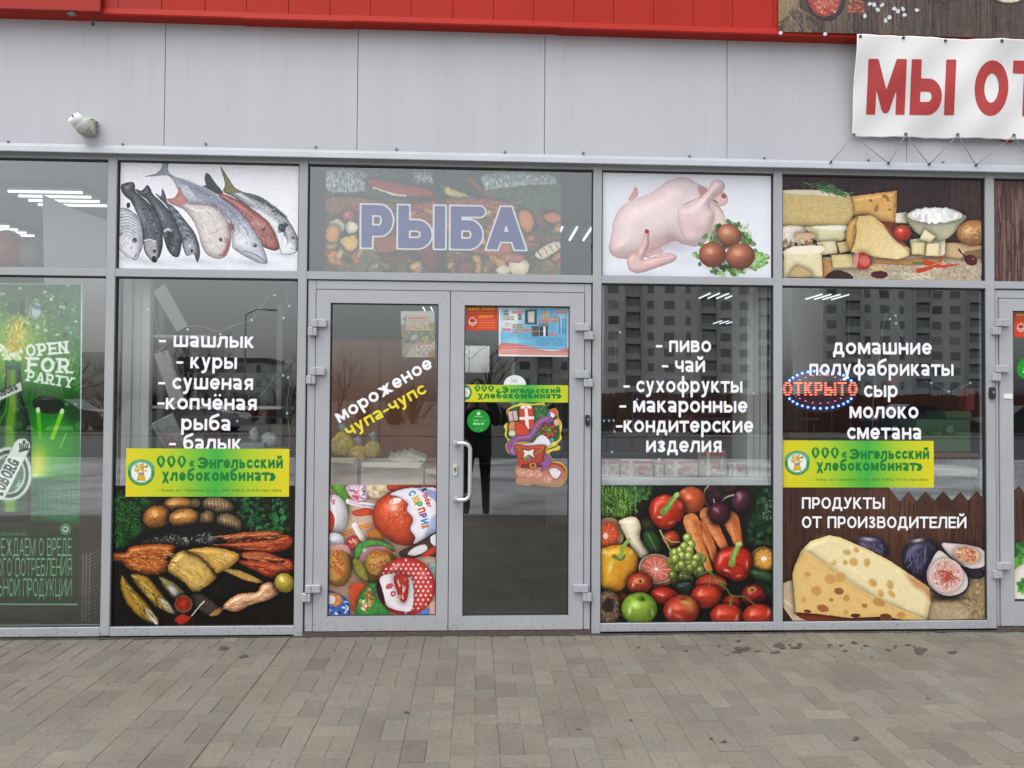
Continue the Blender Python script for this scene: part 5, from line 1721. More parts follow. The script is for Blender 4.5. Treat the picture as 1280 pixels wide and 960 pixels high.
def art_veg():
    A = Art((740, 580), 4.363, (35, 105, 1000, 870), '12150f')
    A.ao, A.aow = .6, 15
    A.leaves(160, [(850, 130), (990, 130), (990, 450), (860, 440)], 20, ['16301a', '1f4426', '0d1d10', '2a5832', '12261a'], .7); A.fur(50, [(930, 180), (985, 200), (985, 300), (930, 300)], 12, 3, ['9ab0a4', '5a7a64'], (60, 40))
    A.leaves(70, [(620, 120), (780, 120), (760, 200), (640, 210)], 20, ['3a1c24', '241418', '4c2830', '1a1a14'], .7); A.line([(615, 190), (612, 150), (640, 110)], 7, '9a9c8c'); A.line([(615, 190), (640, 250)], 5, '7a7468')
    A.fur(420, [(40, 110), (190, 115), (240, 200), (180, 290), (60, 300), (40, 260)], 50, 5, ['4d7a2c', '6a9a3c', '2f5220', '86b452', '1e3814'], (75, 35)); A.leaves(70, [(200, 120), (330, 120), (300, 190), (220, 210)], 16, ['33602a', '1f3d1a', '4c7e3c'], .5)
    A.line([(238, 130), (238, 280)], 4, 'b9c0a8', a=.5); A.ell(300, 330, 40, 40, 0, '3a3a20', '1c1e10', nz=.3)
    A.ell(540, 196, 78, 74, 0, 'cb5a34', '7c2c16', lit=.5, nz=.05); A.glow(500, 150, 16, 10, -20, 'f0b090', .7)
    # grapefruit half left
    A.ell(90, 388, 84, 96, 10, 'e6c08c', 'b98450'); A.ell(86, 388, 68, 80, 10, 'f0dcc0'); A.ell(86, 388, 60, 72, 10, 'd0532c', 'b0381c', nz=.3, nc=2.5)
    for k in range(10):
        t = k * .628; A.line([(76, 392), (76 + 56 * math.cos(t), 392 + 70 * math.sin(t))], 3, 'e8a888', a=.6)
    A.ell(74, 392, 14, 16, 0, 'f0e0d0', a=.9, nz=.2)
    A.poly([(146, 312), (200, 288), (248, 298), (266, 345), (262, 400), (290, 450), (318, 500), (268, 516), (218, 460), (180, 390), (158, 345)], 'eadfc2', 'ae9c70', ew=34, nz=.05, lit=.4); A.glow(205, 330, 30, 30, 0, 'f8f0da', .6)
    A.ell(330, 428, 74, 46, 62, '2f5028', '142412', lit=.6, nz=.2, nc=3); A.line([(310, 390), (350, 470)], 7, '88a878', a=.4, soft=4)
    A.ell(430, 405, 48, 42, 0, 'b6402a', '64180e', lit=.4)
    # red pepper top
    A.poly([(310, 252), (330, 195), (390, 166), (450, 178), (498, 210), (504, 262), (480, 310), (420, 356), (368, 350), (328, 308)], 'bd301c', '6c0e08', ew=46, lit=.55)
    A.line([(392, 262), (372, 290), (360, 330)], 10, '8a1a10', a=.7, soft=5); A.line([(410, 250), (470, 270), (480, 300)], 10, '8a1a10', a=.6, soft=5)
    A.glow(345, 245, 8, 40, 10, 'f2a088', .8); A.glow(370, 290, 14, 8, 0, 'fbe0d8', .9); A.glow(430, 320, 20, 7, -20, 'f0a890', .7); A.glow(480, 225, 12, 20, -30, 'ee8a70', .6); A.glow(385, 185, 26, 6, -10, 'f0a890', .7)
    A.line([(388, 262), (415, 232), (440, 195), (466, 168)], 40, '6c8c38', 26); A.line([(400, 250), (425, 222), (455, 178)], 10, 'b4cc80', a=.6); A.ell(462, 168, 16, 12, -40, 'a4bc70')
    # carrots and beets
    for pts, w0, w1, c in (([(625, 275), (670, 360), (725, 462)], 74, 44, 'd27c44'), ([(755, 300), (780, 370), (802, 450)], 84, 40, 'd0743a'), ([(585, 340), (640, 430), (672, 525)], 62, 34, 'cb6e38'), ([(540, 312), (580, 430), (640, 575)], 86, 30, 'd48244')):
        A.line(pts, w0 + 6, '6c3414', w1 + 5); A.line(pts, w0, c, w1)
        A.line([(x - w0 * .18, y) for x, y in pts], w0 * .25, 'ecae7c', w1 * .15, a=.55, soft=6); A.line([(x + w0 * .3, y + 4) for x, y in pts], w0 * .3, '9c4a1c', w1 * .2, a=.5, soft=6)
        for k in range(5):
            f = .12 + .17 * k; i = min(int(f * 2), 1); q = f * 2 - i
            x, y = pts[i][0] + (pts[i + 1][0] - pts[i][0]) * q, pts[i][1] + (pts[i + 1][1] - pts[i][1]) * q
            A.line([(x - w0 * .2, y + 4), (x + w0 * .1, y)], 3, 'a2582a', a=.6)
    A.ell(812, 200, 52, 64, 30, '54283a', '1e0a12', lit=.6, nz=.15); A.glow(800, 165, 18, 14, 0, 'b490a0', .7); A.line([(770, 170), (735, 180), (708, 205)], 10, '9c8f80', 5)
    A.ell(694, 268, 62, 62, 0, '54203080'[:6], '1c080e', lit=.6, nz=.12); A.glow(670, 245, 14, 12, 0, 'b28090', .7); A.line([(668, 210), (662, 190)], 6, 'b0907c'); A.line([(640, 285), (600, 300), (598, 360), (604, 390)], 5, '7c3c34', 3)
    # citrus, yellow pepper
    A.ell(930, 522, 68, 72, 20, 'e2a648', 'b06c1c'); A.ell(934, 522, 58, 62, 20, 'f0d8a0'); A.ell(934, 522, 53, 57, 20, 'dc9a38', 'c47c20', nz=.15)
    for k in range(10):
        t = k * .628; A.line([(936, 516), (936 + 50 * math.cos(t), 516 + 54 * math.sin(t))], 3, 'f2d492', a=.7)
    A.ell(936, 516, 16, 12, 0, 'f8ecd0', a=.9)
    A.poly([(42, 480), (90, 450), (140, 440), (200, 450), (246, 500), (248, 560), (205, 640), (150, 690), (90, 690), (48, 650)], 'dba22a', '94600e', ew=46, lit=.5); A.poly([(150, 560), (240, 540), (205, 640), (150, 690), (120, 680)], 'd07a20', a=.5, soft=24)
    A.glow(100, 560, 14, 44, 10, 'f4dc90', .8); A.glow(70, 480, 14, 14, 0, 'f8e8b0', .8); A.glow(212, 480, 12, 20, 30, 'f2d488', .6); A.line([(120, 505), (160, 520), (180, 500)], 22, '5c7c30', 14); A.line([(155, 505), (165, 470), (178, 440), (202, 412)], 24, '86aa4c', 18)
    # grapefruit half
    A.ell(356, 582, 106, 92, 10, 'd2785a', '8e3c28', lit=.4); A.ell(352, 572, 98, 80, 12, 'f0d4b4'); A.ell(352, 572, 84, 68, 12, 'cf6f5c', 'b85444', nz=.2, nc=2.5)
    for k in range(11):
        t = k * .571; A.line([(350, 574), (350 + 80 * math.cos(t), 574 + 65 * math.sin(t))], 3.5, 'efc4b0', a=.75)
    A.ell(350, 574, 10, 8, 0, 'f4e4d4')
    # grapes
    A.line([(372, 362), (400, 420), (430, 470), (460, 500)], 9, '8fa05a', 6); A.line([(400, 400), (440, 425), (480, 425)], 7, '9cac66', 5)
    r = random.Random(8)
    g = [(r.uniform(430, 600), r.uniform(470, 690)) for _ in range(46)]
    g = sorted([(x, y) for x, y in g if (x - 515) ** 2 / 85 ** 2 + (y - 560) ** 2 / 120 ** 2 < 1.15], key=lambda q: -q[1]) + [(520, 402), (540, 438), (505, 450), (532, 470), (490, 500), (455, 515), (527, 503), (570, 515), (488, 550), (537, 565), (560, 545)]
    for x, y in g:
        dk = max(0, min(1, (y - 500) / 180))
        c = np.array([.70 - .42 * dk, .76 - .42 * dk, .34 - .2 * dk])
        A.ell(x, y, 25, 27, r.uniform(-20, 20), c, c * .42, lit=.5); A.glow(x - 6, y - 8, 6, 5, 0, 'f2f6d0', .75 - .4 * dk)
    # lower row
    A.ell(505, 672, 56, 34, 5, '26362c', '0a100c', lit=.5); A.glow(515, 652, 22, 6, 5, '7c8c88', .6)
    A.ell(258, 652, 70, 60, 0, 'bc4430', '64160e', lit=.5, nz=.12); A.ell(262, 636, 26, 16, 0, 'cf9a58', a=.8, soft=6); A.ell(264, 640, 8, 8, 0, '3a2410'); A.glow(225, 660, 8, 14, 20, 'f6d8d0', .8)
    A.ell(170, 735, 40, 30, 0, '8a2416', '3c0e08'); A.ell(400, 722, 82, 50, 12, 'b53222', '600e0a', lit=.5); A.glow(380, 715, 20, 7, 10, 'f2b8ac', .7)
    A.ell(85, 780, 76, 94, 0, '7c6248', '2c2014', nz=.35, nc=2, lit=.3); A.fur(120, [(45, 700), (140, 710), (150, 850), (45, 850)], 22, 3, ['a08668', '4c3a28', 'b89c7c'], (70, 40)); A.ell(90, 770, 34, 44, 10, '1e1610', a=.8, soft=8)
    A.ell(258, 790, 98, 90, 0, '93b442', '4a6a16', lit=.5, nz=.05); A.ell(274, 735, 26, 18, 0, '5c7c26', a=.9, soft=5); A.ell(276, 738, 10, 10, 0, '35481a'); A.glow(205, 800, 10, 26, 10, 'eef4c8', .8); A.glow(330, 810, 8, 20, -10, 'd4e4a0', .5)
    A.ell(650, 655, 86, 56, 0, 'bb3e26', '6c160c', lit=.4); A.ell(624, 722, 86, 66, 0, 'c23c24', '74160c', lit=.5); A.glow(590, 700, 10, 24, 30, 'f4b8a4', .7); A.glow(690, 640, 22, 10, 10, 'efa48c', .6)
    A.ell(762, 762, 52, 50, 0, 'a82e1e', '5c120a', lit=.4)
    A.ell(487, 798, 99, 82, 0, 'b93c2c', '6a1a10', lit=.5, nz=.1); A.poly([(470, 722), (540, 725), (560, 790), (520, 800)], 'c8a048', a=.5, soft=18); A.glow(510, 755, 30, 12, 20, 'dcc470', .6); A.glow(425, 800, 12, 30, 10, 'f4c4b4', .7); A.glow(470, 830, 26, 10, 30, 'f2b8a0', .4); A.ell(500, 732, 22, 12, 0, '6c2a1a', a=.7, soft=6)
    A.poly([(664, 540), (690, 480), (750, 452), (820, 456), (868, 490), (874, 560), (842, 622), (780, 640), (722, 610), (680, 592)], 'b62a1a', '5c0c06', ew=46, lit=.55); A.line([(765, 540), (740, 580), (730, 610)], 12, '801408', a=.7, soft=5); A.line([(790, 545), (830, 570), (840, 610)], 12, '801408', a=.7, soft=5)
    A.glow(700, 520, 10, 34, 15, 'f4a890', .8); A.glow(735, 580, 20, 7, 20, 'fbd8cc', .8); A.glow(845, 545, 8, 30, 0, 'f09c84', .7); A.glow(800, 610, 18, 8, -20, 'ee9a84', .6); A.line([(762, 545), (772, 500), (800, 440)], 36, '78963e', 30); A.line([(768, 520), (790, 455)], 9, 'c0d490', a=.6); A.ell(800, 436, 18, 12, -30, 'b0c47c')
    A.ell(930, 612, 74, 34, 22, '33502c', '142210', lit=.6, nz=.25, nc=2.5); A.ell(940, 690, 76, 34, 30, '263e22', '0e180c', lit=.6, nz=.2)
    A.ell(880, 715, 68, 58, 0, '9c2a24', '3c0a0a', lit=.5, nz=.1); A.ell(872, 685, 26, 14, 0, 'c8a060', a=.7, soft=6); A.ell(874, 688, 9, 7, 0, '3a2412'); A.poly([(870, 740), (930, 720), (930, 760), (890, 765)], '30080a', a=.6, soft=10)
    A.ell(734, 825, 90, 66, 0, 'c03c26', '6c160c', lit=.5); A.ell(905, 828, 84, 66, 0, 'c03a26', '6c160c', lit=.5)
    for x, y in ((690, 815), (790, 840), (870, 815), (962, 810)):
        A.glow(x, y, 10, 26, 15, 'f0b4a4', .6)
    A.line([(585, 605), (640, 590), (690, 640), (740, 690), (765, 720), (830, 725), (890, 768)], 9, '4e6c36', 6); A.line([(650, 590), (640, 660)], 9, '54743a', 5); A.line([(762, 720), (755, 770)], 12, '54743a', 8); A.line([(690, 640), (735, 655)], 7, '54743a', 4)
    A.photo(.8, 7, .18, 1.1).tone(1.04, .95)
    return A.grain(.04)


def art_candy():
    A = Art((380, 580), 4.363, (115, 100, 735, 840), 'd6b196')
    A.ao, A.aow = .28, 18
    A.poly([(115, 600), (400, 640), (735, 600), (735, 840), (115, 840)], 'c89a80', soft=30, a=.8); A.fur(80, [(120, 300), (400, 330), (400, 840), (120, 840)], 60, 4, ['e2c2a8', 'c8a084', 'dab898'], (10, 6))
    A.poly([(150, 110), (260, 115), (250, 180), (230, 280), (180, 170)], '6cae3c', '3c6c20', ew=20, nz=.15); A.poly([(230, 120), (350, 115), (340, 190), (270, 195)], 'e8cfd8', 'c87890', ew=20, nz=.3); A.leaves(30, [(240, 120), (340, 120), (340, 190), (250, 190)], 12, ['d83c4c', '5c78c0', 'f4f0f4', 'e890a8'], .6)
    A.poly([(340, 112), (460, 112), (460, 160), (400, 190), (350, 170)], 'e2cdb0', 'b48a58', ew=24, nz=.2); A.leaves(20, [(350, 118), (450, 118), (440, 160), (360, 170)], 12, ['f4ead8', 'd8a058', 'c8b490'], .6)
    A.poly([(460, 112), (640, 112), (600, 150), (480, 150)], 'd04a30', '9c2c1c', ew=14); A.poly([(650, 118), (735, 112), (735, 180), (690, 160)], 'd85a48', 'a83428', ew=14)
    A.poly([(260, 262), (330, 240), (378, 250), (372, 275), (290, 284)], 'd4502c', '94280c', ew=10); A.line([(200, 390), (290, 352), (375, 328)], 26, 'd8843c', 20); A.line([(205, 385), (370, 326)], 6, 'f0b478', a=.6)
    A.poly([(350, 370), (400, 350), (430, 410), (370, 430)], 'dc8838', 'a85c1c', ew=18, nz=.3); A.poly([(230, 420), (270, 390), (320, 420), (300, 460), (250, 470)], 'd44438', '9c2420', ew=18, nz=.25); A.leaves(20, [(240, 410), (310, 400), (300, 460), (250, 465)], 9, ['f4d0c0', 'e87060'], .5)
    A.ell(172, 270, 66, 104, -8, 'ece8ea', 'b4a8b4', lit=.4); A.poly([(115, 240), (150, 260), (168, 310), (150, 370), (115, 370)], 'd8402a', 'a02414', ew=20); A.fur(14, [(130, 170), (170, 200), (160, 230)], 12, 4, ['d0506c'], (-30, 20))
    A.line([(240, 204), (310, 220), (384, 230)], 26, 'efe6ea'); A.line([(245, 210), (380, 238)], 8, 'b8a8b8', a=.6); A.line([(250, 200), (300, 210)], 8, 'e0889c', a=.6); A.line([(315, 222), (380, 232)], 10, '8898d8', a=.5)
    A.line([(274, 334), (295, 372), (322, 416)], 30, 'f2eeec', 24); A.line([(284, 340), (326, 410)], 8, 'b8aca8', a=.5)
    # big foil egg
    A.poly([(372, 270), (400, 205), (460, 160), (540, 135), (620, 130), (735, 150), (735, 350), (690, 400), (620, 432), (560, 446), (490, 430), (420, 380), (385, 330)], 'd9522e', '922616', ew=80, nz=.08, nc=3, lit=.4)
    A.poly([(470, 165), (540, 136), (620, 130), (735, 150), (735, 380), (690, 402), (600, 436), (606, 400), (580, 352), (596, 300), (560, 250), (566, 215), (520, 180)], 'ece8ee', 'b0aac4', ew=26)
    A.poly([(468, 200), (500, 185), (530, 190), (520, 210), (480, 220)], 'f0e4e0', soft=3); A.glow(490, 240, 24, 22, 0, 'ffe8e0', .95); A.glow(505, 275, 10, 8, 0, 'ffd8c8', .8)
    A.fur(60, [(400, 260), (470, 200), (560, 270), (560, 330), (430, 330)], 34, 3, ['ec7c58', 'b83c20', 'f09878'], (-60, 25)); A.poly([(620, 132), (735, 155), (735, 220), (700, 190)], '5c6cb0', a=.6, soft=4); A.poly([(690, 300), (735, 280), (735, 380), (660, 410)], '6c86c4', a=.5, soft=8)
    cc = ['4a90c8', 'd8b43a', '58a048', 'd84438', '7858a8', '4a90c8', 'd87a34']
    for i, chs in enumerate('СЮРПРИЗ'):
        t = i / 6.0
        A.text(chs, 566 + 70 * t + 16 * math.sin(t * 3), 158 + 178 * t, 26, cc[i], up=30, w=.34, rot=62 + 14 * t)
    A.text('К', 640, 140, 15, '24242c', up=22, w=.34, rot=66); A.text('inder', 648, 168, 17, 'd03428', up=22, w=.32, rot=70)
    # lollipops
    A.ell(166, 420, 54, 46, 0, 'e8e6ec', 'b4b0c0', lit=.3); A.line([(140, 415), (150, 430)], 5, '7c98c8')
    A.ell(180, 552, 84, 118, -6, 'c48c44', '6c4218', lit=.35, nz=.14, nc=3); A.poly([(115, 440), (230, 440), (250, 490), (200, 470), (115, 475)], 'd8a09a', '9c5c58', ew=12, a=.9); A.ell(165, 560, 56, 74, 0, 'cf9c4e', a=.7, soft=8)
    A.text('Chupa', 152, 490, 16, 'b8301c', up=26, w=.26, rot=52); A.text('Chups', 136, 556, 17, 'b8301c', up=28, w=.26, rot=40)
    A.ell(384, 530, 122, 120, 0, 'b98c3e', '5c4216', lit=.3, nz=.12, nc=3); A.poly([(300, 430), (370, 412), (450, 430), (490, 470), (420, 446), (360, 452), (310, 500), (280, 520), (275, 470)], '5a9c4c', '2c5c2c', ew=18, nz=.25); A.poly([(310, 500), (350, 458), (440, 452), (500, 500), (490, 480), (430, 470), (360, 476), (330, 530), (300, 540)], 'd88ca4', a=.9, soft=3)
    A.ell(405, 540, 72, 70, 0, 'c79c4c', '9c7430', nz=.1); A.poly([(268, 520), (310, 530), (350, 620), (330, 640), (280, 590)], '8a8438', '4c4a1c', ew=14, nz=.3); A.glow(330, 470, 14, 8, -30, 'ffe8e8', .8)
    A.text('Chupa', 372, 520, 20, 'b4402a', up=30, w=.24, rot=-20); A.text('Chups', 366, 590, 20, 'b4402a', up=34, w=.24, rot=-24)
    A.poly([(520, 480), (620, 430), (700, 380), (735, 380), (735, 500), (660, 500), (560, 520)], '4c3a30', '241a18', ew=20, nz=.3); A.poly([(565, 490), (610, 450), (660, 440), (670, 470), (610, 500)], 'e4dcdc', 'a89a9c', ew=14); A.poly([(640, 500), (720, 440), (735, 470), (680, 500)], 'd03c28', '8a1c14', ew=10); A.poly([(690, 400), (735, 380), (735, 440), (700, 440)], 'e8e4e8'); A.poly([(670, 545), (735, 540), (735, 610), (700, 600)], '9cb4b0', '5c7c78', ew=12, nz=.3)
    # dotted ball (plain spots and a white label)
    A.ell(556, 668, 160, 160, 0, 'd8443e', '8e1c1c', ew=60)
    r = A.rs
    for i in range(-6, 7):
        for j in range(-6, 7):
            x, y = 556 + i * 27 + (j % 2) * 13, 668 + j * 24
            d = math.hypot(x - 556, y - 668)
            if d < 146:
                A.ell(x, y, 8.5 - 3.5 * d / 160, 8.5 - 3 * d / 160, 0, 'f4dede', a=.95)
    A.poly([(415, 620), (480, 598), (540, 610), (590, 640), (590, 790), (520, 800), (450, 770), (420, 700)], 'f0e6ea', 'd8b8c0', ew=20); A.poly([(396, 640), (412, 640), (432, 700), (445, 770), (420, 750), (396, 700)], '2c2224', 'd83a34', ew=6)
    A.poly([(488, 620), (520, 596), (548, 602), (572, 640), (560, 740), (530, 750), (505, 690)], 'b0342c', '7c1c18', ew=16, nz=.2); A.fur(16, [(500, 620), (550, 620), (550, 730), (520, 730)], 16, 5, ['e8c8c0'], (80, 10)); A.ell(466, 666, 22, 15, -30, 'd8505c'); A.ell(486, 708, 14, 16, 0, 'c84c54'); A.ell(486, 708, 5, 5, 0, 'f0d0d0')
    A.glow(500, 560, 30, 14, -30, 'f8c8c4', .6); A.glow(650, 600, 26, 18, 30, 'f4b4ac', .5)
    # wrappers along the bottom
    A.poly([(115, 700), (180, 705), (230, 735), (250, 790), (240, 835), (115, 835)], '3c64b4', '1e3478', ew=30, nz=.35, nc=4); A.leaves(26, [(125, 740), (240, 745), (235, 830), (125, 830)], 13, ['a8c4ec', '6c94d8', 'e8f0fa', '24408c'], .4); A.poly([(130, 705), (190, 712), (210, 750), (170, 780), (135, 740)], 'd08c44', '94581c', ew=16, nz=.25); A.ell(145, 740, 26, 24, 0, 'ece8ee', a=.9, nz=.1)
    A.poly([(252, 660), (330, 654), (322, 690), (288, 760), (296, 820), (262, 780)], 'd8502c', 'a02c14', ew=10); A.poly([(290, 740), (340, 668), (390, 650), (392, 720), (470, 830), (300, 830)], '3c8c3c', '1c4c20', ew=24, nz=.35); A.leaves(40, [(300, 740), (350, 680), (385, 700), (370, 770), (310, 820)], 13, ['d87c34', 'e8b8a0', '84c45c', 'd04838', 'f4ece8', '2c6c30'], .5)
    A.poly([(640, 800), (690, 790), (690, 835), (630, 835)], '5c7cc0', '384c88', ew=10); A.poly([(690, 760), (735, 750), (735, 840), (690, 840)], 'd8a898')
    A.photo(.6, 6, .14, 1.1).tone(1.05, .9)
    return A.grain(.04)


ZIG = [(595, 122), (650, 192), (695, 140), (735, 190), (780, 138), (825, 187), (870, 138), (915, 187), (958, 142), (997, 187), (1040, 138), (1088, 190)]


def art_fig():
    A = Art((965, 580), 4.063, (40, 100, 1105, 805), '33201a')
    A.ao, A.aow = .3, 14
    planks(A, [40, 125, 222, 357, 490, 593, 648, 735, 825, 915, 997, 1105], 100, 640, ['4a2e22', '56372a', '402820', '5c3c2c', '4c3026'], '22140f')
    A.poly([(835, 140), (905, 140), (915, 230), (850, 250), (830, 190)], '2c1a16', a=.5, soft=14)
    A.poly([(780, 600), (900, 560), (1105, 540), (1105, 805), (740, 805)], '9c8462', nz=.2, nc=3, soft=8); A.leaves(320, [(800, 640), (1000, 600), (1095, 560), (1095, 790), (790, 790)], 9, ['b09874', '8a7250', 'c0aa86', '7c6646'], .5)
    A.poly([(800, 720), (900, 690), (1000, 760), (960, 795), (790, 795)], 'c2ae8c', a=.6, soft=14)
    A.poly([(52, 605), (104, 588), (215, 800), (52, 800)], 'd0b898', 'a08460', ew=14, sm=False, nz=.06); A.poly([(52, 720), (110, 800), (52, 800)], '33241c', sm=False); A.line([(60, 690), (190, 800)], 12, 'ece0c4', sm=False, a=.7)
    A.poly([(120, 752), (260, 756), (520, 780), (480, 800), (200, 800)], '7c3a20', '42200f', ew=12, nz=.2)
    # figs
    A.ell(502, 430, 90, 64, 16, '443c58', '1c1828', lit=.6, nz=.12); A.glow(490, 382, 44, 10, 5, 'd0ccd8', .8); A.fur(26, [(440, 390), (560, 400), (560, 460), (470, 440)], 40, 4, ['6c6484', '2c2640', '8c88a0'], (60, 15))
    A.poly([(656, 470), (680, 415), (735, 380), (800, 384), (850, 430), (830, 520), (790, 590), (730, 570), (680, 540)], '322c44', '100e18', ew=50, lit=.6, nz=.12); A.glow(740, 388, 34, 10, -10, 'e4dcd8', .85); A.fur(40, [(690, 410), (800, 400), (820, 440), (760, 520), (680, 480)], 60, 4, ['5a5474', '1e1a2c', '7c7898'], (100, 16))
    A.glow(880, 680, 120, 22, 0, '241a14', .85); A.ell(1030, 550, 52, 34, 10, '2e2438', '14101a')
    A.poly([(862, 404), (930, 404), (1040, 420), (1092, 460), (1086, 512), (1020, 532), (950, 505), (892, 455)], 'e8dcd2', '8c7484', ew=12); A.ell(990, 462, 68, 42, 10, 'd29878', 'dcb8a0', nz=.3, nc=2); A.leaves(120, [(930, 430), (1000, 420), (1050, 460), (1030, 500), (950, 490)], 7, ['b05a38', 'e0a880', 'c8744c', 'f0d8b8', '8c3c28'], .6)
    A.poly([(843, 436), (905, 474), (980, 540), (1003, 600), (980, 652), (920, 677), (850, 670), (790, 622), (775, 560), (800, 500)], '3c3048', '1a1424', ew=16); A.poly([(846, 440), (900, 474), (974, 542), (996, 600), (974, 645), (918, 668), (856, 660), (800, 616), (786, 556), (806, 500)], 'ece4de', 'c0aaa8', ew=22)
    A.ell(884, 566, 88, 86, 30, 'd8aaa4', 'e6cec8', nz=.25, nc=2, ew=50); A.leaves(170, [(820, 520), (880, 490), (950, 540), (960, 600), (900, 640), (830, 620)], 7, ['c07a72', 'e8c4bc', 'b05c50', 'f4e4dc', 'd09a90'], .5); A.fur(70, [(860, 540), (910, 540), (915, 590), (860, 590)], 26, 4, ['a8442c', 'c8643c', '8a3020'], (90, 60)); A.line([(905, 668), (908, 640)], 6, 'c8a888')
    # cheese wedge with holes
    A.poly([(104, 560), (114, 520), (150, 440), (195, 392), (290, 362), (345, 372), (480, 430), (600, 492), (700, 560), (800, 630), (806, 700), (786, 792), (700, 794), (560, 774), (400, 782), (240, 762), (120, 752)], 'f2e0ae', 'd8ba74', ew=26, sm=False, nz=.04, lit=.2)
    A.poly([(104, 560), (114, 520), (165, 440), (195, 452), (300, 530), (420, 615), (540, 690), (650, 735), (786, 792), (700, 794), (560, 774), (400, 782), (240, 762), (120, 752)], 'e4bf78', 'cca258', ew=30, sm=False, nz=.05)
    A.line([(165, 440), (290, 520), (420, 612), (540, 690), (780, 790)], 5, 'f2dfa8', a=.5, soft=4); A.poly([(680, 560), (740, 590), (800, 630), (806, 690), (770, 650), (720, 620)], 'a8683c', a=.6, soft=12)
    for x, y, a, b, t, c in ((340, 646, 26, 19, 10, '9c5c34'), (258, 733, 32, 20, 15, 'a4663a'), (225, 644, 28, 26, 20, 'cc9a54'), (296, 584, 30, 26, 10, 'cf9e58'), (348, 576, 26, 26, 40, 'd09e58'), (378, 680, 18, 18, 0, 'c89450'), (542, 702, 34, 22, 20, 'c48c4c'), (424, 770, 26, 12, 0, '5c2c18'), (578, 776, 32, 18, 5, '6c3820'), (180, 748, 20, 10, 10, '6c3a20'), (655, 768, 24, 18, 0, 'c8924e'), (375, 755, 14, 14, 0, 'd0a058'), (180, 560, 16, 14, 0, 'c8985a'), (470, 720, 16, 12, 10, 'b4783c'), (160, 690, 14, 16, 0, 'd0a260'), (300, 690, 12, 10, 0, 'b87c44')):
        A.ell(x, y, a, b, t, c, 'e0b870', ew=min(a, b) * .35); A.ell(x + a * .2, y + b * .25, a * .6, b * .5, t, c, a=.5, soft=5)
    for x, y, a, b, t in ((380, 448, 22, 17, 10), (428, 436, 17, 14, 40), (415, 498, 24, 22, 30), (482, 500, 17, 24, 0), (372, 500, 14, 14, 0), (310, 500, 18, 16, 0), (512, 604, 26, 20, 40), (600, 614, 18, 26, -10), (552, 660, 18, 24, 0), (608, 660, 24, 16, 45)):
        A.ell(x, y, a, b, t, 'd6b068', 'e6c884', ew=8); A.ell(x + 3, y + 4, a * .55, b * .5, t, 'c89c54', a=.6, soft=4)
    for x, y in ((420, 540), (560, 575), (470, 580), (300, 490), (690, 730), (640, 540)):
        A.glow(x, y, 20, 12, 30, 'f8ecc0', .8)
    A.glow(320, 400, 90, 24, 15, 'efdca4', .6)
    A.photo(.5, 7, .08, 1.0)
    return A.grain(.03)


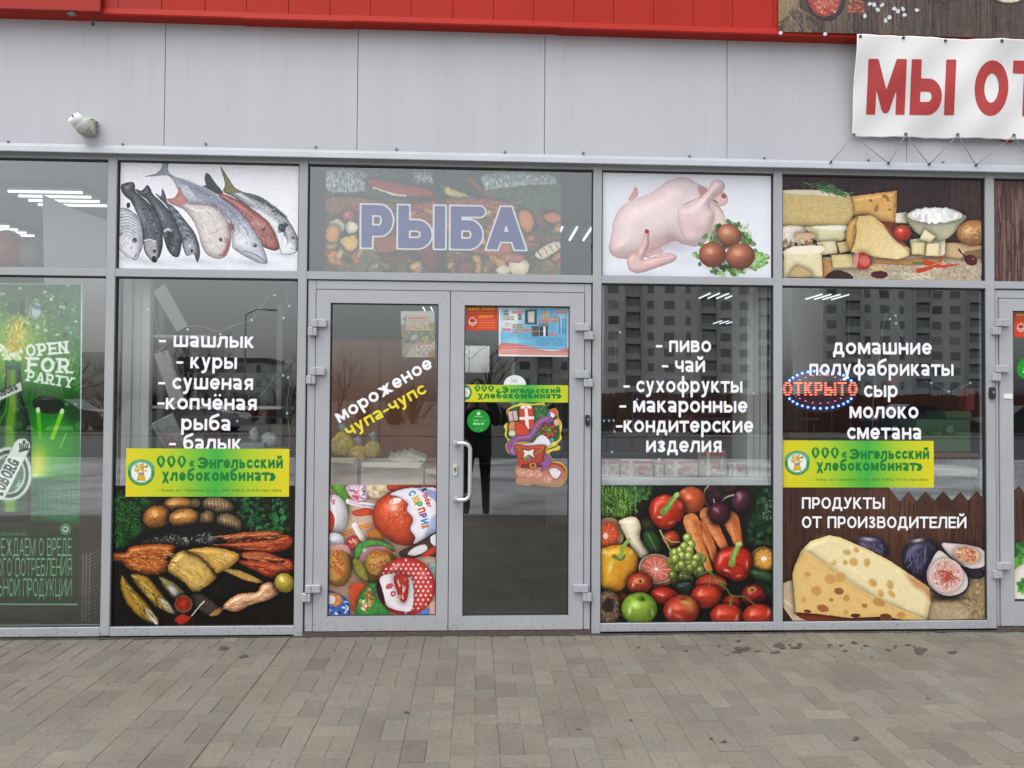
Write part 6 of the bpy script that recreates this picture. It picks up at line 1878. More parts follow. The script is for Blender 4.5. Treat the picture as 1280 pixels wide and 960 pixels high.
def art_beer():
    A = Art((0, 340), 4.0, (-190, 50, 425, 1680), '3c7c38')
    A.poly([(-190, 50), (425, 50), (425, 400), (-190, 400)], '3f7850', sm=False, nz=.2, nc=12); A.glow(90, 330, 190, 190, 0, 'a8b848', .95); A.glow(90, 560, 330, 200, 0, '78a83c', .6); A.glow(60, 380, 60, 140, 10, 'dcc868', .7)
    A.poly([(330, 50), (425, 50), (425, 560), (330, 520)], '7ca48c', a=.5, soft=50); A.fur(420, [(-190, 140), (380, 140), (380, 620), (-190, 620)], 26, 3, ['a8c468', 'd0d890', '5c9440', '4c8440', 'e4e8b4'], (130, 60)); A.fur(120, [(40, 200), (130, 220), (120, 420), (50, 420)], 22, 5, ['e4cc6c', 'c8a848', 'f0e4a0', 'b08c38'], (100, 30))
    A.leaves(90, [(-190, 60), (420, 60), (380, 330), (-190, 300)], 9, ['2c5c38', '8cb498', 'd4e4d0', '5c8c64', '1f4428'], .8)
    A.ell(256, 136, 9, 9, 0, 'd4e8d8'); A.ell(304, 174, 7, 7, 0, 'c0dcc8')
    A.poly([(98, 145), (120, 138), (122, 200), (100, 208)], '24381c', soft=3); A.ell(64, 180, 30, 32, 0, '4c7438', '2c4c24', ew=10)
    A.ell(178, 195, 38, 50, 8, 'a8b4a8', '4c6450', ew=10); A.ell(182, 192, 28, 42, 8, '6c8c74', ew=4); A.ell(182, 192, 24, 38, 8, 'c4ccc4'); A.text('TUBORG', 160, 180, 8.5, '2c4c84', up=15, w=.34, rot=14)
    A.poly([(-190, 640), (425, 600), (425, 1060), (-190, 1060)], '2f7c3c', soft=30); A.poly([(-190, 780), (425, 740), (425, 1060), (-190, 1060)], '3c8a38', soft=60)
    A.glow(262, 880, 110, 150, 0, '6cae38', .9); A.poly([(160, 780), (300, 740), (355, 800), (362, 900), (340, 1000), (280, 1060), (160, 1070)], '4c9c38', soft=8, a=.7); A.glow(190, 960, 70, 130, 0, 'd4d040', .95); A.glow(170, 1035, 46, 40, 0, 'f6f6e0', .95); A.poly([(250, 1060), (355, 900), (362, 960), (340, 1040)], '3c8c44', a=.6, soft=12)
    A.ell(243, 664, 82, 44, 8, '2c4a2e', '1c3420', ew=10); A.poly([(330, 640), (425, 620), (425, 740), (340, 740)], '1f5430', a=.6, soft=20)
    for x in (332, 376):
        A.poly([(x - 6, 655), (x + 8, 655), (x + 8, 667), (x - 6, 667)], 'b0c8b4', sm=False, a=.7)
    A.line([(192, 695), (200, 830)], 14, '7cb83c', 26); A.line([(310, 700), (262, 830)], 16, '9cc840', 26); A.line([(330, 810), (300, 880)], 8, '8cbc3c'); A.ell(190, 690, 10, 15, 0, 'd8e8d0', nz=.2); A.ell(310, 696, 10, 14, 20, 'd8e8d0', nz=.2)
    A.poly([(-190, 1060), (425, 1050), (425, 1270), (-190, 1270)], '3c7c58', soft=12, nz=.12, nc=6); A.fur(200, [(-190, 1080), (420, 1070), (420, 1260), (-190, 1260)], 90, 3, ['5c947c', '2c6044', '74a890', '386c50'], (2, 5))
    A.poly([(-190, 1262), (425, 1256), (425, 1300), (-190, 1310)], '1f6434', soft=10); A.poly([(-190, 1290), (425, 1285), (425, 1680), (-190, 1680)], '20502f', soft=10, nz=.05)
    for k in range(9):
        x = 200 + k * 24; A.line([(x, 1060 + 20 * (k % 3)), (x + 2, 1200 + 30 * (k % 2))], 2.5, '7cac94', a=.5)
    # bottle
    A.poly([(30, 450), (26, 540), (14, 640), (-14, 700), (-40, 760), (-48, 860), (-48, 1236), (150, 1236), (158, 860), (152, 770), (128, 700), (116, 640), (108, 540), (102, 450)], '1f6424', '06200c', ew=46, sm=False); A.line([(62, 470), (62, 660), (50, 800), (50, 1220)], 34, 'a8b838', 60, a=.75, soft=10); A.line([(40, 480), (30, 680), (-10, 800), (-20, 1220)], 8, 'd8e8a0', a=.5, soft=4); A.line([(122, 660), (146, 780), (148, 1200)], 10, '0c2c14', a=.7, soft=4)
    A.poly([(26, 440), (104, 440), (106, 470), (24, 470)], '3c8c5c', '1c5434', ew=10, sm=False); A.poly([(24, 470), (106, 470), (100, 488), (30, 488)], '2c7448', sm=False); A.leaves(50, [(-10, 360), (60, 400), (110, 390), (100, 440), (30, 440)], 12, ['f2f6ea', 'dce8d0', 'c0d4a8'], .6); A.line([(0, 360), (30, 390), (46, 440)], 8, 'eaf2e0', 5)
    A.poly([(-10, 610), (104, 548), (112, 592), (-6, 646)], 'd4d8d0', '8c9c90', ew=8, sm=False); A.text('TUBORG', -14, 632, 16, '2c3430', up=24, w=.32, rot=-23)
    A.ell(44, 1010, 118, 138, 0, 'd8dcd8', '7c8c80', ew=14); A.ell(44, 1010, 100, 120, 0, '3c5c48', ew=4); A.ell(44, 1010, 84, 102, 0, 'c8d0c8'); A.ell(44, 1010, 74, 92, 0, '5c8068', ew=4); A.text('QUALITY', -30, 945, 9, 'dce4dc', up=15, w=.24, rot=-40); A.text('DANISH', 92, 1040, 9, 'dce4dc', up=15, w=.24, rot=110)
    A.poly([(-60, 1105), (74, 850), (92, 834), (126, 832), (150, 856), (152, 880), (20, 1140), (-24, 1140)], 'e0e4e0', 'a0a8a0', ew=8, sm=False); A.text('TUBORG', 8, 1126, 28, '3c4440', up=46, w=.30, rot=-62, serif=.18)
    for k in range(5):
        A.line([(102 + k * 8, 890), (98 + k * 11, 858)], 6, '3c4440')
    A.line([(98, 896), (142, 884)], 10, '3c4440'); A.ell(120, 850, 7, 9, 0, '3c4440')
    A.poly([(-50, 1200), (150, 1200), (150, 1250), (-50, 1250)], '14241c', sm=False, a=.85); A.line([(-48, 1150), (150, 1150)], 3, 'c0cc70', a=.5)
    # words
    A.text('OPEN', 132, 425, 44, 'e6eee6', up=46, w=.28, gap=.26, rot=-5, serif=.2); A.text('FOR', 134, 500, 62, 'e6eee6', up=56, w=.28, gap=.26, rot=2, serif=.2); A.text('PARTY', 132, 545, 38, 'e6eee6', up=40, w=.28, gap=.24, rot=9, serif=.2)
    for s, y, x1 in (('ПРЕДУПРЕЖДАЕМ О ВРЕДЕ', 1420, 358), ('ЧРЕЗМЕРНОГО ПОТРЕБЛЕНИЯ', 1520, 358), ('АЛКОГОЛЬНОЙ ПРОДУКЦИИ', 1622, 358)):
        n = layout(s, .12, 1.36, .2)[1]
        ux = 21.5
        A.text(s, x1 - n * ux, y, ux, 'a8c8b4', up=66, w=.13, gap=.2)
    A.text('ГОСТ Р ИЗО 9001 КАЧЕСТВО ПИВА', -60, 1318, 6.4, '9cbca8', up=10, w=.2)
    A.ell(327, 1286, 27, 27, 0, 'a8c4b0'); A.ell(327, 1286, 23, 23, 0, '245836'); A.ell(327, 1286, 17, 17, 0, 'c4d4c8'); A.text('18', 317, 1293, 11, '244c30', up=11, w=.34)
    A.poly([(405, 50), (425, 50), (414, 1680), (396, 1680)], 'b8c8bc', sm=False, a=.8); A.line([(408, 60), (399, 1660)], 4, 'e8efe8', sm=False); A.line([(-190, 58), (420, 60)], 5, 'c0d0c4', sm=False); A.line([(-190, 1660), (410, 1662)], 6, 'a8bcb0', sm=False)
    A.tone(1.3, 1.2, 1.4)
    return A.grain(.05)


def art_spice():
    A = Art((900, 0), 3.368, (225, -420, 2600, 180), '4e433f')
    xs = [225, 330, 440, 560, 668, 765, 865, 960, 1100, 1225, 1340, 1470, 1590, 1720, 1850, 1990, 2130, 2270, 2420, 2600]
    planks(A, xs, -420, 180, ['574a45', '61534c', '4c423f', '6a5a50', '55463f'], '2c2524')
    A.poly([(225, -200), (330, -160), (345, -20), (310, 50), (270, 90), (225, 110)], '8c7c5c', '5c4c3c', ew=40, nz=.3); A.fur(60, [(250, 20), (330, 10), (400, 110), (350, 150), (260, 130)], 60, 4, ['7c6c58', '3c342c', '94846c'], (70, 25))
    A.ell(446, -6, 82, 96, 0, '3a3536', '221e20', ew=10); A.ell(440, -12, 70, 84, 0, 'b4584a', '7c342c', nz=.4, nc=2); A.fur(160, [(390, -60), (500, -60), (490, 60), (400, 50)], 8, 4, ['d8907c', '8c342c', 'e0b098', 'a84438'], (40, 50)); A.leaves(120, [(525, -30), (600, 0), (610, 60), (540, 50)], 5, ['b05444', 'd08874', '8c3c30'], .7)
    for x, y in ((629, 18), (648, 20), (682, 22), (662, 41), (733, 38), (748, 48), (771, 39), (776, 64), (608, 69), (712, 74), (696, 87), (830, 41), (640, -30), (720, -40), (800, -20), (760, -70), (880, -60)):
        A.ell(x, y, 10, 8, A.rs.uniform(0, 180), 'd4d8dc', '8c98a4', ew=5)
    for x, y, r_ in ((940, -150, 150), (1220, -120, 132), (1600, -60, 150), (2000, -140, 180)):
        A.ell(x, y, r_ + 12, r_ + 10, 0, '2c2626', a=.6, soft=10); A.ell(x, y, r_, r_, 0, 'd8d0bc', '8c8474', ew=10); A.ell(x, y, r_ - 14, r_ - 14, 0, '94603c', '5c3824', nz=.35)
    A.ell(700, -260, 160, 120, 20, 'b04030', '6c2018', lit=.5); A.ell(1400, -300, 130, 110, 0, '7c8c40', '3c4820', lit=.5)
    A.photo(1.2, 7, .16)
    return A.grain(.04)


def art_wood():
    A = Art((1235, 205), 4.0, (0, 0, 1250, 620), '4c332c')
    planks(A, [-10, 60, 150, 260, 380, 500, 610, 730, 850, 970, 1090, 1250], 0, 620, ['5a4036', '4c342e', '66493e', '543a34'], '2c1c1a')
    A.fur(90, [(20, 60), (180, 60), (180, 600), (20, 600)], 180, 5, ['7c5c50', '3c2622', '8a6c60'], (90, 3))
    return A.grain(.04)


def art_dairy():
    A = Art((1235, 555), 4.0, (110, 200, 900, 800), '3c2620')
    planks(A, [110, 195, 290, 390, 490, 590, 690, 790, 900], 200, 640, ['4a2e26', '543628', '42281f'], '22140f')
    A.poly([(128, 640), (220, 580), (900, 600), (900, 800), (110, 800)], 'd8d4c8', soft=6); A.ell(230, 560, 70, 60, 0, 'ecece8', 'b4b4b0'); A.leaves(60, [(128, 520), (220, 480), (240, 540), (150, 600)], 22, ['3c7a34', '5c9c48', '265a24'], .6); A.leaves(50, [(128, 580), (200, 570), (190, 640), (130, 650)], 20, ['6cae3c', '8cc858', '4c8c30'], .6)
    A.poly([(120, 650), (200, 590), (300, 580), (400, 640), (400, 790), (120, 790)], 'ece6d8', 'c8bca4', ew=40); A.leaves(40, [(150, 690), (240, 670), (240, 750), (160, 760)], 18, ['5ca43c', '3c7c2c', '84c05c'], .6)
    A.ell(560, 660, 110, 100, 0, 'f0ece0', 'b8b0a0'); A.ell(760, 690, 90, 80, 0, 'e0c890', 'a08850')
    return A.grain(.03)


def art_bakery(px0, py0, sx, door=False):
    """yellow and green bakery banner; units: 1200 x 350"""
    A = Art((px0, py0), sx, (-30, -30, 1240, 390), 'd8cc24', res=4.0)
    X = A.gx[None, :]
    t = np.clip((X + 0 * A.gy[:, None]) / 1200, 0, 1)
    ye, li, gr = hexc('e2d21e'), hexc('aacb2c'), hexc('44b044')
    f = np.interp(t, [0, .2, .55, .72, .9, 1], [0, .25, 1, .55, .15, 0])
    A.C = np.where(f[..., None] < .5, ye * (1 - f[..., None] * 2) + li * f[..., None] * 2, li * (2 - 2 * f[..., None]) + gr * (2 * f[..., None] - 1))
    G_ = '0c7c34'
    if not door:
        A.ell(112, 178, 98, 96, 0, '16803c'); A.ell(112, 178, 92, 90, 0, 'c8e0b0', a=.4); A.ell(112, 178, 89, 87, 0, '1d8a58'); A.poly([(22, 150), (202, 150), (202, 120), (160, 90), (64, 90), (22, 120)], '3cb0a0', a=.5); A.ell(112, 178, 74, 72, 0, 'eef0ea')
        A.leaves(60, [(70, 120), (112, 105), (156, 120), (160, 165), (125, 190), (100, 190), (66, 165)], 11, ['d8b020', 'e8c840', 'b08c14', 'c89c18'], .4); A.poly([(92, 190), (132, 190), (146, 238), (78, 238)], 'd8b428', 'a88818', ew=14, sm=False); A.poly([(90, 178), (134, 178), (132, 196), (92, 196)], '8c8c9c', sm=False)
        for k in range(14):
            a = math.radians(195 + k * 11.5)
            A.ell(112 + 81 * math.cos(a), 178 + 79 * math.sin(a), 4, 4, 0, 'd8ecd8')
        for k in range(9):
            a = math.radians(25 + k * 16)
            A.ell(112 + 81 * math.cos(a), 178 + 79 * math.sin(a), 4, 4, 0, 'd8ecd8')
        rows = [('ООО', 220, 138, 52, 84, 1), ('«', 462, 140, 56, 58, 1), ('Э', 522, 150, 78, 62, 1), ('нгельсский', 612, 148, 50.5, 66, 1), ('хлеБокомБинат»', 264, 240, 56, 64, 1)]
    else:
        A.ell(2, 85, 62, 76, 0, '16803c'); A.ell(2, 85, 54, 66, 0, '1d8a78'); A.ell(2, 85, 42, 52, 0, 'eef0ea'); A.leaves(14, [(-20, 60), (20, 60), (20, 110), (-20, 110)], 9, ['d8b020', 'e8c840'], .4)
        rows = [('ООО', 88, 72, 52, 66, 1), ('«', 322, 90, 52, 50, 1), ('Э', 386, 92, 66, 52, 1), ('нгельсский', 478, 92, 50, 46, 1), ('хлеБокомБинат»', 128, 150, 60, 50, 1)]
    for s, x, y, ux, up, _ in rows:
        big = s in ('ООО', 'Э')
        if s == 'хлеБокомБинат»':                     # the first letter drops below the line
            A.text('х', x, y + up * .28, ux * 1.0, G_, up=up * 1.35, w=.27)
            A.text(s[1:], x + ux * 1.15, y, ux * .94, G_, up=up, w=(.36 if door else .32) if s != '«' else .2, gap=.18, cap=1.0 if len(s) > 3 else 1.36)
        elif s == 'ООО':
            for k in range(3):                        # pointed O, three times
                cx = x + 36 + (76 if not door else 72) * k
                h_ = up * .54
                A.poly([(cx - 33, y - h_), (cx - 22, y - h_ * 1.62), (cx, y - h_ * 2.1 + 10), (cx + 22, y - h_ * 1.62), (cx + 33, y - h_), (cx + 22, y - h_ * .38), (cx, y + 10), (cx - 22, y - h_ * .38)], G_, sm=False)
                A.poly([(cx - 13, y - h_), (cx - 8, y - h_ * 1.5), (cx + 2, y - h_ * 1.62), (cx + 13, y - h_), (cx + 8, y - h_ * .5), (cx - 2, y - h_ * .36)], 'a0c836', sm=False)
        else:
            A.text(s, x, y, ux, G_, up=up, w=(.36 if door else .32) if s != '«' else .2, gap=.18, cap=1.0 if len(s) > 3 else 1.36)
    if not door:
        A.text('г. Энгельс, пр-т Строителей, 26, Тел.: (8453) 74-88-22, 76-12-41 отдел сбыта', 230, 318, 12.6, '4c6c1c', up=15, w=.2, gap=.2)
    return A


def art_boot():
    A = Art((620, 490), 7.38, (60, 90, 670, 890), 'e8c83c', res=3.0)
    A.poly([(105, 190), (170, 140), (300, 125), (450, 125), (545, 180), (585, 330), (575, 440), (450, 470), (130, 440), (105, 330)], '35602f', soft=3); A.fur(160, [(105, 190), (170, 140), (450, 125), (545, 180), (580, 430), (130, 440)], 26, 5, ['4c8440', '2a5226', '6ca05a'], (60, 60)); A.ao, A.aow = .3, 9
    A.poly([(420, 120), (440, 170), (400, 165), (385, 140)], '3c7440', '1f4424', ew=10, nz=.3); A.leaves(60, [(360, 150), (440, 120), (460, 210), (380, 220)], 13, ['3c7440', '5c9458', '2c5434'], .6)
    # parcels instead of a figure
    A.poly([(215, 150), (340, 142), (356, 340), (225, 350)], 'd4442c', '9c281c', ew=14, sm=False); A.poly([(262, 146), (292, 144), (306, 344), (276, 346)], 'eee4e0', sm=False); A.poly([(216, 232), (350, 224), (352, 250), (218, 258)], 'eee4e0', sm=False); A.ell(252, 138, 28, 16, -20, 'f0e8e4', 'c8a8a0'); A.ell(304, 136, 28, 16, 20, 'f0e8e4', 'c8a8a0')
    A.poly([(110, 180), (190, 170), (205, 260), (125, 275)], 'd8b4a4', 'a87c74', ew=12, sm=False); A.line([(150, 176), (164, 268)], 12, '8c6cb0', sm=False); A.poly([(130, 280), (210, 290), (250, 380), (180, 400), (120, 370)], 'dc8c5c', 'b0502c', ew=18); A.ell(150, 380, 34, 30, 0, 'dcd8c4', '9ca07c'); A.poly([(180, 290), (230, 280), (300, 350), (280, 400), (190, 390)], 'd4462c', '9c2c1c', ew=16)
    A.ell(512, 208, 36, 34, 0, 'f0ecec', 'b4acb4'); A.ell(486, 206, 18, 22, 0, '5c78b0', '34487c'); A.poly([(490, 170), (530, 150), (565, 190), (560, 240), (545, 200)], 'd85a3c', 'a8341c', ew=10)
    for k in range(8):
        a = k * .785 + .2; A.ell(492 + 40 * math.cos(a), 350 + 40 * math.sin(a), 36, 20, math.degrees(a), 'd8482c', '9c2414', ew=14)
    A.ell(492, 348, 12, 12, 0, 'e8c040'); A.leaves(12, [(420, 330), (450, 400), (560, 400), (560, 330)], 22, ['4c8440', '30602c'], .5); A.ell(560, 280, 30, 34, 0, 'e0b894', 'b0845c'); A.ell(484, 290, 26, 20, 0, '5c4c94', '38306c'); A.ell(515, 440, 22, 18, 0, '5ca0b4', '34708c')
    A.line([(470, 500), (540, 470), (590, 520)], 22, 'e0d060'); A.line([(480, 530), (560, 500)], 14, '5c7c3c')
    A.poly([(170, 490), (330, 470), (380, 420), (430, 395), (490, 440), (500, 490), (440, 500)], 'e6e2ec', 'b8b0c8', ew=24)
    A.line([(160, 560), (128, 500), (180, 440), (300, 420), (370, 330), (420, 260), (500, 250)], 70, '8c5088', 52); A.line([(150, 520), (200, 430), (310, 405), (390, 290), (480, 235)], 8, 'c8a0c4', a=.6); A.line([(210, 452), (330, 432), (400, 330)], 7, '6c3468', a=.6); A.poly([(130, 540), (180, 490), (180, 575), (150, 560)], '9c7cb8')
    # boot
    A.poly([(172, 492), (300, 496), (456, 490), (446, 580), (440, 640), (470, 670), (520, 652), (600, 670), (640, 720), (640, 790), (600, 850), (480, 862), (340, 850), (200, 836), (186, 780), (200, 680), (190, 600)], 'c04434', '842a22', ew=26, lit=.3)
    A.poly([(190, 690), (300, 700), (480, 690), (560, 680), (640, 740), (640, 800), (590, 850), (340, 850), (200, 836), (188, 780)], 'c88c78', 'a86858', ew=20, a=.75); A.poly([(190, 800), (640, 800), (600, 852), (480, 862), (340, 850), (200, 838)], 'b8886c', a=.9, soft=6)
    for x, y in ((235, 740), (310, 755), (390, 760), (480, 800)):
        A.ell(x, y, 36, 32, 0, 'e8d0a8', a=.7); A.ell(x, y, 29, 25, 0, 'c88470', a=.9); A.ell(x + 8, y + 4, 14, 12, 0, 'e8d0a8', a=.7)
    A.line([(205, 510), (250, 560), (310, 590), (400, 550), (440, 505)], 12, '7c8c34'); A.poly([(245, 530), (300, 545), (350, 525), (340, 570), (360, 610), (305, 575), (250, 610), (262, 565)], 'e6e6e0', 'a8a8a4', ew=10, sm=False); A.ell(275, 615, 17, 17, 0, '6ca83c', '3c6c20'); A.ell(310, 616, 17, 17, 0, '6c7cb8', '404c84'); A.ell(293, 592, 14, 14, 0, 'd88c3c', '985818')
    A.poly([(230, 665), (420, 655), (430, 695), (230, 705)], '6c2c24', sm=False, a=.7); A.ell(340, 678, 34, 26, 0, 'dcb43c', '9c7c1c'); A.ell(340, 678, 20, 14, 0, '7c3028')
    A.poly([(450, 560), (500, 600), (506, 660), (470, 700), (420, 730), (430, 680), (390, 670), (450, 620)], '94589c', '5c3468', ew=16); A.poly([(490, 720), (540, 700), (600, 740), (560, 800), (520, 780)], 'e6dce0', 'b8a4a8', ew=14, nz=.2)
    A.photo(.7, 6, .06, .6).tone(1.0, .92)
    return A.grain(.05)


BOOT = [(100, 165), (150, 130), (200, 112), (240, 98), (330, 110), (400, 100), (440, 95), (455, 125), (490, 160), (540, 148), (572, 180), (575, 230), (605, 280), (608, 330), (596, 380), (606, 430), (575, 465), (560, 490), (592, 505), (580, 535), (520, 545), (490, 570), (512, 600), (512, 640), (560, 640), (620, 665), (655, 720), (652, 790), (620, 850), (560, 872), (480, 868), (400, 862), (345, 850), (300, 860), (200, 848), (180, 820), (186, 780), (178, 720), (200, 660), (190, 590), (140, 580), (100, 545), (88, 490), (110, 450), (80, 400), (88, 350), (72, 320), (90, 290), (115, 270), (100, 220)]


def art_ads():
    A = Art((570, 375), 8.533, (90, 55, 1210, 625), '9cc8dc', res=3.0)
    r = A.rs
    # furniture advert
    A.poly([(455, 70), (1200, 80), (1200, 620), (450, 600)], 'e4e8e8', sm=False); A.poly([(472, 90), (1190, 90), (1186, 540), (474, 500)], '6cb0d4', sm=False, nz=.06); A.glow(620, 180, 170, 120, 0, 'e4ecee', .9); A.glow(540, 260, 120, 90, 0, 'eceff0', .8); A.glow(1130, 230, 60, 130, 0, 'a8dcf0', .8); A.glow(620, 440, 170, 50, 0, 'a4d8ee', .7)
    A.poly([(472, 468), (580, 462), (720, 480), (860, 515), (980, 540), (1090, 540), (1186, 515), (1186, 596), (470, 585)], 'd07c78', 'c86460', ew=10); A.poly([(472, 530), (840, 540), (1186, 560), (1186, 596), (470, 585)], 'e0b4a8', a=.7, soft=10); A.poly([(455, 580), (1200, 594), (1200, 620), (450, 604)], 'ecefef', sm=False)
    for x0, y0, x1, y1, c in ((500, 110, 565, 165, '8c8c84'), (495, 175, 620, 215, 'b4aca0'), (600, 260, 720, 300, '9c9488'), (600, 310, 700, 355, 'a49c90'), (510, 240, 590, 280, 'c8c8c4'), (660, 150, 700, 215, '7c7468'), (805, 280, 885, 390, '5c5c58'), (890, 285, 980, 385, '3c3c3c'), (905, 120, 1000, 210, 'b0a48c'), (1000, 180, 1100, 240, 'a89c8c'), (880, 250, 980, 275, '64604c')):
        A.poly([(x0, y0), (x1, y0 - 5), (x1, y1), (x0 + 5, y1)], c, sm=False, nz=.3, nc=5); A.line([(x0, (y0 + y1) / 2), (x1, (y0 + y1) / 2 - 4)], 4, 'dcdad4', sm=False); A.line([((x0 + x1) / 2, y0), ((x0 + x1) / 2, y1)], 4, '54504c', sm=False, a=.6)
    A.poly([(735, 108), (862, 100), (862, 262), (735, 258)], '3c5468', sm=False); A.poly([(765, 122), (840, 118), (836, 244), (768, 240)], 'd0ccb8', 'a09c88', ew=20, sm=False); A.poly([(930, 285), (955, 283), (955, 385), (932, 388)], 'ecf0f0', sm=False)
    for x, y, w_ in ((595, 130, 130), (490, 318, 95), (705, 325, 105), (880, 225, 130), (1060, 135, 120), (990, 365, 85)):
        A.poly([(x, y - 18), (x + w_, y - 20), (x + w_, y + 14), (x, y + 16)], 'd89c9c', sm=False, a=.8)
        for k in range(int(w_ / 15)):
            A.poly([(x + 6 + k * 15, y - 12), (x + 15 + k * 15, y - 12), (x + 15 + k * 15, y + 9), (x + 6 + k * 15, y + 9)], 'c85c5c', sm=False, a=.8)
    for y in range(410, 500, 18):
        for x in range(860 if y > 420 else 720, 1130, 14):
            if r.random() < .8:
                A.line([(x, y), (x + 9, y + r.uniform(-2, 2))], 5, '3c7498', sm=False, a=.7)
    for x in (1105, 1140, 1165):
        A.line([(x, 200), (x, 355)], 14, '2c5c84', sm=False, a=.6)
    for y in (500, 528, 556, 578):
        for x in range(490, 1150, 16):
            A.line([(x, y), (x + 10, y)], 5, 'f0e4e0' if y < 540 else 'c06458', sm=False, a=.7)
    A.poly([(655, 80), (1200, 85), (1200, 610), (655, 600)], '30404c', sm=False, a=.07)
    return A


def art_loan(off=(570, 375), sc=8.533):
    A = Art(off, sc, (95, 55, 450, 335), 'c4482e', res=3.0)
    A.poly([(100, 60), (445, 60), (445, 165), (100, 165)], 'b04428', sm=False); A.poly([(108, 170), (445, 160), (445, 330), (108, 330)], 'd0482e', sm=False, soft=8)
    for k in range(14):
        if k != 6:
            A.poly([(128 + k * 21, 80), (143 + k * 21, 80), (143 + k * 21, 108), (128 + k * 21, 108)], 'd8a838', sm=False, a=.85, nz=.5, nc=2)
    for k in range(16):
        A.line([(140 + k * 17, 136), (150 + k * 17, 137)], 6, 'c88434', sm=False, a=.8)
    A.text('ДЕНЬГИ', 246, 190, 21, 'e8a83c', w=.3)
    for y, c in ((215, 'e8786c'), (240, 'e89044'), (268, 'e89044'), (296, 'e89044')):
        for k in range(13):
            A.line([(238 + k * 14, y), (247 + k * 14, y)], 9, c, sm=False, a=.75)
    A.ell(176, 230, 44, 44, 0, 'e0b0a0'); A.poly([(176, 176), (216, 230), (176, 284), (136, 230)], 'dcb4a4', sm=False); A.ell(176, 226, 28, 28, 0, 'b83c28'); A.poly([(130, 236), (226, 236), (226, 246), (130, 246)], 'd8c0b4', sm=False); A.poly([(155, 210), (197, 210), (197, 224), (155, 224)], '7c2c1c', sm=False)
    return A


def art_round():
    A = Art((570, 440), 8.533, (95, 590, 385, 880), '16902c', res=3.0)
    A.glow(240, 735, 130, 130, 0, '1f9c34', .4); A.ell(240, 655, 19, 19, 0, 'c8e8c8'); A.ell(234, 648, 10, 8, 0, '8cc890')
    for k in range(7):
        A.line([(196 + k * 13, 688), (204 + k * 13, 688)], 9, 'a8d8a8', sm=False, a=.8)
    A.text('10:00', 186, 738, 12, 'c4e4c0', w=.34); A.text('20:00', 256, 738, 12, 'a4d8a0', w=.34, a=.6); A.line([(140, 724), (176, 726)], 3, '8cd08c'); A.line([(312, 730), (335, 730)], 3, '8cd08c')
    for k in range(3):
        A.poly([(184 + k * 40, 755), (216 + k * 40, 755), (216 + k * 40, 776), (184 + k * 40, 776)], 'a8dca4', sm=False, nz=.3)
    A.fur(14, [(200, 810), (280, 810), (280, 830), (200, 830)], 10, 3, ['8cd08c'], (0, 60))
    return A


def art_menu():
    A = Art((490, 380), 12.0, (120, 95, 660, 815), 'd8d4c4', res=3.0)
    A.poly([(130, 105), (640, 105), (640, 200), (130, 210)], 'e4e2d8', sm=False); A.poly([(130, 330), (640, 300), (640, 520), (400, 560), (140, 800)], '8c8474', soft=20); A.leaves(110, [(140, 340), (640, 330), (640, 560), (400, 600), (150, 700)], 24, ['a49c88', '6c6454', 'c8c4b0', '5c6c4c', '7c8c64', 'b4a488', '4c4438'], .6)
    A.leaves(16, [(175, 160), (240, 160), (220, 260), (170, 260)], 16, ['6c8468', '8ca084', '506850'], .6); A.ell(330, 500, 60, 40, -30, 'd0ccbc', 'a8a090'); A.ell(520, 520, 40, 44, 20, 'd0c448', 'a08c2c'); A.ell(600, 380, 26, 50, 30, 'c8bc50', '8c8430'); A.leaves(16, [(560, 420), (640, 420), (640, 540), (560, 540)], 20, ['7cb48c', '5c9468', '4c7c54'], .6); A.line([(420, 500), (450, 430)], 30, '8cc0b4', 20)
    A.line([(170, 790), (300, 640), (440, 470), (500, 400)], 26, '8c7c6c', 16); A.line([(180, 770), (400, 540)], 8, 'd8d0c4', a=.7); A.poly([(160, 790), (230, 690), (260, 710), (200, 790)], '94604c', sm=False)
    A.poly([(230, 180), (540, 178), (560, 215), (530, 244), (240, 244), (215, 212)], 'e6c8b8', 'c88c7c', ew=12)
    for k in range(11):
        A.line([(255 + k * 25, 215), (272 + k * 25, 212)], 24, 'cc7c6c', sm=False, a=.75)
    A.poly([(205, 270), (560, 262), (575, 390), (205, 395)], 'e8d4b4', 'c8a478', ew=10, sm=False); A.text('ШАШЛЫК', 220, 375, 44, 'c87c50', up=66, w=.2, gap=.16)
    A.poly([(150, 640), (330, 600), (340, 795), (200, 795)], 'c8c4b0', a=.6, soft=10); A.ell(296, 742, 30, 24, 0, 'b8b4a0'); A.ell(296, 742, 24, 18, 0, 'd8d4c4')
    A.poly([(560, 700), (640, 670), (640, 795), (540, 795)], 'c08c4c', sm=False); A.poly([(350, 580), (610, 575), (612, 700), (490, 785), (345, 720)], 'd89070', sm=False); A.poly([(358, 615), (604, 608), (604, 695), (490, 762), (355, 705)], 'ecdcd0', sm=False); A.poly([(395, 588), (530, 585), (520, 606), (405, 610)], 'e0a090', sm=False)
    A.line([(365, 640), (425, 628), (395, 668), (430, 680), (425, 715), (385, 722)], 7, '3c3834', sm=False); A.line([(480, 630), (455, 675), (465, 722), (500, 715), (508, 660), (480, 630)], 7, '3c3834'); A.line([(550, 640), (528, 680), (540, 712), (575, 705), (582, 655), (550, 640)], 7, '3c3834'); A.line([(462, 740), (490, 745)], 5, '4c4844')
    return A
# ------------------------------------------------------------------ films, posters, stickers and lettering on the glass
FILM = attr_mat('printed film', rough=0.32, spec=0.35, bump=0.03)
PAPER = attr_mat('printed paper', rough=0.6, spec=0.25)
VINYL = mat('white vinyl letters', (0.80, 0.80, 0.82), 0.45)
YELV = mat('yellow vinyl letters', (0.72, 0.62, 0.02), 0.45)
D1, D2, D3 = GY - 0.0015, GY - 0.003, GY - 0.0045


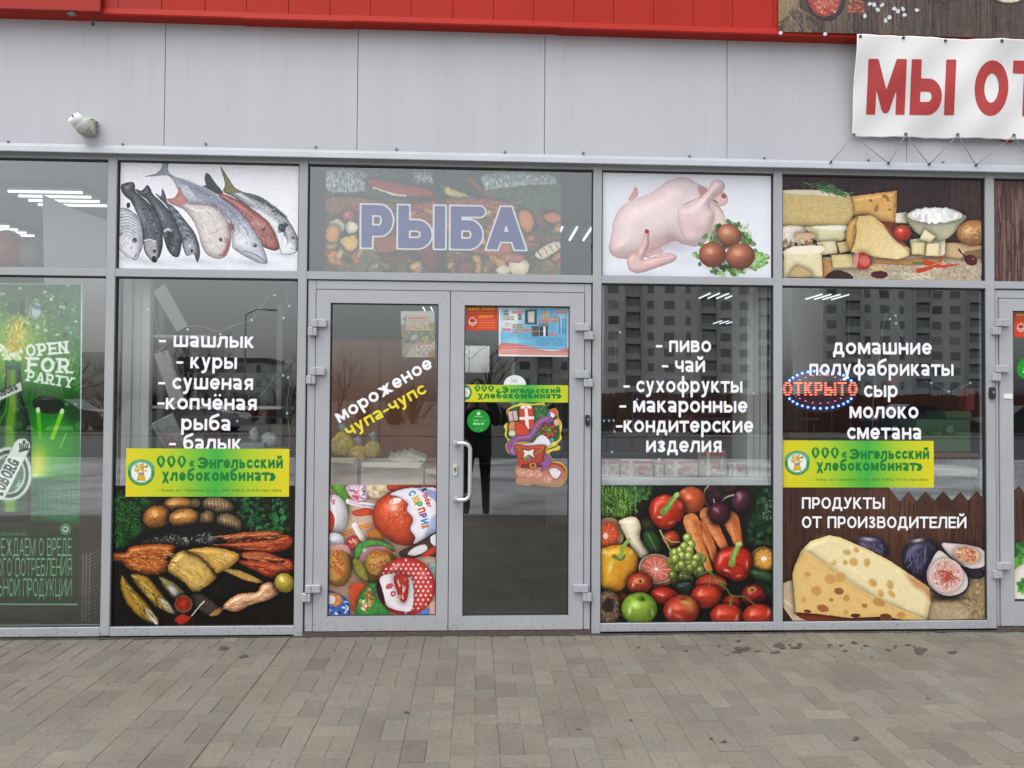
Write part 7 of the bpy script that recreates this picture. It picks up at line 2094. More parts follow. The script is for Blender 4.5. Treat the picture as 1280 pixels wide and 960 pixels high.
def Wx(x, y, d=D1): return float(W(x, y, d)[0])
def Wz(x, y, d=D1): return float(W(x, y, d)[2])


def bay(i):
    return MULL[i][1], MULL[i + 1][0]


# transom films
a, b = bay(4)
tag(sheet('window_film', art_fish(), (a + .010, b - .004, Z_BAR1 + .003, Z_TOP - .010), D1, FILM), 'white window film printed with seven grey and pink raw fish', 'window film', 'picture films on the shop windows')
a, b = bay(6)
tag(sheet('window_film', art_chicken(), (a + .003, b - .009, Z_BAR1 + .003, Z_TOP - .010), D1, FILM), 'white window film printed with a raw chicken and three brown eggs', 'window film', 'picture films on the shop windows')
a, b = bay(7)
tag(sheet('window_film', art_cheese(), (a + .003, b - .013, Z_BAR1 + .003, Z_TOP - .010), D1, FILM), 'window film printed with cheeses, a bowl of curd and bread against dark planks', 'window film', 'picture films on the shop windows')
a, b = bay(8)
tag(sheet('window_film', art_wood(), (a + .006, b - .006, Z_BAR1 + .003, Z_TOP - .010), D1, FILM), 'window film of plain brown planks above the far door', 'window film', 'picture films on the shop windows')
# lower films
a, b = bay(4)
tag(sheet('window_film', art_smoked(), (a + .006, b - .006, Z_SILL + .003, Wz(250, 607)), D1, FILM), 'dark window film printed with smoked fish, fillets, herbs and a lemon', 'window film', 'picture films on the shop windows')
a, b = bay(6)
tag(sheet('window_film', art_veg(), (a + .002, b - .003, Z_SILL + .003, Wz(858, 606.5)), D1, FILM), 'window film printed with peppers, carrots, grapes, apples and tomatoes', 'window film', 'picture films on the shop windows')
a, b = bay(7)
fa_ = art_fig()
fig = cut_sheet('window_film', fa_, [(57, 100), (593, 100)] + ZIG + [(1090, 797), (57, 797)], D1, FILM)
tag(fig, 'brown fence shaped window film with a cheese wedge and cut figs', 'window film', 'picture films on the shop windows')
tag(sheet('window_film', art_candy(), (g1[0] + .004, g1[1] - .003, g1[2] + .003, Wz(476, 606)), D1, FILM), 'door film printed with lollipops and a red and white chocolate egg', 'window film', 'picture films on the shop windows')
zd = [(-2, 200)]
ad = art_dairy()
tag(cut_sheet('window_film', ad, [(127, 238), (155, 210), (195, 262), (240, 210), (290, 262), (340, 210), (390, 262), (440, 210), (490, 262), (540, 210), (590, 262), (590, 775), (127, 775)], D1, FILM), 'fence shaped film with cream cheese and herbs on the far door', 'window film', 'picture films on the shop windows')

# lettering cut from vinyl
def lettering(rows, m, label, w=.24, dep=D2, step=.045, gap=.17, group='vinyl lettering on the windows'):
    mb = MB()
    for text, p0, p1, xh in rows:
        put_text(mb, text, p0, p1, xh, dep, w=w, step=step, gap=gap)
    return tag(mb.build('window_lettering', m), label, 'lettering', group)


lettering([('- шашлык', (199.3, 433.5), (317.7, 435), 14.6), ('- куры', (221, 460.2), (296, 461.2), 14.6), ('- сушеная', (198.4, 486.2), (316.2, 487.4), 14.6),
           ('-копчёная', (197.5, 511.5), (320.7, 512.9), 14.6), ('рыба', (226.5, 537.5), (288.4, 538.3), 14.6), ('- балык', (212, 562.3), (301.7, 563), 14.6)], VINYL,
          'white letters listing shashlik and smoked fish, above the dark smoked fish film')
lettering([('- пиво', (820.4, 440), (888.9, 440.3), 14.3), ('- чай', (828, 465), (881.3, 465.2), 14.3), ('- сухофрукты', (780, 490.3), (928, 490.8), 14.3),
           ('- макаронные', (775, 515.3), (934.4, 515.8), 14.3), ('-кондитерские', (770.6, 540.2), (941.7, 540.6), 14.3), ('изделия', (807.7, 565.2), (901.9, 565.4), 14.3)], VINYL,
          'white letters listing beer, tea and dried fruit, above the vegetable film')
lettering([('домашние', (1041.6, 442.7), (1164.9, 443.2), 14.3), ('полуфабрикаты', (1011.6, 469.3), (1192, 469.9), 14.3), ('сыр', (1080, 496.3), (1122, 496.5), 14.3),
           ('молоко', (1062, 522.7), (1148, 523), 14.3), ('сметана', (1059, 549), (1152, 549.3), 14.3)], VINYL, 'white letters listing homemade foods, cheese and milk, beside the lit red sign')
lettering([('ПРОДУКТЫ', (1002.4, 636), (1105.8, 636.2), 10.4), ('ОТ ПРОИЗВОДИТЕЛЕЙ', (1002.4, 660), (1208, 660.3), 10.4)], VINYL, 'white capital letters on the brown fence film above the printed cheese', w=.235)
lettering([('мороженое', (424.4, 529), (542, 458.6), 12.6)], VINYL, 'white slanting word across the left door leaf', w=.25)
lettering([('чупа-чупс', (436.2, 546), (533.8, 490.4), 11.6)], YELV, 'yellow slanting word below the white one on the left door leaf', w=.25)

# the big fish poster behind the transom over the door
a, b = bay(5)
dr = GY + 0.03
rp_ = empty('window_poster', ((a + b) / 2, dr, Z_BAR1), 'faded food poster with violet letters behind the glass above the double door', 'poster')
sheet('printed_sheet', art_ryba(), (Wx(406.6, 280, dr), Wx(700.8, 280, dr), Z_BAR1 - 0.004, Wz(553, 212, dr)), dr, attr_mat('print with sheen', 0.6, 0.2), rp_, gain=1.45)
VIO = mat('violet print', lin(np.array((66, 64, 142)) / 255), 0.5)
o1, o2 = MB(), MB()
put_text(o1, 'РЫБА', (451.5, 309.3), (655.5, 312.0), 39.3, dr - 0.0012, w=.32, gap=.17, step=.03, grow=.055)
put_text(o2, 'РЫБА', (451.5, 309.3), (655.5, 312.0), 39.3, dr - 0.0022, w=.32, gap=.17, step=.03)
ol = o1.build('letter_outline', mat('white print', (0.82, 0.82, 0.82), 0.5), rp_)
o2.build('lettering', VIO, ol)

# beer poster standing behind the first window
db = GY + 0.10
tag(sheet('beer_poster', art_beer(), (-3.14, Wx(100.6, 560, db), Wz(50, 757, db), Wz(50, 353.5, db)), db, attr_mat('glossy poster', 0.3, 0.4), gain=1.5), 'green poster of a beer bottle bursting open, standing inside the left window', 'poster')

# yellow bakery banners
g_ = 'yellow bakery banners on the glass'
tag(sheet('bakery_banner', art_bakery(157.4, 560.2, 5.85), (Wx(157.4, 590, D3), Wx(361.6, 590, D3), Wz(259, 620.8, D3), Wz(259, 560.7, D3)), D3, FILM, res=4), 'yellow and green bakery banner with green letters, above the smoked fish film', 'banner', g_)
tag(sheet('bakery_banner', art_bakery(978.6, 550.4, 6.28), (Wx(978.4, 580, D3), Wx(1167.2, 580, D3), Wz(1072, 609.3, D3), Wz(1072, 550.8, D3)), D3, FILM, res=4), 'yellow and green bakery banner with green letters, above the fig and cheese film', 'banner', g_)
tag(sheet('bakery_banner', art_bakery(582.3, 480.6, 8.533, True), (g2[0] + .003, g2[1] - .001, Wz(648, 502.8, D3), Wz(648, 481.2, D3)), D3, FILM, res=4), 'narrow yellow bakery strip with green letters across the right door leaf', 'banner', g_)

# stickers on the doors
tag(sheet('advert_sticker', art_ads(), (Wx(623.6, 410, D1), Wx(710.6, 410, D1), Wz(667, 445.6, D1), Wz(667, 385.4, D1)), D1, PAPER, res=3), 'pale blue furniture advert at the top of the right door leaf', 'advert')
tag(sheet('loan_sticker', art_loan(), (Wx(582.8, 400, D1), Wx(621.6, 400, D1), Wz(602, 412.9, D1), Wz(602, 383, D1)), D1, PAPER, res=3), 'small orange red loan sticker on the right leaf of the double door', 'sticker', 'orange loan stickers')
ln = art_loan((1268.2 - 108 / 8.533, 389.5 - 60 / 8.533))
tag(sheet('loan_sticker', ln, (Wx(1267.2, 405, D1), Wx(1306, 405, D1), Wz(1270, 421.5, D1), Wz(1270, 391, D1)), D1, PAPER, res=3), 'orange red loan sticker cut by the right edge of the photo', 'sticker', 'orange loan stickers')
ar = art_round()
tag(cut_sheet('round_sticker', ar, [(240 + 122 * math.cos(t), 735 + 122 * math.sin(t)) for t in np.linspace(0, 2 * math.pi, 48, endpoint=False)], D1, PAPER, res=3), 'round green opening hours sticker below the yellow strip on the door', 'sticker', 'round green stickers')
ar2 = art_round(); ar2.off = (1285 - 240 / 8.533, 461 - 735 / 8.533)
tag(cut_sheet('round_sticker', ar2, [(240 + 122 * math.cos(t), 735 + 122 * math.sin(t)) for t in np.linspace(0, 2 * math.pi, 48, endpoint=False)], D1, PAPER, res=3), 'round green sticker on the far door at the right edge', 'sticker', 'round green stickers')
hm = Art((570, 440), 8.533, (495, 235, 765, 360), 'e4e8ea', res=3.0)
hm.text('Бар', 590, 318, 20, '8c9498', up=30, w=.12, cap=1.6); hm.line([(580, 322), (660, 316)], 4, '9ca4a8', sm=False)
tag(cut_sheet('half_round_sticker', hm, [(628 + 119 * math.cos(t), 350 + 103 * math.sin(t)) for t in np.linspace(math.pi, 2 * math.pi, 30)], D1, PAPER, res=3), 'white half round sticker sitting on the yellow strip of the door', 'sticker')
tag(cut_sheet('boot_sticker', art_boot(), smooth_loop(BOOT, 3), D2, PAPER, res=3), 'yellow edged New Year boot sticker full of parcels, ribbon and flowers', 'sticker')
mn = art_menu()
tag(cut_sheet('price_leaflet', mn, [(130, 106), (638, 106), (645, 796), (148, 800)], GY + 0.002, PAPER, res=3), 'pale leaflet with a handwritten price of 300 in the left door glass', 'leaflet')

# ------------------------------------------------------------------ wooden spice banner on the fascia and the hanging white banner
BANN = attr_mat('printed banner cloth', rough=0.45, spec=0.3, bump=0.14)
sb = empty('spice_banner', (4.4, -0.125, ZF), 'dark plank banner with spices screwed to the red fascia at top right', 'banner')
yb_ = -0.128
wv = lambda x, z: 0.004 * np.sin(x * 5.1 + z * 3)
sheet('printed_cloth', art_spice(), (Wx(973.4, 20, yb_), 7.4, Wz(1010, 39.5, yb_) - 0.004, ZF + 1.05), yb_, BANN, sb, res=1.6, sag=wv)
sc_ = mat('pale screw cap', (0.6, 0.6, 0.6), 0.4)
for x, y in ((975.5, 41.5), (1031, 43)):
    p = W(x, y, yb_)
    MB().tube([(p[0], yb_ + .004, p[2]), (p[0], yb_ - .007, p[2])], 0.011, 12).build('screw_cap', sc_, sb)

wb = empty('white_banner', (3.0, -0.1, 2.95), 'white banner with big red letters laced to the grey wall at top right', 'banner')
bx0, bz1, bz0 = Wx(1069.5, 100, -0.13), Wz(1170, 46.6, -0.145), Wz(1170, 172.5, -0.06)
bx1 = 3.86


def tilt(x, z):
    t = (z - bz0) / (bz1 - bz0)
    u = (x - bx0) / (bx1 - bx0)
    return -0.062 - 0.085 * t + 0.006 * np.sin(u * 21) * (1 - t) ** 2 + 0.008 * np.sin(u * 17 + 1) * t ** 3 + 0.008 * np.sin(u * 7 + t * 5) + 0.004 * np.sin(u * 23 - t * 9) - 0.008 * np.exp(-((u / .1) ** 2 + ((1 - t) / .3) ** 2))


nx, nz = 170, 90
U, T = np.meshgrid(np.linspace(0, 1, nx), np.linspace(0, 1, nz))
ph = (U * 11.3) % 1.0
XL = Wx(1065.3, 172, -.062) * (1 - T) + Wx(1070.2, 46.6, -.147) * T
X = XL + (bx1 - XL) * U
Z = bz0 + (bz1 - bz0) * T + 0.0015 * np.cos(2 * math.pi * U * 11.5) * ((1 - T) ** 3) - 0.0012 * np.cos(2 * math.pi * U * 11) * T ** 4
P = np.stack([X.ravel(), tilt(X, Z).ravel(), Z.ravel()], 1)
i = np.arange((nz - 1) * (nx - 1)); q = (i // (nx - 1)) * nx + i % (nx - 1)
cl = np.tile(np.array([[0.74, 0.735, 0.73]]), (len(P), 1))
cloth = raw_mesh('banner_cloth', P, np.stack([q, q + 1, q + nx + 1, q + nx], 1), cl, BANN, wb)
sol = cloth.modifiers.new('thickness', 'SOLIDIFY'); sol.thickness = 0.0012; sol.offset = 0
cloth.data.polygons.foreach_set('use_smooth', [True] * len(cloth.data.polygons))
lt = MB()
for ch, x0, x1, y0, y1 in (('М', 1082.6, 1130.7, 143.2, 143.4), ('Ы', 1136.8, 1192.5, 143.6, 144), ('О', 1217, 1259, 144.8, 145), ('Т', 1263.8, 1304, 145.2, 145.8)):
    V_, F_, tot = text_sheet(ch, .32, 1.36, .17, .035)
    xs = np.array([v[0] for v in V_]); sx = (x1 - x0) / (xs.max() - xs.min()); up = 70.5 / 1.36
    pts = []
    for v in V_:
        q_ = (x0 + (v[0] - xs.min()) * sx + v[1] * 2.2, y0 + (y1 - y0) * v[0] / tot - v[1] * up + v[1] * 0.6)
        p = W(*q_, -0.105)
        for _ in range(3):
            p = W(*q_, float(tilt(p[0], p[2])) - 0.0022)
        pts.append(p)
    lt.add(pts, F_)
lt.build('lettering', mat('red banner letters', (0.42, 0.038, 0.036), 0.5), cloth)
GR = mat('dull grommet', (0.05, 0.05, 0.055), 0.4, metal=0.5)
top = [(1073.5, 47.2), (1128, 48.3), (1182.5, 50.5), (1250.5, 52.5)]
bot = [(1067.8, 168), (1132.3, 167.8), (1197, 168.3), (1267.3, 169), (1333, 170)]
for (x, y) in top + bot[:4]:
    p = W(x, y, -0.14 if y < 100 else -0.068)
    yy = float(tilt(p[0], p[2]))
    MB().tube([(p[0], yy + .003, p[2]), (p[0], yy - .005, p[2])], 0.0095, 12).build('grommet', GR, cloth)
hooks = [(1038.2, 203), (1110.5, 204.2), (1161.3, 205.6), (1220, 206.6), (1290, 208)]
hp = [W(x, y, -0.045) for x, y in hooks]
bp_ = []
for (x, y) in bot:
    p = W(x, y, -0.068)
    bp_.append((p[0], float(tilt(p[0], p[2])) - .004, p[2]))
CORD = mat('grey cord', (0.22, 0.22, 0.22), 0.8)
for k in range(4):
    for (u, v) in ((hp[k], bp_[k]), (bp_[k], hp[k + 1])):
        m_ = (np.array(u) + np.array(v)) / 2 + np.array((0, 0, -0.004))
        MB().tube([u, m_, v], 0.0022, 6).build('cord', CORD, wb)
for p in hp[:4]:
    MB().tube([(p[0], -0.038, p[2]), (p[0], -0.055, p[2]), (p[0], -0.055, p[2] + .008)], 0.0055, 8).build('hook', GR, wb)
rk = MB()
rr_ = random.Random(2)
for _ in range(9):
    p = W(1252 + rr_.uniform(-9, 12), 174.5 + rr_.uniform(-2, 2.5), -0.04)
    rk.ball((p[0], -0.04, p[2]), .012, .01, .007, 8, 6)
tag(rk.build('red_knot', mat('red cloth knot', (0.3, 0.02, 0.03), 0.7)), 'small red knotted rag tucked under the white banner', 'rag')
# ------------------------------------------------------------------ inside the shop
TUBE = mat('lit tube', (0.9, 0.9, 0.9), 0.4, emit=(0.93, 0.97, 1.0), estr=0.75)
WMET = mat('white enamel', (0.68, 0.69, 0.70), 0.45)
GMET = mat('grey shelf steel', (0.34, 0.35, 0.36), 0.45)
CARD = mat('brown carton', (0.60, 0.44, 0.27), 0.8, noise=0.12, nscale=14)
CARD2 = mat('pale carton', (0.72, 0.60, 0.44), 0.8, noise=0.12, nscale=14)
WOODB = mat('red brown cabinet', (0.66, 0.25, 0.12), 0.5, noise=0.18, nscale=5, streak=True)
rng = random.Random(21)


def thing_box(name, label, cat, group=None):
    return name, label, cat, group


places = [(-3.42, 1.75, 0, 'in the first window, above the leaning board'), (-4.75, 3.05, 0, 'deeper in, left of the leaning board'), (1.02, 2.75, 1, 'seen right of the violet lettered poster'), (5.45, 6.95, 1, 'seen above the white list by the lit red sign'),
          (3.75, 7.0, 1, 'seen at the top right of the drinks list window'), (5.2, 10.9, 1, 'farthest back, below another lamp'), (-0.72, 9.2, 1, 'seen over the price leaflet')]
for n_, (x, y, turn, where) in enumerate(places):
    t = empty('ceiling_light', (x, y, 3.10), 'four tube ceiling light ' + where, 'ceiling light', 'ceiling lights in the shop')
    f = MB()
    f.box(x - .30, x + .30, y - .30, y + .30, 3.06, 3.098)
    f.build('housing', mat('lamp housing', (0.05, 0.05, 0.052), 0.7), t)
    for k in range(4):
        q = -.21 + .14 * k
        MB().tube([(x + q, y - .285, 3.045), (x + q, y + .285, 3.045)] if turn else [(x - .285, y + q, 3.045), (x + .285, y + q, 3.045)], 0.011, 8).build('tube', TUBE, t)

# white column between the first two bays and the one in the drinks window
for (xa, xb, y0, y1, lab, c) in ((Wx(152, 470, .14), Wx(187, 470, .14), .14, .19, 'white panelled column behind the left edge of the fish list window', 3), (Wx(934, 470, .2), Wx(959.5, 470, .2), .2, .5, 'white column behind the right edge of the drinks list window', 3)):
    b = MB()
    w_ = (xb - xa) / c
    for k in range(c):
        b.box(xa + w_ * k + .0015, xa + w_ * (k + 1) - .0015, y0 + (.012 if k % 2 else 0), y1, 0, 3.09, 0.004)
    b.build('column', mat('white column panel', (0.55, 0.56, 0.55), 0.5, noise=0.05, nscale=3), shop)

# window boards inside the panes
for i, lab in ((6, 'pale window board'), (7, 'pale window board')):
    a, b = bay(i)
    zt = Wz(858, 597.5, .1) if i == 6 else Wz(1100, 585, .1)
    MB().box(a + .004, b - .004, .08, .34, zt - .05, zt, .004).build('window_board', mat('pale window board', (0.45, 0.46, 0.46), 0.5), shop)

# packets on the board below the drinks list
zb = Wz(858, 597.5, .1)
pk_mat = attr_mat('packet print', 0.4, 0.4)
PK = Art((0, 0), 1.0, (0, 0, 120, 60), 'c8c4bc', res=1.0)
def packet_art(seed, base):
    P_ = Art((0, 0), 1.0, (0, 0, 60, 30), base, res=2.0)
    P_.rs = random.Random(seed)
    P_.leaves(60, [(2, 8), (58, 8), (58, 26), (2, 26)], 3, ['b0a898', '6c7060', 'd8d4c8', 'a84c40', '8c9478'], .6)
    P_.poly([(0, 0), (60, 0), (60, 5), (0, 5)], 'a83c34', sm=False); P_.poly([(14, 0), (22, 0), (22, 30), (14, 30)], 'd8d8d4', sm=False, a=.8)
    P_.ell(38, 15, 10, 5, 0, 'b04838', a=.8)
    return P_
k = 0
for px0, px1, py0, base in ((752, 774, 576, 'c4c0b8'), (776, 816, 575.5, 'b8a098'), (819, 830, 577, 'c8c8c4'), (832, 872, 575.5, 'b8a098'), (875, 908, 564, '8c9078'), (912, 932, 579, 'a8acac')):
    k += 1
    x0, x1 = Wx(px0, 585, .15), Wx(px1, 585, .15)
    h_ = (597 - py0) / FOCAL * 4.85
    t = empty('food_packet', ((x0 + x1) / 2, .15, zb), ['small grey packet at the left end of the window board', 'red topped packet, second from the left on the window board', 'narrow pale packet between two red topped packets', 'red topped packet right of the narrow pale packet', 'taller speckled packet behind the word ending the drinks list', 'grey packet at the right end of the window board'][k - 1], 'packet', 'packets on the window board')
    b = MB().box(x0, x1, .152, .21, zb, zb + h_, .006)
    bx = b.build('box', mat('packet side', (0.35, 0.3, 0.28), 0.5), t)
    P_ = packet_art(k, base)
    n1, n2 = 40, 20
    U, T = np.meshgrid(np.linspace(0, 1, n1), np.linspace(0, 1, n2))
    V_ = np.stack([(x0 + .004 + (x1 - x0 - .008) * U).ravel(), np.full(U.size, .1505), (zb + .004 + (h_ - .008) * T).ravel()], 1)
    c_ = P_.sample(U.ravel() * 59, (1 - T.ravel()) * 29)
    i = np.arange((n2 - 1) * (n1 - 1)); q = (i // (n1 - 1)) * n1 + i % (n1 - 1)
    raw_mesh('front_print', V_, np.stack([q, q + 1, q + n1 + 1, q + n1], 1), c_, pk_mat, bx)


def slab(pix, dep0, dep1, th, name, m, parent=None):
    """flat board whose corners are seen at the given photo points, its depth running from dep0 to dep1"""
    ps = []
    for (x, y, t) in pix:
        ps.append(Vector(W(x, y, dep0 + (dep1 - dep0) * t)))
    nrm = (ps[1] - ps[0]).cross(ps[2] - ps[0]).normalized()
    if nrm.y < 0:
        nrm = -nrm
    n = len(ps)
    b = MB()
    b.add(ps + [p + nrm * th for p in ps], [tuple(range(n)), tuple(range(n, 2 * n))[::-1]] + [(i, (i + 1) % n, n + (i + 1) % n, n + i) for i in range(n)])
    return b.build(name, m, parent)


# fish list window: rack with two boards and three tilted white cards
rk = empty('display_rack', W(230, 600, .6), 'white wall rack with two narrow boards behind the fish list', 'rack')
for (pa, pb, y, zz) in ((192, 258, 418.5, 0), (190, 352, 507.5, 0)):
    z = Wz((pa + pb) / 2, y, .55)
    MB().box(Wx(pa, y, .55), Wx(pb, y, .55), .55, .9, z - .022, z, .004).build('shelf_board', WMET, rk)
x_ = Wx(196, 500, .9)
MB().box(x_, x_ + .04, .9, .93, 0, 2.1, .003).build('upright', GMET, rk)
x_ = Wx(345, 500, .9)
MB().box(x_, x_ + .04, .9, .93, 0, 2.1, .003).build('upright', GMET, rk)
WCARD = mat('white card', (0.82, 0.82, 0.82), 0.6, noise=0.05, nscale=20)
for n_, (q, lab) in enumerate(((((191, 364, 0), (206, 355, 0), (234.5, 408, .6), (221, 414.5, .6)), 'white tilted card at the top of the fish list window, lowest of none above'), (((192.5, 443, 0), (209, 438, 0), (230, 503, .6), (215, 507.5, .6)), 'white tilted card on the middle board'), (((188.7, 531, 0), (215, 518, 0), (235, 560, .6), (206, 560, .6)), 'white tilted card'))):
    lab = ['white tilted card above the word shashlik, topmost of three', 'white tilted card behind the words for dried and smoked', 'white tilted card with red marks just above the yellow banner'][n_]
    s_ = slab(q, .46, .62, .03, 'tilted_card', WCARD)
    tag(s_, lab, 'card', 'tilted white cards in the fish list window')
    if n_ == 2:
        mk = MB()
        for k in range(5):
            mk.tube([Vector(W(205 + k * 4.5, 546 + (k % 2) * 4, .50)), Vector(W(209 + k * 4.5, 559, .515))], .004, 6)
        mk.build('red_marking', mat('red marker', (0.5, 0.05, 0.05), 0.5), s_)
# crumpled clear bags low in the same window
bg_ = mat('crumpled clear film', (0.5, 0.5, 0.5), 0.25, noise=0.2, nscale=30)
for (x, y, rx, rz, lab) in ((338, 551, .06, .05, 'crumpled clear bag right of the last word in the fish list window'), (318, 545, .035, .05, 'small crumpled clear bag beside the larger one')):
    c = W(x, y, .5)
    b = MB().ball(c, rx, .04, rz, 12, 9, None, .28, rng)
    tag(b.build('plastic_bag', bg_), lab, 'bag', 'crumpled bags in the fish list window')
    MB().box(c[0] - .08, c[0] + .08, .44, .6, c[2] - rz - .03, c[2] - rz + .006).build('bag_ledge', GMET, rk)

# leaning board, balloons, rack of wire behind the first window
pb_ = slab(((53, 243, 0), (96, 263, .25), (150, 280, .5), (150, 345, .5), (150, 440, .5), (57, 440, 0)), .45, .5, .012, 'leaning_board', mat('pale pink board', (0.50, 0.47, 0.47), 0.7))
tag(pb_, 'pale slanting board leaning inside the upper left window', 'board')
for (x, y, r, c, lab) in ((10, 312, .125, (0.70, 0.05, 0.04), 'red balloon at the left edge of the upper window'), (44, 318, .105, (0.30, 0.30, 0.31), 'grey balloon beside the red one')):
    p = W(x, y, 1.0)
    t = empty('balloon', p, lab, 'balloon', 'balloons in the upper left window')
    b = MB().ball(p, r, r, r * 1.12, 24, 16)
    b.build('skin', mat('balloon %.2f' % c[0], c, 0.2, coat=.3), t)
    MB().tube([(p[0], p[1], p[2] - r * 1.1), (p[0] + .01, p[1], p[2] - r * 1.1 - .5)], .002, 5).build('string', CORD, t)
lw = MB()
for z0, z1, m_ in ((0, 1.62, 0),):
    lw.box(Wx(92, 560, .9), Wx(133, 560, .9) + .3, .9, 1.3, 0, Wz(115, 467, .9), .004)
tag(lw.build('brown_cabinet', mat('dull brown cabinet', (0.13, 0.075, 0.065), 0.6, noise=.2, nscale=6)), 'low brown cabinet right of the beer poster', 'cabinet')
wk = empty('wire_basket', W(115, 785, .3), 'white wire basket low in the left window beside the poster', 'basket')
x0, x1, z0, z1 = Wx(103, 740, .16), Wx(131, 740, .34), Wz(104, 776, .16), Wz(104, 698, .16)
wz_ = MB()
for k in range(18):
    z = z0 + (z1 - z0) * k / 17
    wz_.tube([(x0, .16, z), (x1 + .02, .44, z + .05 * k / 17)], .0011, 5)
wz_.build('wire_grid', WMET, wk)
for dx in (0, .014, .028):
    MB().tube([(x0 + dx, .16 + dx, z0 - .02), (x0 + dx, .16 + dx, z1 + .03)], .0016, 5).build('rod', WMET, wk)
MB().tube([(x1 + .02, .44, z0 - .02), (x1 + .02, .44, z1 + .1)], .0016, 5).build('rod', WMET, wk)

# left door leaf: brown cabinet at the back, counter with cartons, noodle bags
cb = empty('tall_cabinet', (-0.85, 1.25, 0), 'tall reddish brown cabinet seen through the left door leaf', 'cabinet')
xa, xb, zt = Wx(398, 500, 1.25), Wx(552, 500, 1.25), Wz(480, 424, 1.25)
MB().box(xa, xb, 1.25, 1.75, 0, zt, .006).build('carcass', WOODB, cb)
for k in range(2):
    w_ = (xb - xa) / 2
    MB().box(xa + w_ * k + .006, xa + w_ * (k + 1) - .006, 1.232, 1.249, .1, zt - .02, .004).build('door', WOODB, cb)
ct = empty('low_counter', (-0.55, .3, 0), 'low grey counter just inside the left door leaf', 'counter')
zc = Wz(480, 612, .3)
MB().box(Wx(405, 600, .3), Wx(556, 600, .3), .28, .85, zc - .03, zc, .004).build('top', GMET, ct)
for x in (Wx(405, 600, .3) + .05, Wx(556, 600, .3) - .09):
    MB().box(x, x + .04, .33, .37, 0, zc - .031).build('leg', GMET, ct)
    MB().box(x, x + .04, .76, .80, 0, zc - .031).build('leg', GMET, ct)
for (p0, p1, y0, m_, lab) in ((409, 446, 572, CARD, 'brown open carton on the counter under the noodle bags'), (451, 529, 578, CARD2, 'wide pale carton on the counter in the left door'), (531, 550, 586, CARD, 'small brown carton at the right end of the counter')):
    t = empty('carton', (Wx((p0 + p1) / 2, 600, .32), .32, zc), lab, 'carton', 'cartons on the counter')
    x0, x1, z1 = Wx(p0, 600, .32), Wx(p1, 600, .32), Wz((p0 + p1) / 2, y0, .32)
    b = MB()
    b.box(x0, x1, .32, .328, zc, z1); b.box(x0, x1, .62, .628, zc, z1); b.box(x0, x0 + .008, .3285, .6195, zc, z1); b.box(x1 - .008, x1, .3285, .6195, zc, z1); b.box(x0 + .0085, x1 - .0085, .3285, .6195, zc, zc + .08)
    b.build('box', m_, t)
    f = MB()
    f.add([(x0 + .003, .319, z1), (x1 - .003, .319, z1), (x1 - .02, .285, z1 - .035), (x0 + .02, .285, z1 - .028)], [(0, 1, 2, 3)])
    f.add([(x0 + .003, .3195, z1 + .001), (x1 - .003, .3195, z1 + .001), (x1 - .02, .2855, z1 - .034), (x0 + .02, .2855, z1 - .027)], [(3, 2, 1, 0)])
    f.build('flap', m_, t)
ND = mat('yellow noodles', (0.95, 0.70, 0.12), 0.45, noise=0.35, nscale=45, bump=.6, bscale=60)
for (x, y, rx, rz, lab) in ((428, 556, .075, .085, 'yellow noodle bag at the left, largest of three'), (447, 567, .062, .055, 'yellow noodle bag in the middle of the heap'), (466, 562, .055, .06, 'yellow noodle bag at the right of the heap')):
    p = W(x, y, .45)
    t = empty('noodle_bag', p, lab, 'bag', 'noodle bags on the cartons')
    b = MB().ball(p, rx, .07, rz, 18, 12, None, .07, rng)
    nb = b.build('filled_bag', ND, t)
    nz_ = MB()
    for _ in range(26):
        a = rng.uniform(0, 6.28); c = Vector(p) + Vector((rng.uniform(-.6, .6) * rx, -.062, rng.uniform(-.6, .6) * rz)); r_ = rng.uniform(.008, .022)
        nz_.tube([c + Vector((r_ * math.cos(a + t_), -.006 * math.sin(t_ * 2), r_ * math.sin(a + t_))) for t_ in np.linspace(0, 4.4, 9)], .0022, 5)
    nz_.build('noodle_strands', mat('pale noodle', (0.95, 0.80, 0.28), 0.4), nb)
    MB().tube([Vector(p) + Vector((0, 0, rz * .8)), Vector(p) + Vector((.005, 0, rz + .02)), Vector(p) + Vector((-.01, 0, rz + .05))], .016, 8, .03).build('bag_neck', bg_, nb)
PKT = mat('pale wafer packet', (0.85, 0.78, 0.62), 0.35)
for k in range(4):
    p0, p1 = Vector(W(486 + k * 8, 571 - k * 1.5, .42)), Vector(W(508 + k * 8, 580 - k * 1.5, .40))
    b = MB()
    d_ = (p1 - p0)
    u = Vector((0, .10, .02)); n_ = d_.cross(u).normalized() * .012
    q = [p0, p1, p1 + u, p0 + u]
    b.add([v - n_ for v in q] + [v + n_ for v in q], [(3, 2, 1, 0), (4, 5, 6, 7)] + [(i, (i + 1) % 4, 4 + (i + 1) % 4, 4 + i) for i in range(4)])
    tag(b.build('wafer_packet', PKT), 'pale flat packet leaning in a row on the wide carton, all alike', 'packet', 'pale packets leaning on the wide carton')

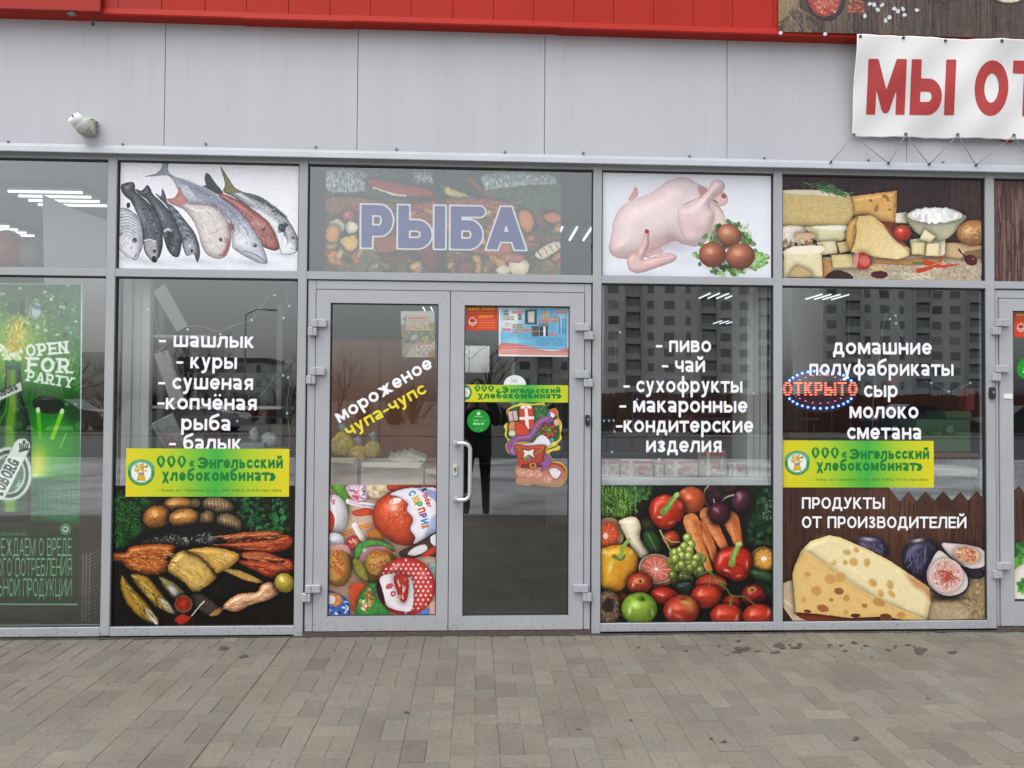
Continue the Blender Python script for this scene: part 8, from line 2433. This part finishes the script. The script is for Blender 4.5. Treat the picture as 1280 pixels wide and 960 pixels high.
# window by the lit sign: green play kitchen like counter, red box, pale pot
gt = empty('green_cabinet', W(1180, 612, .7), 'green painted stand with an orange shelf edge in the dairy window', 'stand')
GRN = mat('faded green paint', (0.10, 0.23, 0.10), 0.5, noise=.12, nscale=8)
x0, x1 = Wx(1138, 560, .7), Wx(1214, 560, .7)
z0, zA, zB, zC = Wz(1180, 600, .7), Wz(1180, 566, .7), Wz(1180, 552, .7), Wz(1180, 524, .7)
MB().box(x0 + .05, x1, .7, 1.05, zA + .002, zC, .008).build('upper_body', GRN, gt)
MB().box(x0 + .28, x1 + .02, .72, 1.0, zC + .002, zC + .06, .008).build('lid', GRN, gt)
MB().box(x0, x1 + .03, .66, 1.08, zA - .03, zA, .004).build('shelf_edge', mat('orange edge', (0.40, 0.16, 0.07), 0.5), gt)
MB().box(x0 + .06, x1, .7, 1.05, 0.05, zA - .032, .008).build('lower_body', mat('dark green paint', (0.05, 0.09, 0.05), 0.6), gt)
for r_ in range(3):
    for c_ in range(4):
        p = W(1172 + c_ * 12.5, 574 + r_ * 11, .69)
        b = MB().ball((p[0], .69, p[2]), .016, .008, .014, 10, 6)
        b.build('egg', mat('egg brown', (0.38, 0.21, 0.13), 0.5), gt)
p = W(1213, 497, .75)
t = MB().box(p[0] - .03, p[0] + .035, .75, .85, zC + .062, p[2] + .07, .006)
tag(t.build('red_box', mat('red carton', (0.38, 0.05, 0.04), 0.5)), 'small red box on top of the green stand', 'box')
p = W(1112, 478, 1.2)
rc = MB()
rc.add([W(1100, 482, 1.2), W(1126, 466, 1.2), W(1122, 482, 1.2), W(1100, 482, 1.23), W(1126, 466, 1.23), W(1122, 482, 1.23)], [(0, 1, 2), (3, 5, 4), (0, 3, 4, 1), (1, 4, 5, 2), (2, 5, 3, 0)])
tag(rc.build('red_pennant', mat('red carton', (0.38, 0.05, 0.04), 0.5)), 'small red pennant hanging inside the dairy window', 'pennant')

# shelving deeper in the shop
for (x, y, w_, ry, lab) in ((-2.3, 3.8, 1.7, 0, 'grey shop shelving deep behind the fish list window'), (1.6, 3.4, 1.6, 0, 'grey shop shelving behind the drinks list window'), (3.2, 4.2, 1.7, 0, 'grey shop shelving behind the dairy list window')):
    t = empty('shop_shelving', (x, y, 0), lab, 'shelving', 'shelving inside the shop')
    MB().box(x - w_ / 2, x + w_ / 2, y + .35, y + .37, .05, 1.7).build('back_panel', GMET, t)
    for k in range(5):
        MB().box(x - w_ / 2, x + w_ / 2, y - .02, y + .345, .12 + .36 * k, .145 + .36 * k).build('shelf', GMET, t)
    for s in (-1, 1):
        MB().box(x + s * w_ / 2 - .012, x + s * w_ / 2 + .012, y + .30, y + .349, 0, 1.75).build('upright', GMET, t)
    for k in range(1, 4):
        xx = x - w_ / 2 + .04
        while xx < x + w_ / 2 - .16:
            ww, hh = rng.uniform(.08, .2), rng.uniform(.12, .28)
            if rng.random() < .85:
                c = rng.choice([(.35, .06, .05), (.1, .2, .1), (.4, .35, .1), (.12, .15, .35), (.45, .45, .42), (.25, .15, .1), (.3, .1, .2)])
                b = MB().box(xx, xx + ww, y + .02, y + .02 + rng.uniform(.1, .22), .146 + .36 * k, .146 + .36 * k + hh, .006)
                tag(b.build('grocery_box', mat('grocery %.2f %.2f' % (c[0], c[1]), c, .5)), 'dim grocery pack on the shelving deep inside the shop', 'packet', 'groceries on the inner shelving')
            xx += ww + rng.uniform(.01, .05)

# ------------------------------------------------------------------ lit sign
ls = empty('led_sign', W(1025, 487, .075), 'lit oval sign of red letters ringed by blue dots, hanging in the dairy window', 'LED sign')
dl = .075
BRD = mat('dark clear sign board', (0.03, 0.02, 0.035), 0.3)
el = []
for t in np.linspace(0, 2 * math.pi, 48, endpoint=False):
    el.append((1025.5 + 46.5 * math.cos(t), 487.5 + 28 * math.sin(t)))
b = MB()
pts = [W(x, y, dl + .006) for x, y in el]
b.prism([(p[0], p[2]) for p in pts], dl + .005, dl + .013)
bd = b.build('board', BRD, ls)
RLED = mat('red LED', (0.4, 0.02, 0.01), 0.4, emit=(1.0, 0.13, 0.06), estr=2.4)
PLED = mat('pink LED', (0.4, 0.05, 0.1), 0.4, emit=(1.0, 0.16, 0.30), estr=1.3)
BLED = mat('blue LED', (0.02, 0.05, 0.4), 0.4, emit=(0.08, 0.18, 1.0), estr=4.5)
lx0, lx1, ly0, ly1 = 978.5, 1072.0, 477.3, 494.8
lay, tot = layout('ОТКРЫТО', .30, 1.36, .2)
for (gx, adv, st, y0, y1) in lay:
    m_ = MB()
    for r_ in range(6):
        v = 1.36 * (1 - (r_ + .5) / 6)
        us = np.linspace(-.05, adv + .05, 60)
        ins = glyph_sdf(us, np.full(us.shape, v), st, .34, y0 - .1, y1 + .1) < 0
        run = None
        for i, q in enumerate(list(ins) + [False]):
            if q and run is None:
                run = us[i]
            if not q and run is not None:
                e_ = us[min(i, 59)] if i < 60 else us[-1]
                if e_ - run > .05:
                    xa, xb = lx0 + (gx + run) / tot * (lx1 - lx0), lx0 + (gx + e_) / tot * (lx1 - lx0)
                    y = ly0 + (r_ + .5) * (ly1 - ly0) / 6
                    pa, pb2 = W(xa + .5, y, dl), W(xb - .5, y, dl)
                    m_.tube([pa, pb2], .0034, 6)
                run = None
    m_.build('letter', RLED, bd)
for k in range(34):
    t = 2 * math.pi * (k + .5) / 34
    if abs(math.cos(t)) > .93:
        continue
    p = W(1025.5 + 43 * math.cos(t), 487 + 23.5 * math.copysign(abs(math.sin(t)) ** .9, math.sin(t)), dl)
    MB().ball(p, .0085, .006, .0080, 10, 6).build('blue_led', BLED, bd)
for k in range(22):
    t = 2 * math.pi * (k + .5) / 22
    if abs(math.cos(t)) > .86:
        continue
    p = W(1025.5 + 34 * math.cos(t), 486.5 + 17.6 * math.sin(t), dl)
    MB().tube([Vector(p) + Vector((-.005, 0, 0)), Vector(p) + Vector((.005, 0, 0))], .0026, 6).build('pink_led', PLED, bd)
MB().tube([W(990, 472, dl + .008), W(988, 360, dl + .008)], .0012, 5).build('hanging_wire', CORD, ls)
MB().tube([W(1060, 472, dl + .008), W(1062, 360, dl + .008)], .0012, 5).build('hanging_wire', CORD, ls)

# ------------------------------------------------------------------ strings of small lights
WIRE = mat('clear light wire', (0.40, 0.41, 0.40), 0.4)
BULB = mat('pale bulb', (0.5, 0.55, 0.55), 0.3, emit=(0.7, 0.85, 1.0), estr=0.16)
BULBB = mat('bluish bulb', (0.4, 0.42, 0.6), 0.3, emit=(0.45, 0.5, 1.0), estr=0.30)
BULBG = mat('greenish bulb', (0.4, 0.6, 0.55), 0.3, emit=(0.5, 1.0, 0.8), estr=0.18)


def garland(lines, bulbs, dep, label):
    t = empty('string_lights', W(lines[0][0][0], lines[0][0][1], dep), label, 'string lights', 'strings of lights inside the windows')
    for l in lines:
        p = smooth_line(np.array(l), 5)
        MB().tube([W(x, y, dep) for x, y in p], .0014, 5).build('wire', WIRE, t)
    for (x, y, m_) in bulbs:
        MB().ball(W(x, y, dep), .0068, .0068, .0078, 10, 7).build('bulb', (BULB, BULBB, BULBG)[m_], t)
    return t


cv = lambda l: [(135 + x / 3.312, 340 + y / 3.312) for x, y in l]
garland([cv([(150, 95), (185, 90), (190, 150), (205, 250), (230, 310)]), cv([(330, 225), (390, 225), (455, 245), (520, 222), (595, 195), (640, 135), (700, 62), (730, 65), (745, 120), (728, 185)]), cv([(610, 530), (660, 480), (715, 390), (760, 368), (768, 405), (750, 480), (740, 560), (745, 610), (752, 680), (746, 730)]), cv([(195, 320), (215, 325), (245, 290)])],
        [(135 + x / 3.312, 340 + y / 3.312, m_) for x, y, m_ in ((165, 155, 2), (330, 238, 1), (465, 258, 0), (595, 199, 1), (690, 96, 2), (751, 141, 0), (725, 429, 0), (746, 437, 0), (535, 618, 0), (742, 585, 0), (727, 190, 0))], .12, 'string of small lights drooping across the fish list window')
cw = lambda l: [(740 + x / 3.694, 350 + y / 3.694) for x, y in l]
garland([cw([(40, 150), (90, 110), (120, 100), (110, 80)]), cw([(42, 265), (75, 240)]), cw([(110, 225), (145, 252)]), cw([(200, 330), (192, 370)]), cw([(110, 260), (108, 380)]), cw([(60, 555), (80, 515)]), cw([(100, 690), (118, 735)]), cw([(80, 790), (115, 820)]), cw([(742, 515), (760, 553)]), cw([(650, 290), (700, 328)]), cw([(630, 465), (665, 478)]), cw([(365, 945), (385, 910), (400, 945), (372, 925), (402, 925)]), cw([(705, 190), (740, 230)])],
        [(740 + x / 3.694, 350 + y / 3.694, m_) for x, y, m_ in ((130, 242, 1), (208, 552, 1), (310, 828, 1), (55, 650, 0), (78, 650, 0), (100, 650, 0), (165, 650, 0), (215, 650, 0), (747, 525, 1), (92, 795, 1), (104, 700, 1))], .12, 'scattered icicle lights hanging in the drinks list window')
cz = lambda l: [(965 + x / 3.692, 350 + y / 3.692) for x, y in l]
garland([cz([(465, 680), (470, 500), (500, 340), (515, 200), (545, 142), (570, 160), (580, 210), (620, 300), (680, 400)]), cz([(700, 465), (750, 480), (815, 515), (860, 500), (920, 475)])],
        [(965 + x / 3.692, 350 + y / 3.692, m_) for x, y, m_ in ((545, 180, 0), (572, 200, 0), (570, 165, 0), (735, 475, 0), (815, 515, 0), (915, 475, 0), (462, 610, 0))], .12, 'thin light string looped behind the dairy list')
# ------------------------------------------------------------------ the street behind the photographer (seen mirrored in the glass)
rb = random.Random(77)
YARD = mat('trampled snowy yard', (0.40, 0.40, 0.41), 0.8, noise=0.75, nscale=0.55, bump=.2, bscale=3)
ROAD = mat('wet asphalt', (0.05, 0.05, 0.052), 0.6, noise=0.2, nscale=0.5)
LAND = mat('winter ground', (0.11, 0.10, 0.085), 0.9, noise=0.3, nscale=0.2)
gm = MB()
gm.add([(-500, -500, GROUND_Z - .20), (500, -500, GROUND_Z - .20), (500, 500, GROUND_Z - .20), (-500, 500, GROUND_Z - .20)], [(0, 1, 2, 3)])
tag(gm.build('ground', LAND), kind='structure')
def flat(name, x0, x1, y0, y1, z, m):
    o = MB().box(x0, x1, y0, y1, z - .06, z).build(name, m)
    return tag(o, kind='structure')
flat('yard', -60, 60, -14.5, -4.90, GROUND_Z - .04, YARD)
flat('road', -200, 200, -27, -14.6, GROUND_Z - .12, ROAD)
flat('verge', -200, 200, -44, -27.1, GROUND_Z - .09, LAND)
KERB = mat('kerb concrete', (0.3, 0.3, 0.29), .8)
MB().box(-60, 60, -4.90, -4.76, GROUND_Z - .2, GROUND_Z + .004, .01).build('kerb', KERB)
tag(bpy.data.objects['kerb'], kind='structure')
flat('side_paving', -60, -6.42, -4.75, 0.0, GROUND_Z - .002, mat('grey paving', (0.18, 0.17, 0.15), .85, noise=.15, nscale=2))
flat('side_paving', 6.62, 60, -4.75, 0.0, GROUND_Z - .002, mat('grey paving', (0.18, 0.17, 0.15), .85, noise=.15, nscale=2))

BWALL = [mat('pale panel wall', (0.80, 0.80, 0.77), .8, noise=.08, nscale=.3), mat('grey panel wall', (0.72, 0.73, 0.73), .8, noise=.08, nscale=.3)]
BDARK = mat('recess wall', (0.15, 0.155, 0.16), .8)
WIN = mat('far window glass', (0.30, 0.315, 0.32), .3)
BALC = mat('balcony panel', (0.55, 0.55, 0.55), .7)


def block(x0, x1, y, h, floors, wall, label, step=3.2):
    t = empty('apartment_block', ((x0 + x1) / 2, y, -.2), label, 'apartment block', 'blocks across the street')
    w = MB()
    w.box(x0, x1, y - 14, y, -.2, h)
    w.build('wall', wall, t)
    MB().box(x0 - .3, x1 + .3, y - 14.3, y + .3, h + .01, h + .9).build('roof', BDARK, t)
    fh = h / floors
    cols = int((x1 - x0) / step)
    stp = (x1 - x0) / cols
    W_, B_ = MB(), MB()
    rw = random.Random(int(x0 * 7))
    for c in range(cols):
        xc = x0 + stp * (c + .5)
        kind = (0, 1, 3, 0, 2, 1, 0)[c % 7]
        for f in range(floors):
            z0 = fh * f + .9
            W_.m = rw.choice((0, 0, 0, 1, 2))
            if kind in (0, 3):
                ww = .95 if kind == 0 else .6
                W_.box(xc - ww, xc + ww, y, y + .06, z0, z0 + 1.5)
            elif kind == 1:
                B_.box(xc - 1.3, xc + 1.3, y, y + 1.1, fh * f + .1, fh * f + 1.15)
                W_.box(xc - 1.25, xc + 1.25, y + .5, y + .9, fh * f + 1.16, fh * f + 2.5)
            else:
                W_.box(xc - .45, xc + .45, y, y + .06, z0, z0 + 1.5)
        if kind == 1:
            B_.box(xc - 1.5, xc - 1.36, y, y + 1.2, 0, h - .4); B_.box(xc + 1.36, xc + 1.5, y, y + 1.2, 0, h - .4)
    tag(W_.build('window', [WIN, mat('curtained far window', (0.45, 0.45, 0.43), .4), mat('dark far window', (0.17, 0.18, 0.19), .3)], t), kind='stuff')
    tag(B_.build('balcony', BALC, t), kind='stuff')


block(23.5, 55.0, -135, 32, 11, BWALL[0], 'tall pale panel block mirrored in the drinks list window')
block(66.0, 97.0, -138, 32, 11, BWALL[1], 'tall grey panel block mirrored in the dairy list window')
block(7.5, 22.5, -140, 12.5, 4, BWALL[0], 'low pale panel block mirrored in the right door leaf')
block(-62, -44, -160, 9, 3, BWALL[1], 'low grey block beyond the bare trees on the left')
fn = MB()
for k in range(44):
    x = 6 + k * .92
    fn.box(x, x + .86, -33.1, -33.0, -.1, 1.75 + .05 * (k % 2))
tag(fn.build('board_fence', mat('red brown fence boards', (0.15, 0.055, 0.04), .8, noise=.2, nscale=3)), 'long red brown board fence across the road', 'fence')
hd = MB()
for k in range(85):
    x, y, h = rb.uniform(-45, 62), -42 + rb.uniform(-1.5, 1.5), rb.uniform(1.0, 2.6)
    if 1 < x < 6:
        h *= .6
    for _ in range(110):                      # upright bare twigs fanning out of one stool
        a_, r_ = rb.uniform(0, 6.28), abs(rb.gauss(0, .28)) * h
        z0 = rb.uniform(-.2, h * .55)
        p0 = Vector((x + r_ * .5 * math.cos(a_), y + r_ * .5 * math.sin(a_), z0))
        p1 = p0 + Vector((r_ * .9 * math.cos(a_) + rb.gauss(0, .12), r_ * .9 * math.sin(a_), rb.uniform(.35, .6) * h))
        w_ = Vector((rb.uniform(.02, .05), rb.uniform(-.02, .02), 0))
        hd.add([p0 - w_, p0 + w_, p1], [(0, 1, 2)])
tag(hd.build('far_bushes', mat('bare bushes', (0.055, 0.05, 0.04), .9, noise=.3, nscale=3)), 'dark mass of bare bushes beyond the verge', None, None, 'stuff')

BARK = mat('dark winter bark', (0.045, 0.04, 0.036), .9)


def bare_tree(x, y, h, label, seed):
    r = random.Random(seed)
    t = empty('bare_tree', (x, y, -.2), label, 'tree', 'bare trees across the road')
    tr, cr = MB(), MB()
    def grow(p, d, L, rad, lvl, mb):
        pts = [p]
        for _ in range(3):
            d = (d + Vector((r.gauss(0, .16), r.gauss(0, .16), r.gauss(.03, .08)))).normalized()
            p = p + d * L / 3
            pts.append(p)
        mb.tube(pts, rad, 6 if lvl < 2 else 4, rad * .55, cap=False)
        if lvl >= 5:
            return
        for k in range(3 if lvl else 5):
            q = pts[-1] if k < 2 else pts[r.randint(1, 3)]
            nd = (d + Vector((r.gauss(0, .55), r.gauss(0, .55), r.gauss(.12, .3)))).normalized()
            grow(q, nd, L * r.uniform(.6, .8), rad * .5, lvl + 1, cr)
    grow(Vector((x, y, -.2)), Vector((0, 0, 1)), h * .32, h * .018, 0, tr)
    tr.build('trunk', BARK, t)
    cr.build('crown', BARK, t)


for k, (x, y, h) in enumerate(((-21, -58, 8.5), (-16, -63, 7), (-26, -66, 9), (-11.5, -60, 6.5), (1.5, -52, 7.5), (-33, -60, 8))):
    bare_tree(x, y, h, ['tall bare tree mirrored left in the fish list window', 'slim bare tree beside a taller one', 'wide bare tree farther back', 'low bare tree near the pole', 'bare tree mirrored at the top of the door glass', 'bare tree farthest to the left'][k], 40 + k)
pl_ = empty('street_lamp', (-13.2, -40, -.2), 'thin grey street lamp mirrored in the fish list window', 'street lamp')
MB().tube([(-13.2, -40, -.2), (-13.2, -40, 6.2)], .06, 8, .04).build('pole', GMET, pl_)
MB().tube([(-13.2, -40, 6.2), (-12.6, -40, 6.5), (-11.9, -40, 6.5)], .03, 8).build('arm', GMET, pl_)
MB().box(-12.0, -11.4, -40.12, -39.88, 6.44, 6.56, .03).build('lamp_head', WMET, pl_)

CARG = mat('car glass', (0.02, 0.022, 0.025), .08)
TYRE = mat('tyre rubber', (0.02, 0.02, 0.02), .8)
RIM = mat('wheel rim', (0.35, 0.35, 0.36), .35, metal=.6)


def car(x, y, colr, label, s=1):
    t = empty('parked_car', (x, y, -.13), label, 'car', 'cars parked across the road')
    z = -.13
    b = MB()
    prof = [(-2.1, .28), (-2.12, .62), (-2.0, .86), (-1.15, .95), (-.55, 1.40), (.55, 1.45), (1.25, 1.02), (2.0, .92), (2.12, .7), (2.1, .3)]
    b.prism([(x + s * px, z + pz) for px, pz in prof], y - .82, y + .82)
    paint = mat('car paint %.2f %.2f' % (colr[0], colr[1]), colr, .25, coat=.6)
    bd = b.build('body', paint, t)
    g = MB()
    g.prism([(x + s * px, z + pz) for px, pz in ((-1.05, .96), (-.52, 1.36), (.5, 1.40), (1.1, 1.02))], y + .821, y + .83)
    g.prism([(x + s * px, z + pz) for px, pz in ((-1.05, .96), (-.52, 1.36), (.5, 1.40), (1.1, 1.02))], y - .83, y - .821)
    g.build('side_glass', CARG, t)
    for px in (-1.3, 1.3):
        for sy in (-1, 1):
            w = MB().tube([(x + s * px, y + sy * .70, z + .31), (x + s * px, y + sy * .86, z + .31)], .31, 18)
            wl_ = w.build('wheel', TYRE, t)
            MB().tube([(x + s * px, y + sy * .861, z + .31), (x + s * px, y + sy * .875, z + .31)], .19, 14).build('rim', RIM, wl_)
    for px in (-2.11, 2.09):
        for sy in (-1, 1):
            MB().ball((x + s * px, y + sy * .6, z + .7), .05, .14, .08, 8, 6).build('headlight', WMET if px * s > 0 else mat('tail lamp', (.3, .02, .02), .3), t)


for k, (x, y, c, s) in enumerate(((-18.5, -30.5, (.02, .022, .03), 1), (-12.5, -30.8, (.3, .3, .31), -1), (4.0, -30.2, (.05, .05, .055), 1), (12.0, -30.6, (.10, .015, .015), 1), (20.5, -30.4, (.04, .05, .08), -1), (31.0, -30.8, (.42, .42, .43), 1), (26, -30.5, (.03, .03, .03), 1))):
    car(x, y, c, ['black parked car mirrored left among bare trees', 'silver parked car beside the black one', 'dark grey parked car mirrored in the door', 'dark red parked car in front of the fence', 'navy parked car in front of the fence', 'white parked car mirrored in the dairy window', 'black parked car between navy and white ones'][k], s)

# ------------------------------------------------------------------ the photographer, mirrored in the door
CLOTH = mat('black winter coat', (0.012, 0.012, 0.014), .85)
TROU = mat('black trousers', (0.010, 0.010, 0.012), .85)
SKIN = mat('skin', (0.45, 0.28, 0.21), .5)
HAIR = mat('dark hair', (0.02, 0.014, 0.01), .6)


def skin_mesh(name, verts, edges, radii, m, root=0, parent=None, sub=2):
    me = bpy.data.meshes.new(name)
    me.from_pydata([tuple(v) for v in verts], edges, [])
    ob = bpy.data.objects.new(name, me)
    COL.objects.link(ob)
    sk = ob.modifiers.new('skin', 'SKIN')
    sk.use_smooth_shade = True
    for i, v in enumerate(me.skin_vertices[0].data):
        v.radius = radii[i] if isinstance(radii[i], tuple) else (radii[i], radii[i])
        v.use_root = (i == root)
    sb_ = ob.modifiers.new('smooth', 'SUBSURF'); sb_.levels = sub; sb_.render_levels = sub
    dg = bpy.context.evaluated_depsgraph_get()
    me2 = bpy.data.meshes.new_from_object(ob.evaluated_get(dg))
    bpy.data.objects.remove(ob); bpy.data.meshes.remove(me)
    me2.name = name
    me2.materials.clear(); me2.materials.append(m)
    me2.polygons.foreach_set('use_smooth', [True] * len(me2.polygons))
    o = bpy.data.objects.new(name, me2)
    COL.objects.link(o)
    if parent is not None:
        o.parent = parent
        me2.transform(Matrix.Translation(-ORG[parent.name]))
        ORG[o.name] = Vector(ORG[parent.name])
    return o


PX, PY, PZ = 0.03, -5.02, GROUND_Z - .04
pe = empty('person', (PX, PY, PZ), 'person in a black coat and trousers holding up a phone, mirrored in the door', 'person')
def pp(x, y, z): return Vector((PX + x, PY + y, PZ + z))
body_v = [pp(0, 0, .92), pp(0, 0, 1.12), pp(0, -.01, 1.32), pp(0, 0, 1.43), pp(0, .02, 1.50), pp(0, .03, 1.60), pp(0, .03, 1.69),
          pp(.19, 0, 1.39), pp(.25, .10, 1.16), pp(.10, .24, 1.36), pp(-.19, 0, 1.39), pp(-.25, .10, 1.16), pp(-.10, .24, 1.36),
          pp(.10, .0, .84), pp(.11, .02, .48), pp(.12, .0, .09), pp(.12, .15, .04), pp(-.10, .0, .84), pp(-.12, .02, .48), pp(-.13, .0, .09), pp(-.14, .15, .04)]
body_e = [(0, 1), (1, 2), (2, 3), (3, 4), (4, 5), (5, 6), (2, 7), (7, 8), (8, 9), (2, 10), (10, 11), (11, 12), (0, 13), (13, 14), (14, 15), (15, 16), (0, 17), (17, 18), (18, 19), (19, 20)]
body_r = [(.16, .12), (.155, .12), (.17, .12), (.09, .08), (.05, .05), (.085, .095), (.07, .08), .075, .055, .042, .075, .055, .042, .095, .065, .05, .04, .095, .065, .05, .04]
sb2 = skin_mesh('body', body_v, body_e, body_r, TROU, 0, pe)
coat_v = [pp(0, 0, .74), pp(0, 0, .95), pp(0, 0, 1.15), pp(0, -.01, 1.34), pp(0, 0, 1.45), pp(.20, 0, 1.39), pp(.26, .10, 1.16), pp(.13, .22, 1.33), pp(-.20, 0, 1.39), pp(-.26, .10, 1.16), pp(-.13, .22, 1.33)]
coat_e = [(0, 1), (1, 2), (2, 3), (3, 4), (3, 5), (5, 6), (6, 7), (3, 8), (8, 9), (9, 10)]
skin_mesh('coat', coat_v, coat_e, [(.23, .17), (.20, .155), (.19, .15), (.195, .145), (.09, .09), .09, .07, .058, .09, .07, .058], CLOTH, 1, pe)
hm_ = MB()
hm_.ball(pp(0, .025, 1.61), .082, .10, .118, 20, 14)
hm_.ball(pp(0, .128, 1.60), .016, .02, .024, 8, 6)
for s in (-1, 1):
    hm_.ball(pp(s * .083, .02, 1.60), .012, .022, .032, 8, 6)
hd_ = hm_.build('head', SKIN, pe)
ey = MB()
for s in (-1, 1):
    ey.ball(pp(s * .032, .112, 1.625), .011, .010, .008, 8, 6)
ey.build('eyes', mat('eye', (.05, .04, .03), .3), hd_)
MB().ball(pp(0, .116, 1.555), .026, .012, .008, 10, 6).build('mouth', mat('lips', (.35, .14, .12), .5), hd_)
hr_ = MB().ball(pp(0, .0, 1.645), .092, .108, .098, 18, 12)
hr_.build('hair', HAIR, pe)
for s in (-1, 1):
    hv = [pp(s * .115, .235, 1.345), pp(s * .085, .275, 1.385)]
    he = [(0, 1)]; hr2 = [.03, .034]
    for f in range(4):
        b0 = len(hv)
        z0 = 1.375 + .017 * f
        L = (.9, 1.0, .95, .8)[f]
        hv += [pp(s * .080, .290, z0), pp(s * (.080 - .035 * L), .312, z0 + .004), pp(s * (.080 - .062 * L), .300, z0 + .006)]
        he += [(1, b0), (b0, b0 + 1), (b0 + 1, b0 + 2)]; hr2 += [.0095, .009, .0075]
    b0 = len(hv)
    hv += [pp(s * .085, .262, 1.415), pp(s * .062, .266, 1.445)]
    he += [(1, b0), (b0, b0 + 1)]; hr2 += [.011, .009]
    skin_mesh('hand', hv, he, hr2, SKIN, 0, pe, 1)
ph_ = MB().box(-.078, .078, CAM_Y - .035, CAM_Y - .027, CAM_Z - .036, CAM_Z + .036, .004)
tag(ph_.build('phone', mat('dark phone', (.02, .02, .022), .2)), 'dark phone held sideways by the photographer', 'phone')
# tree beyond the back window of the shop
bare_tree(-0.4, 24, 5.2, 'bare tree beyond the back window of the shop', 90)

for o in list(bpy.data.objects):
    if '_org' in o:
        del o['_org']
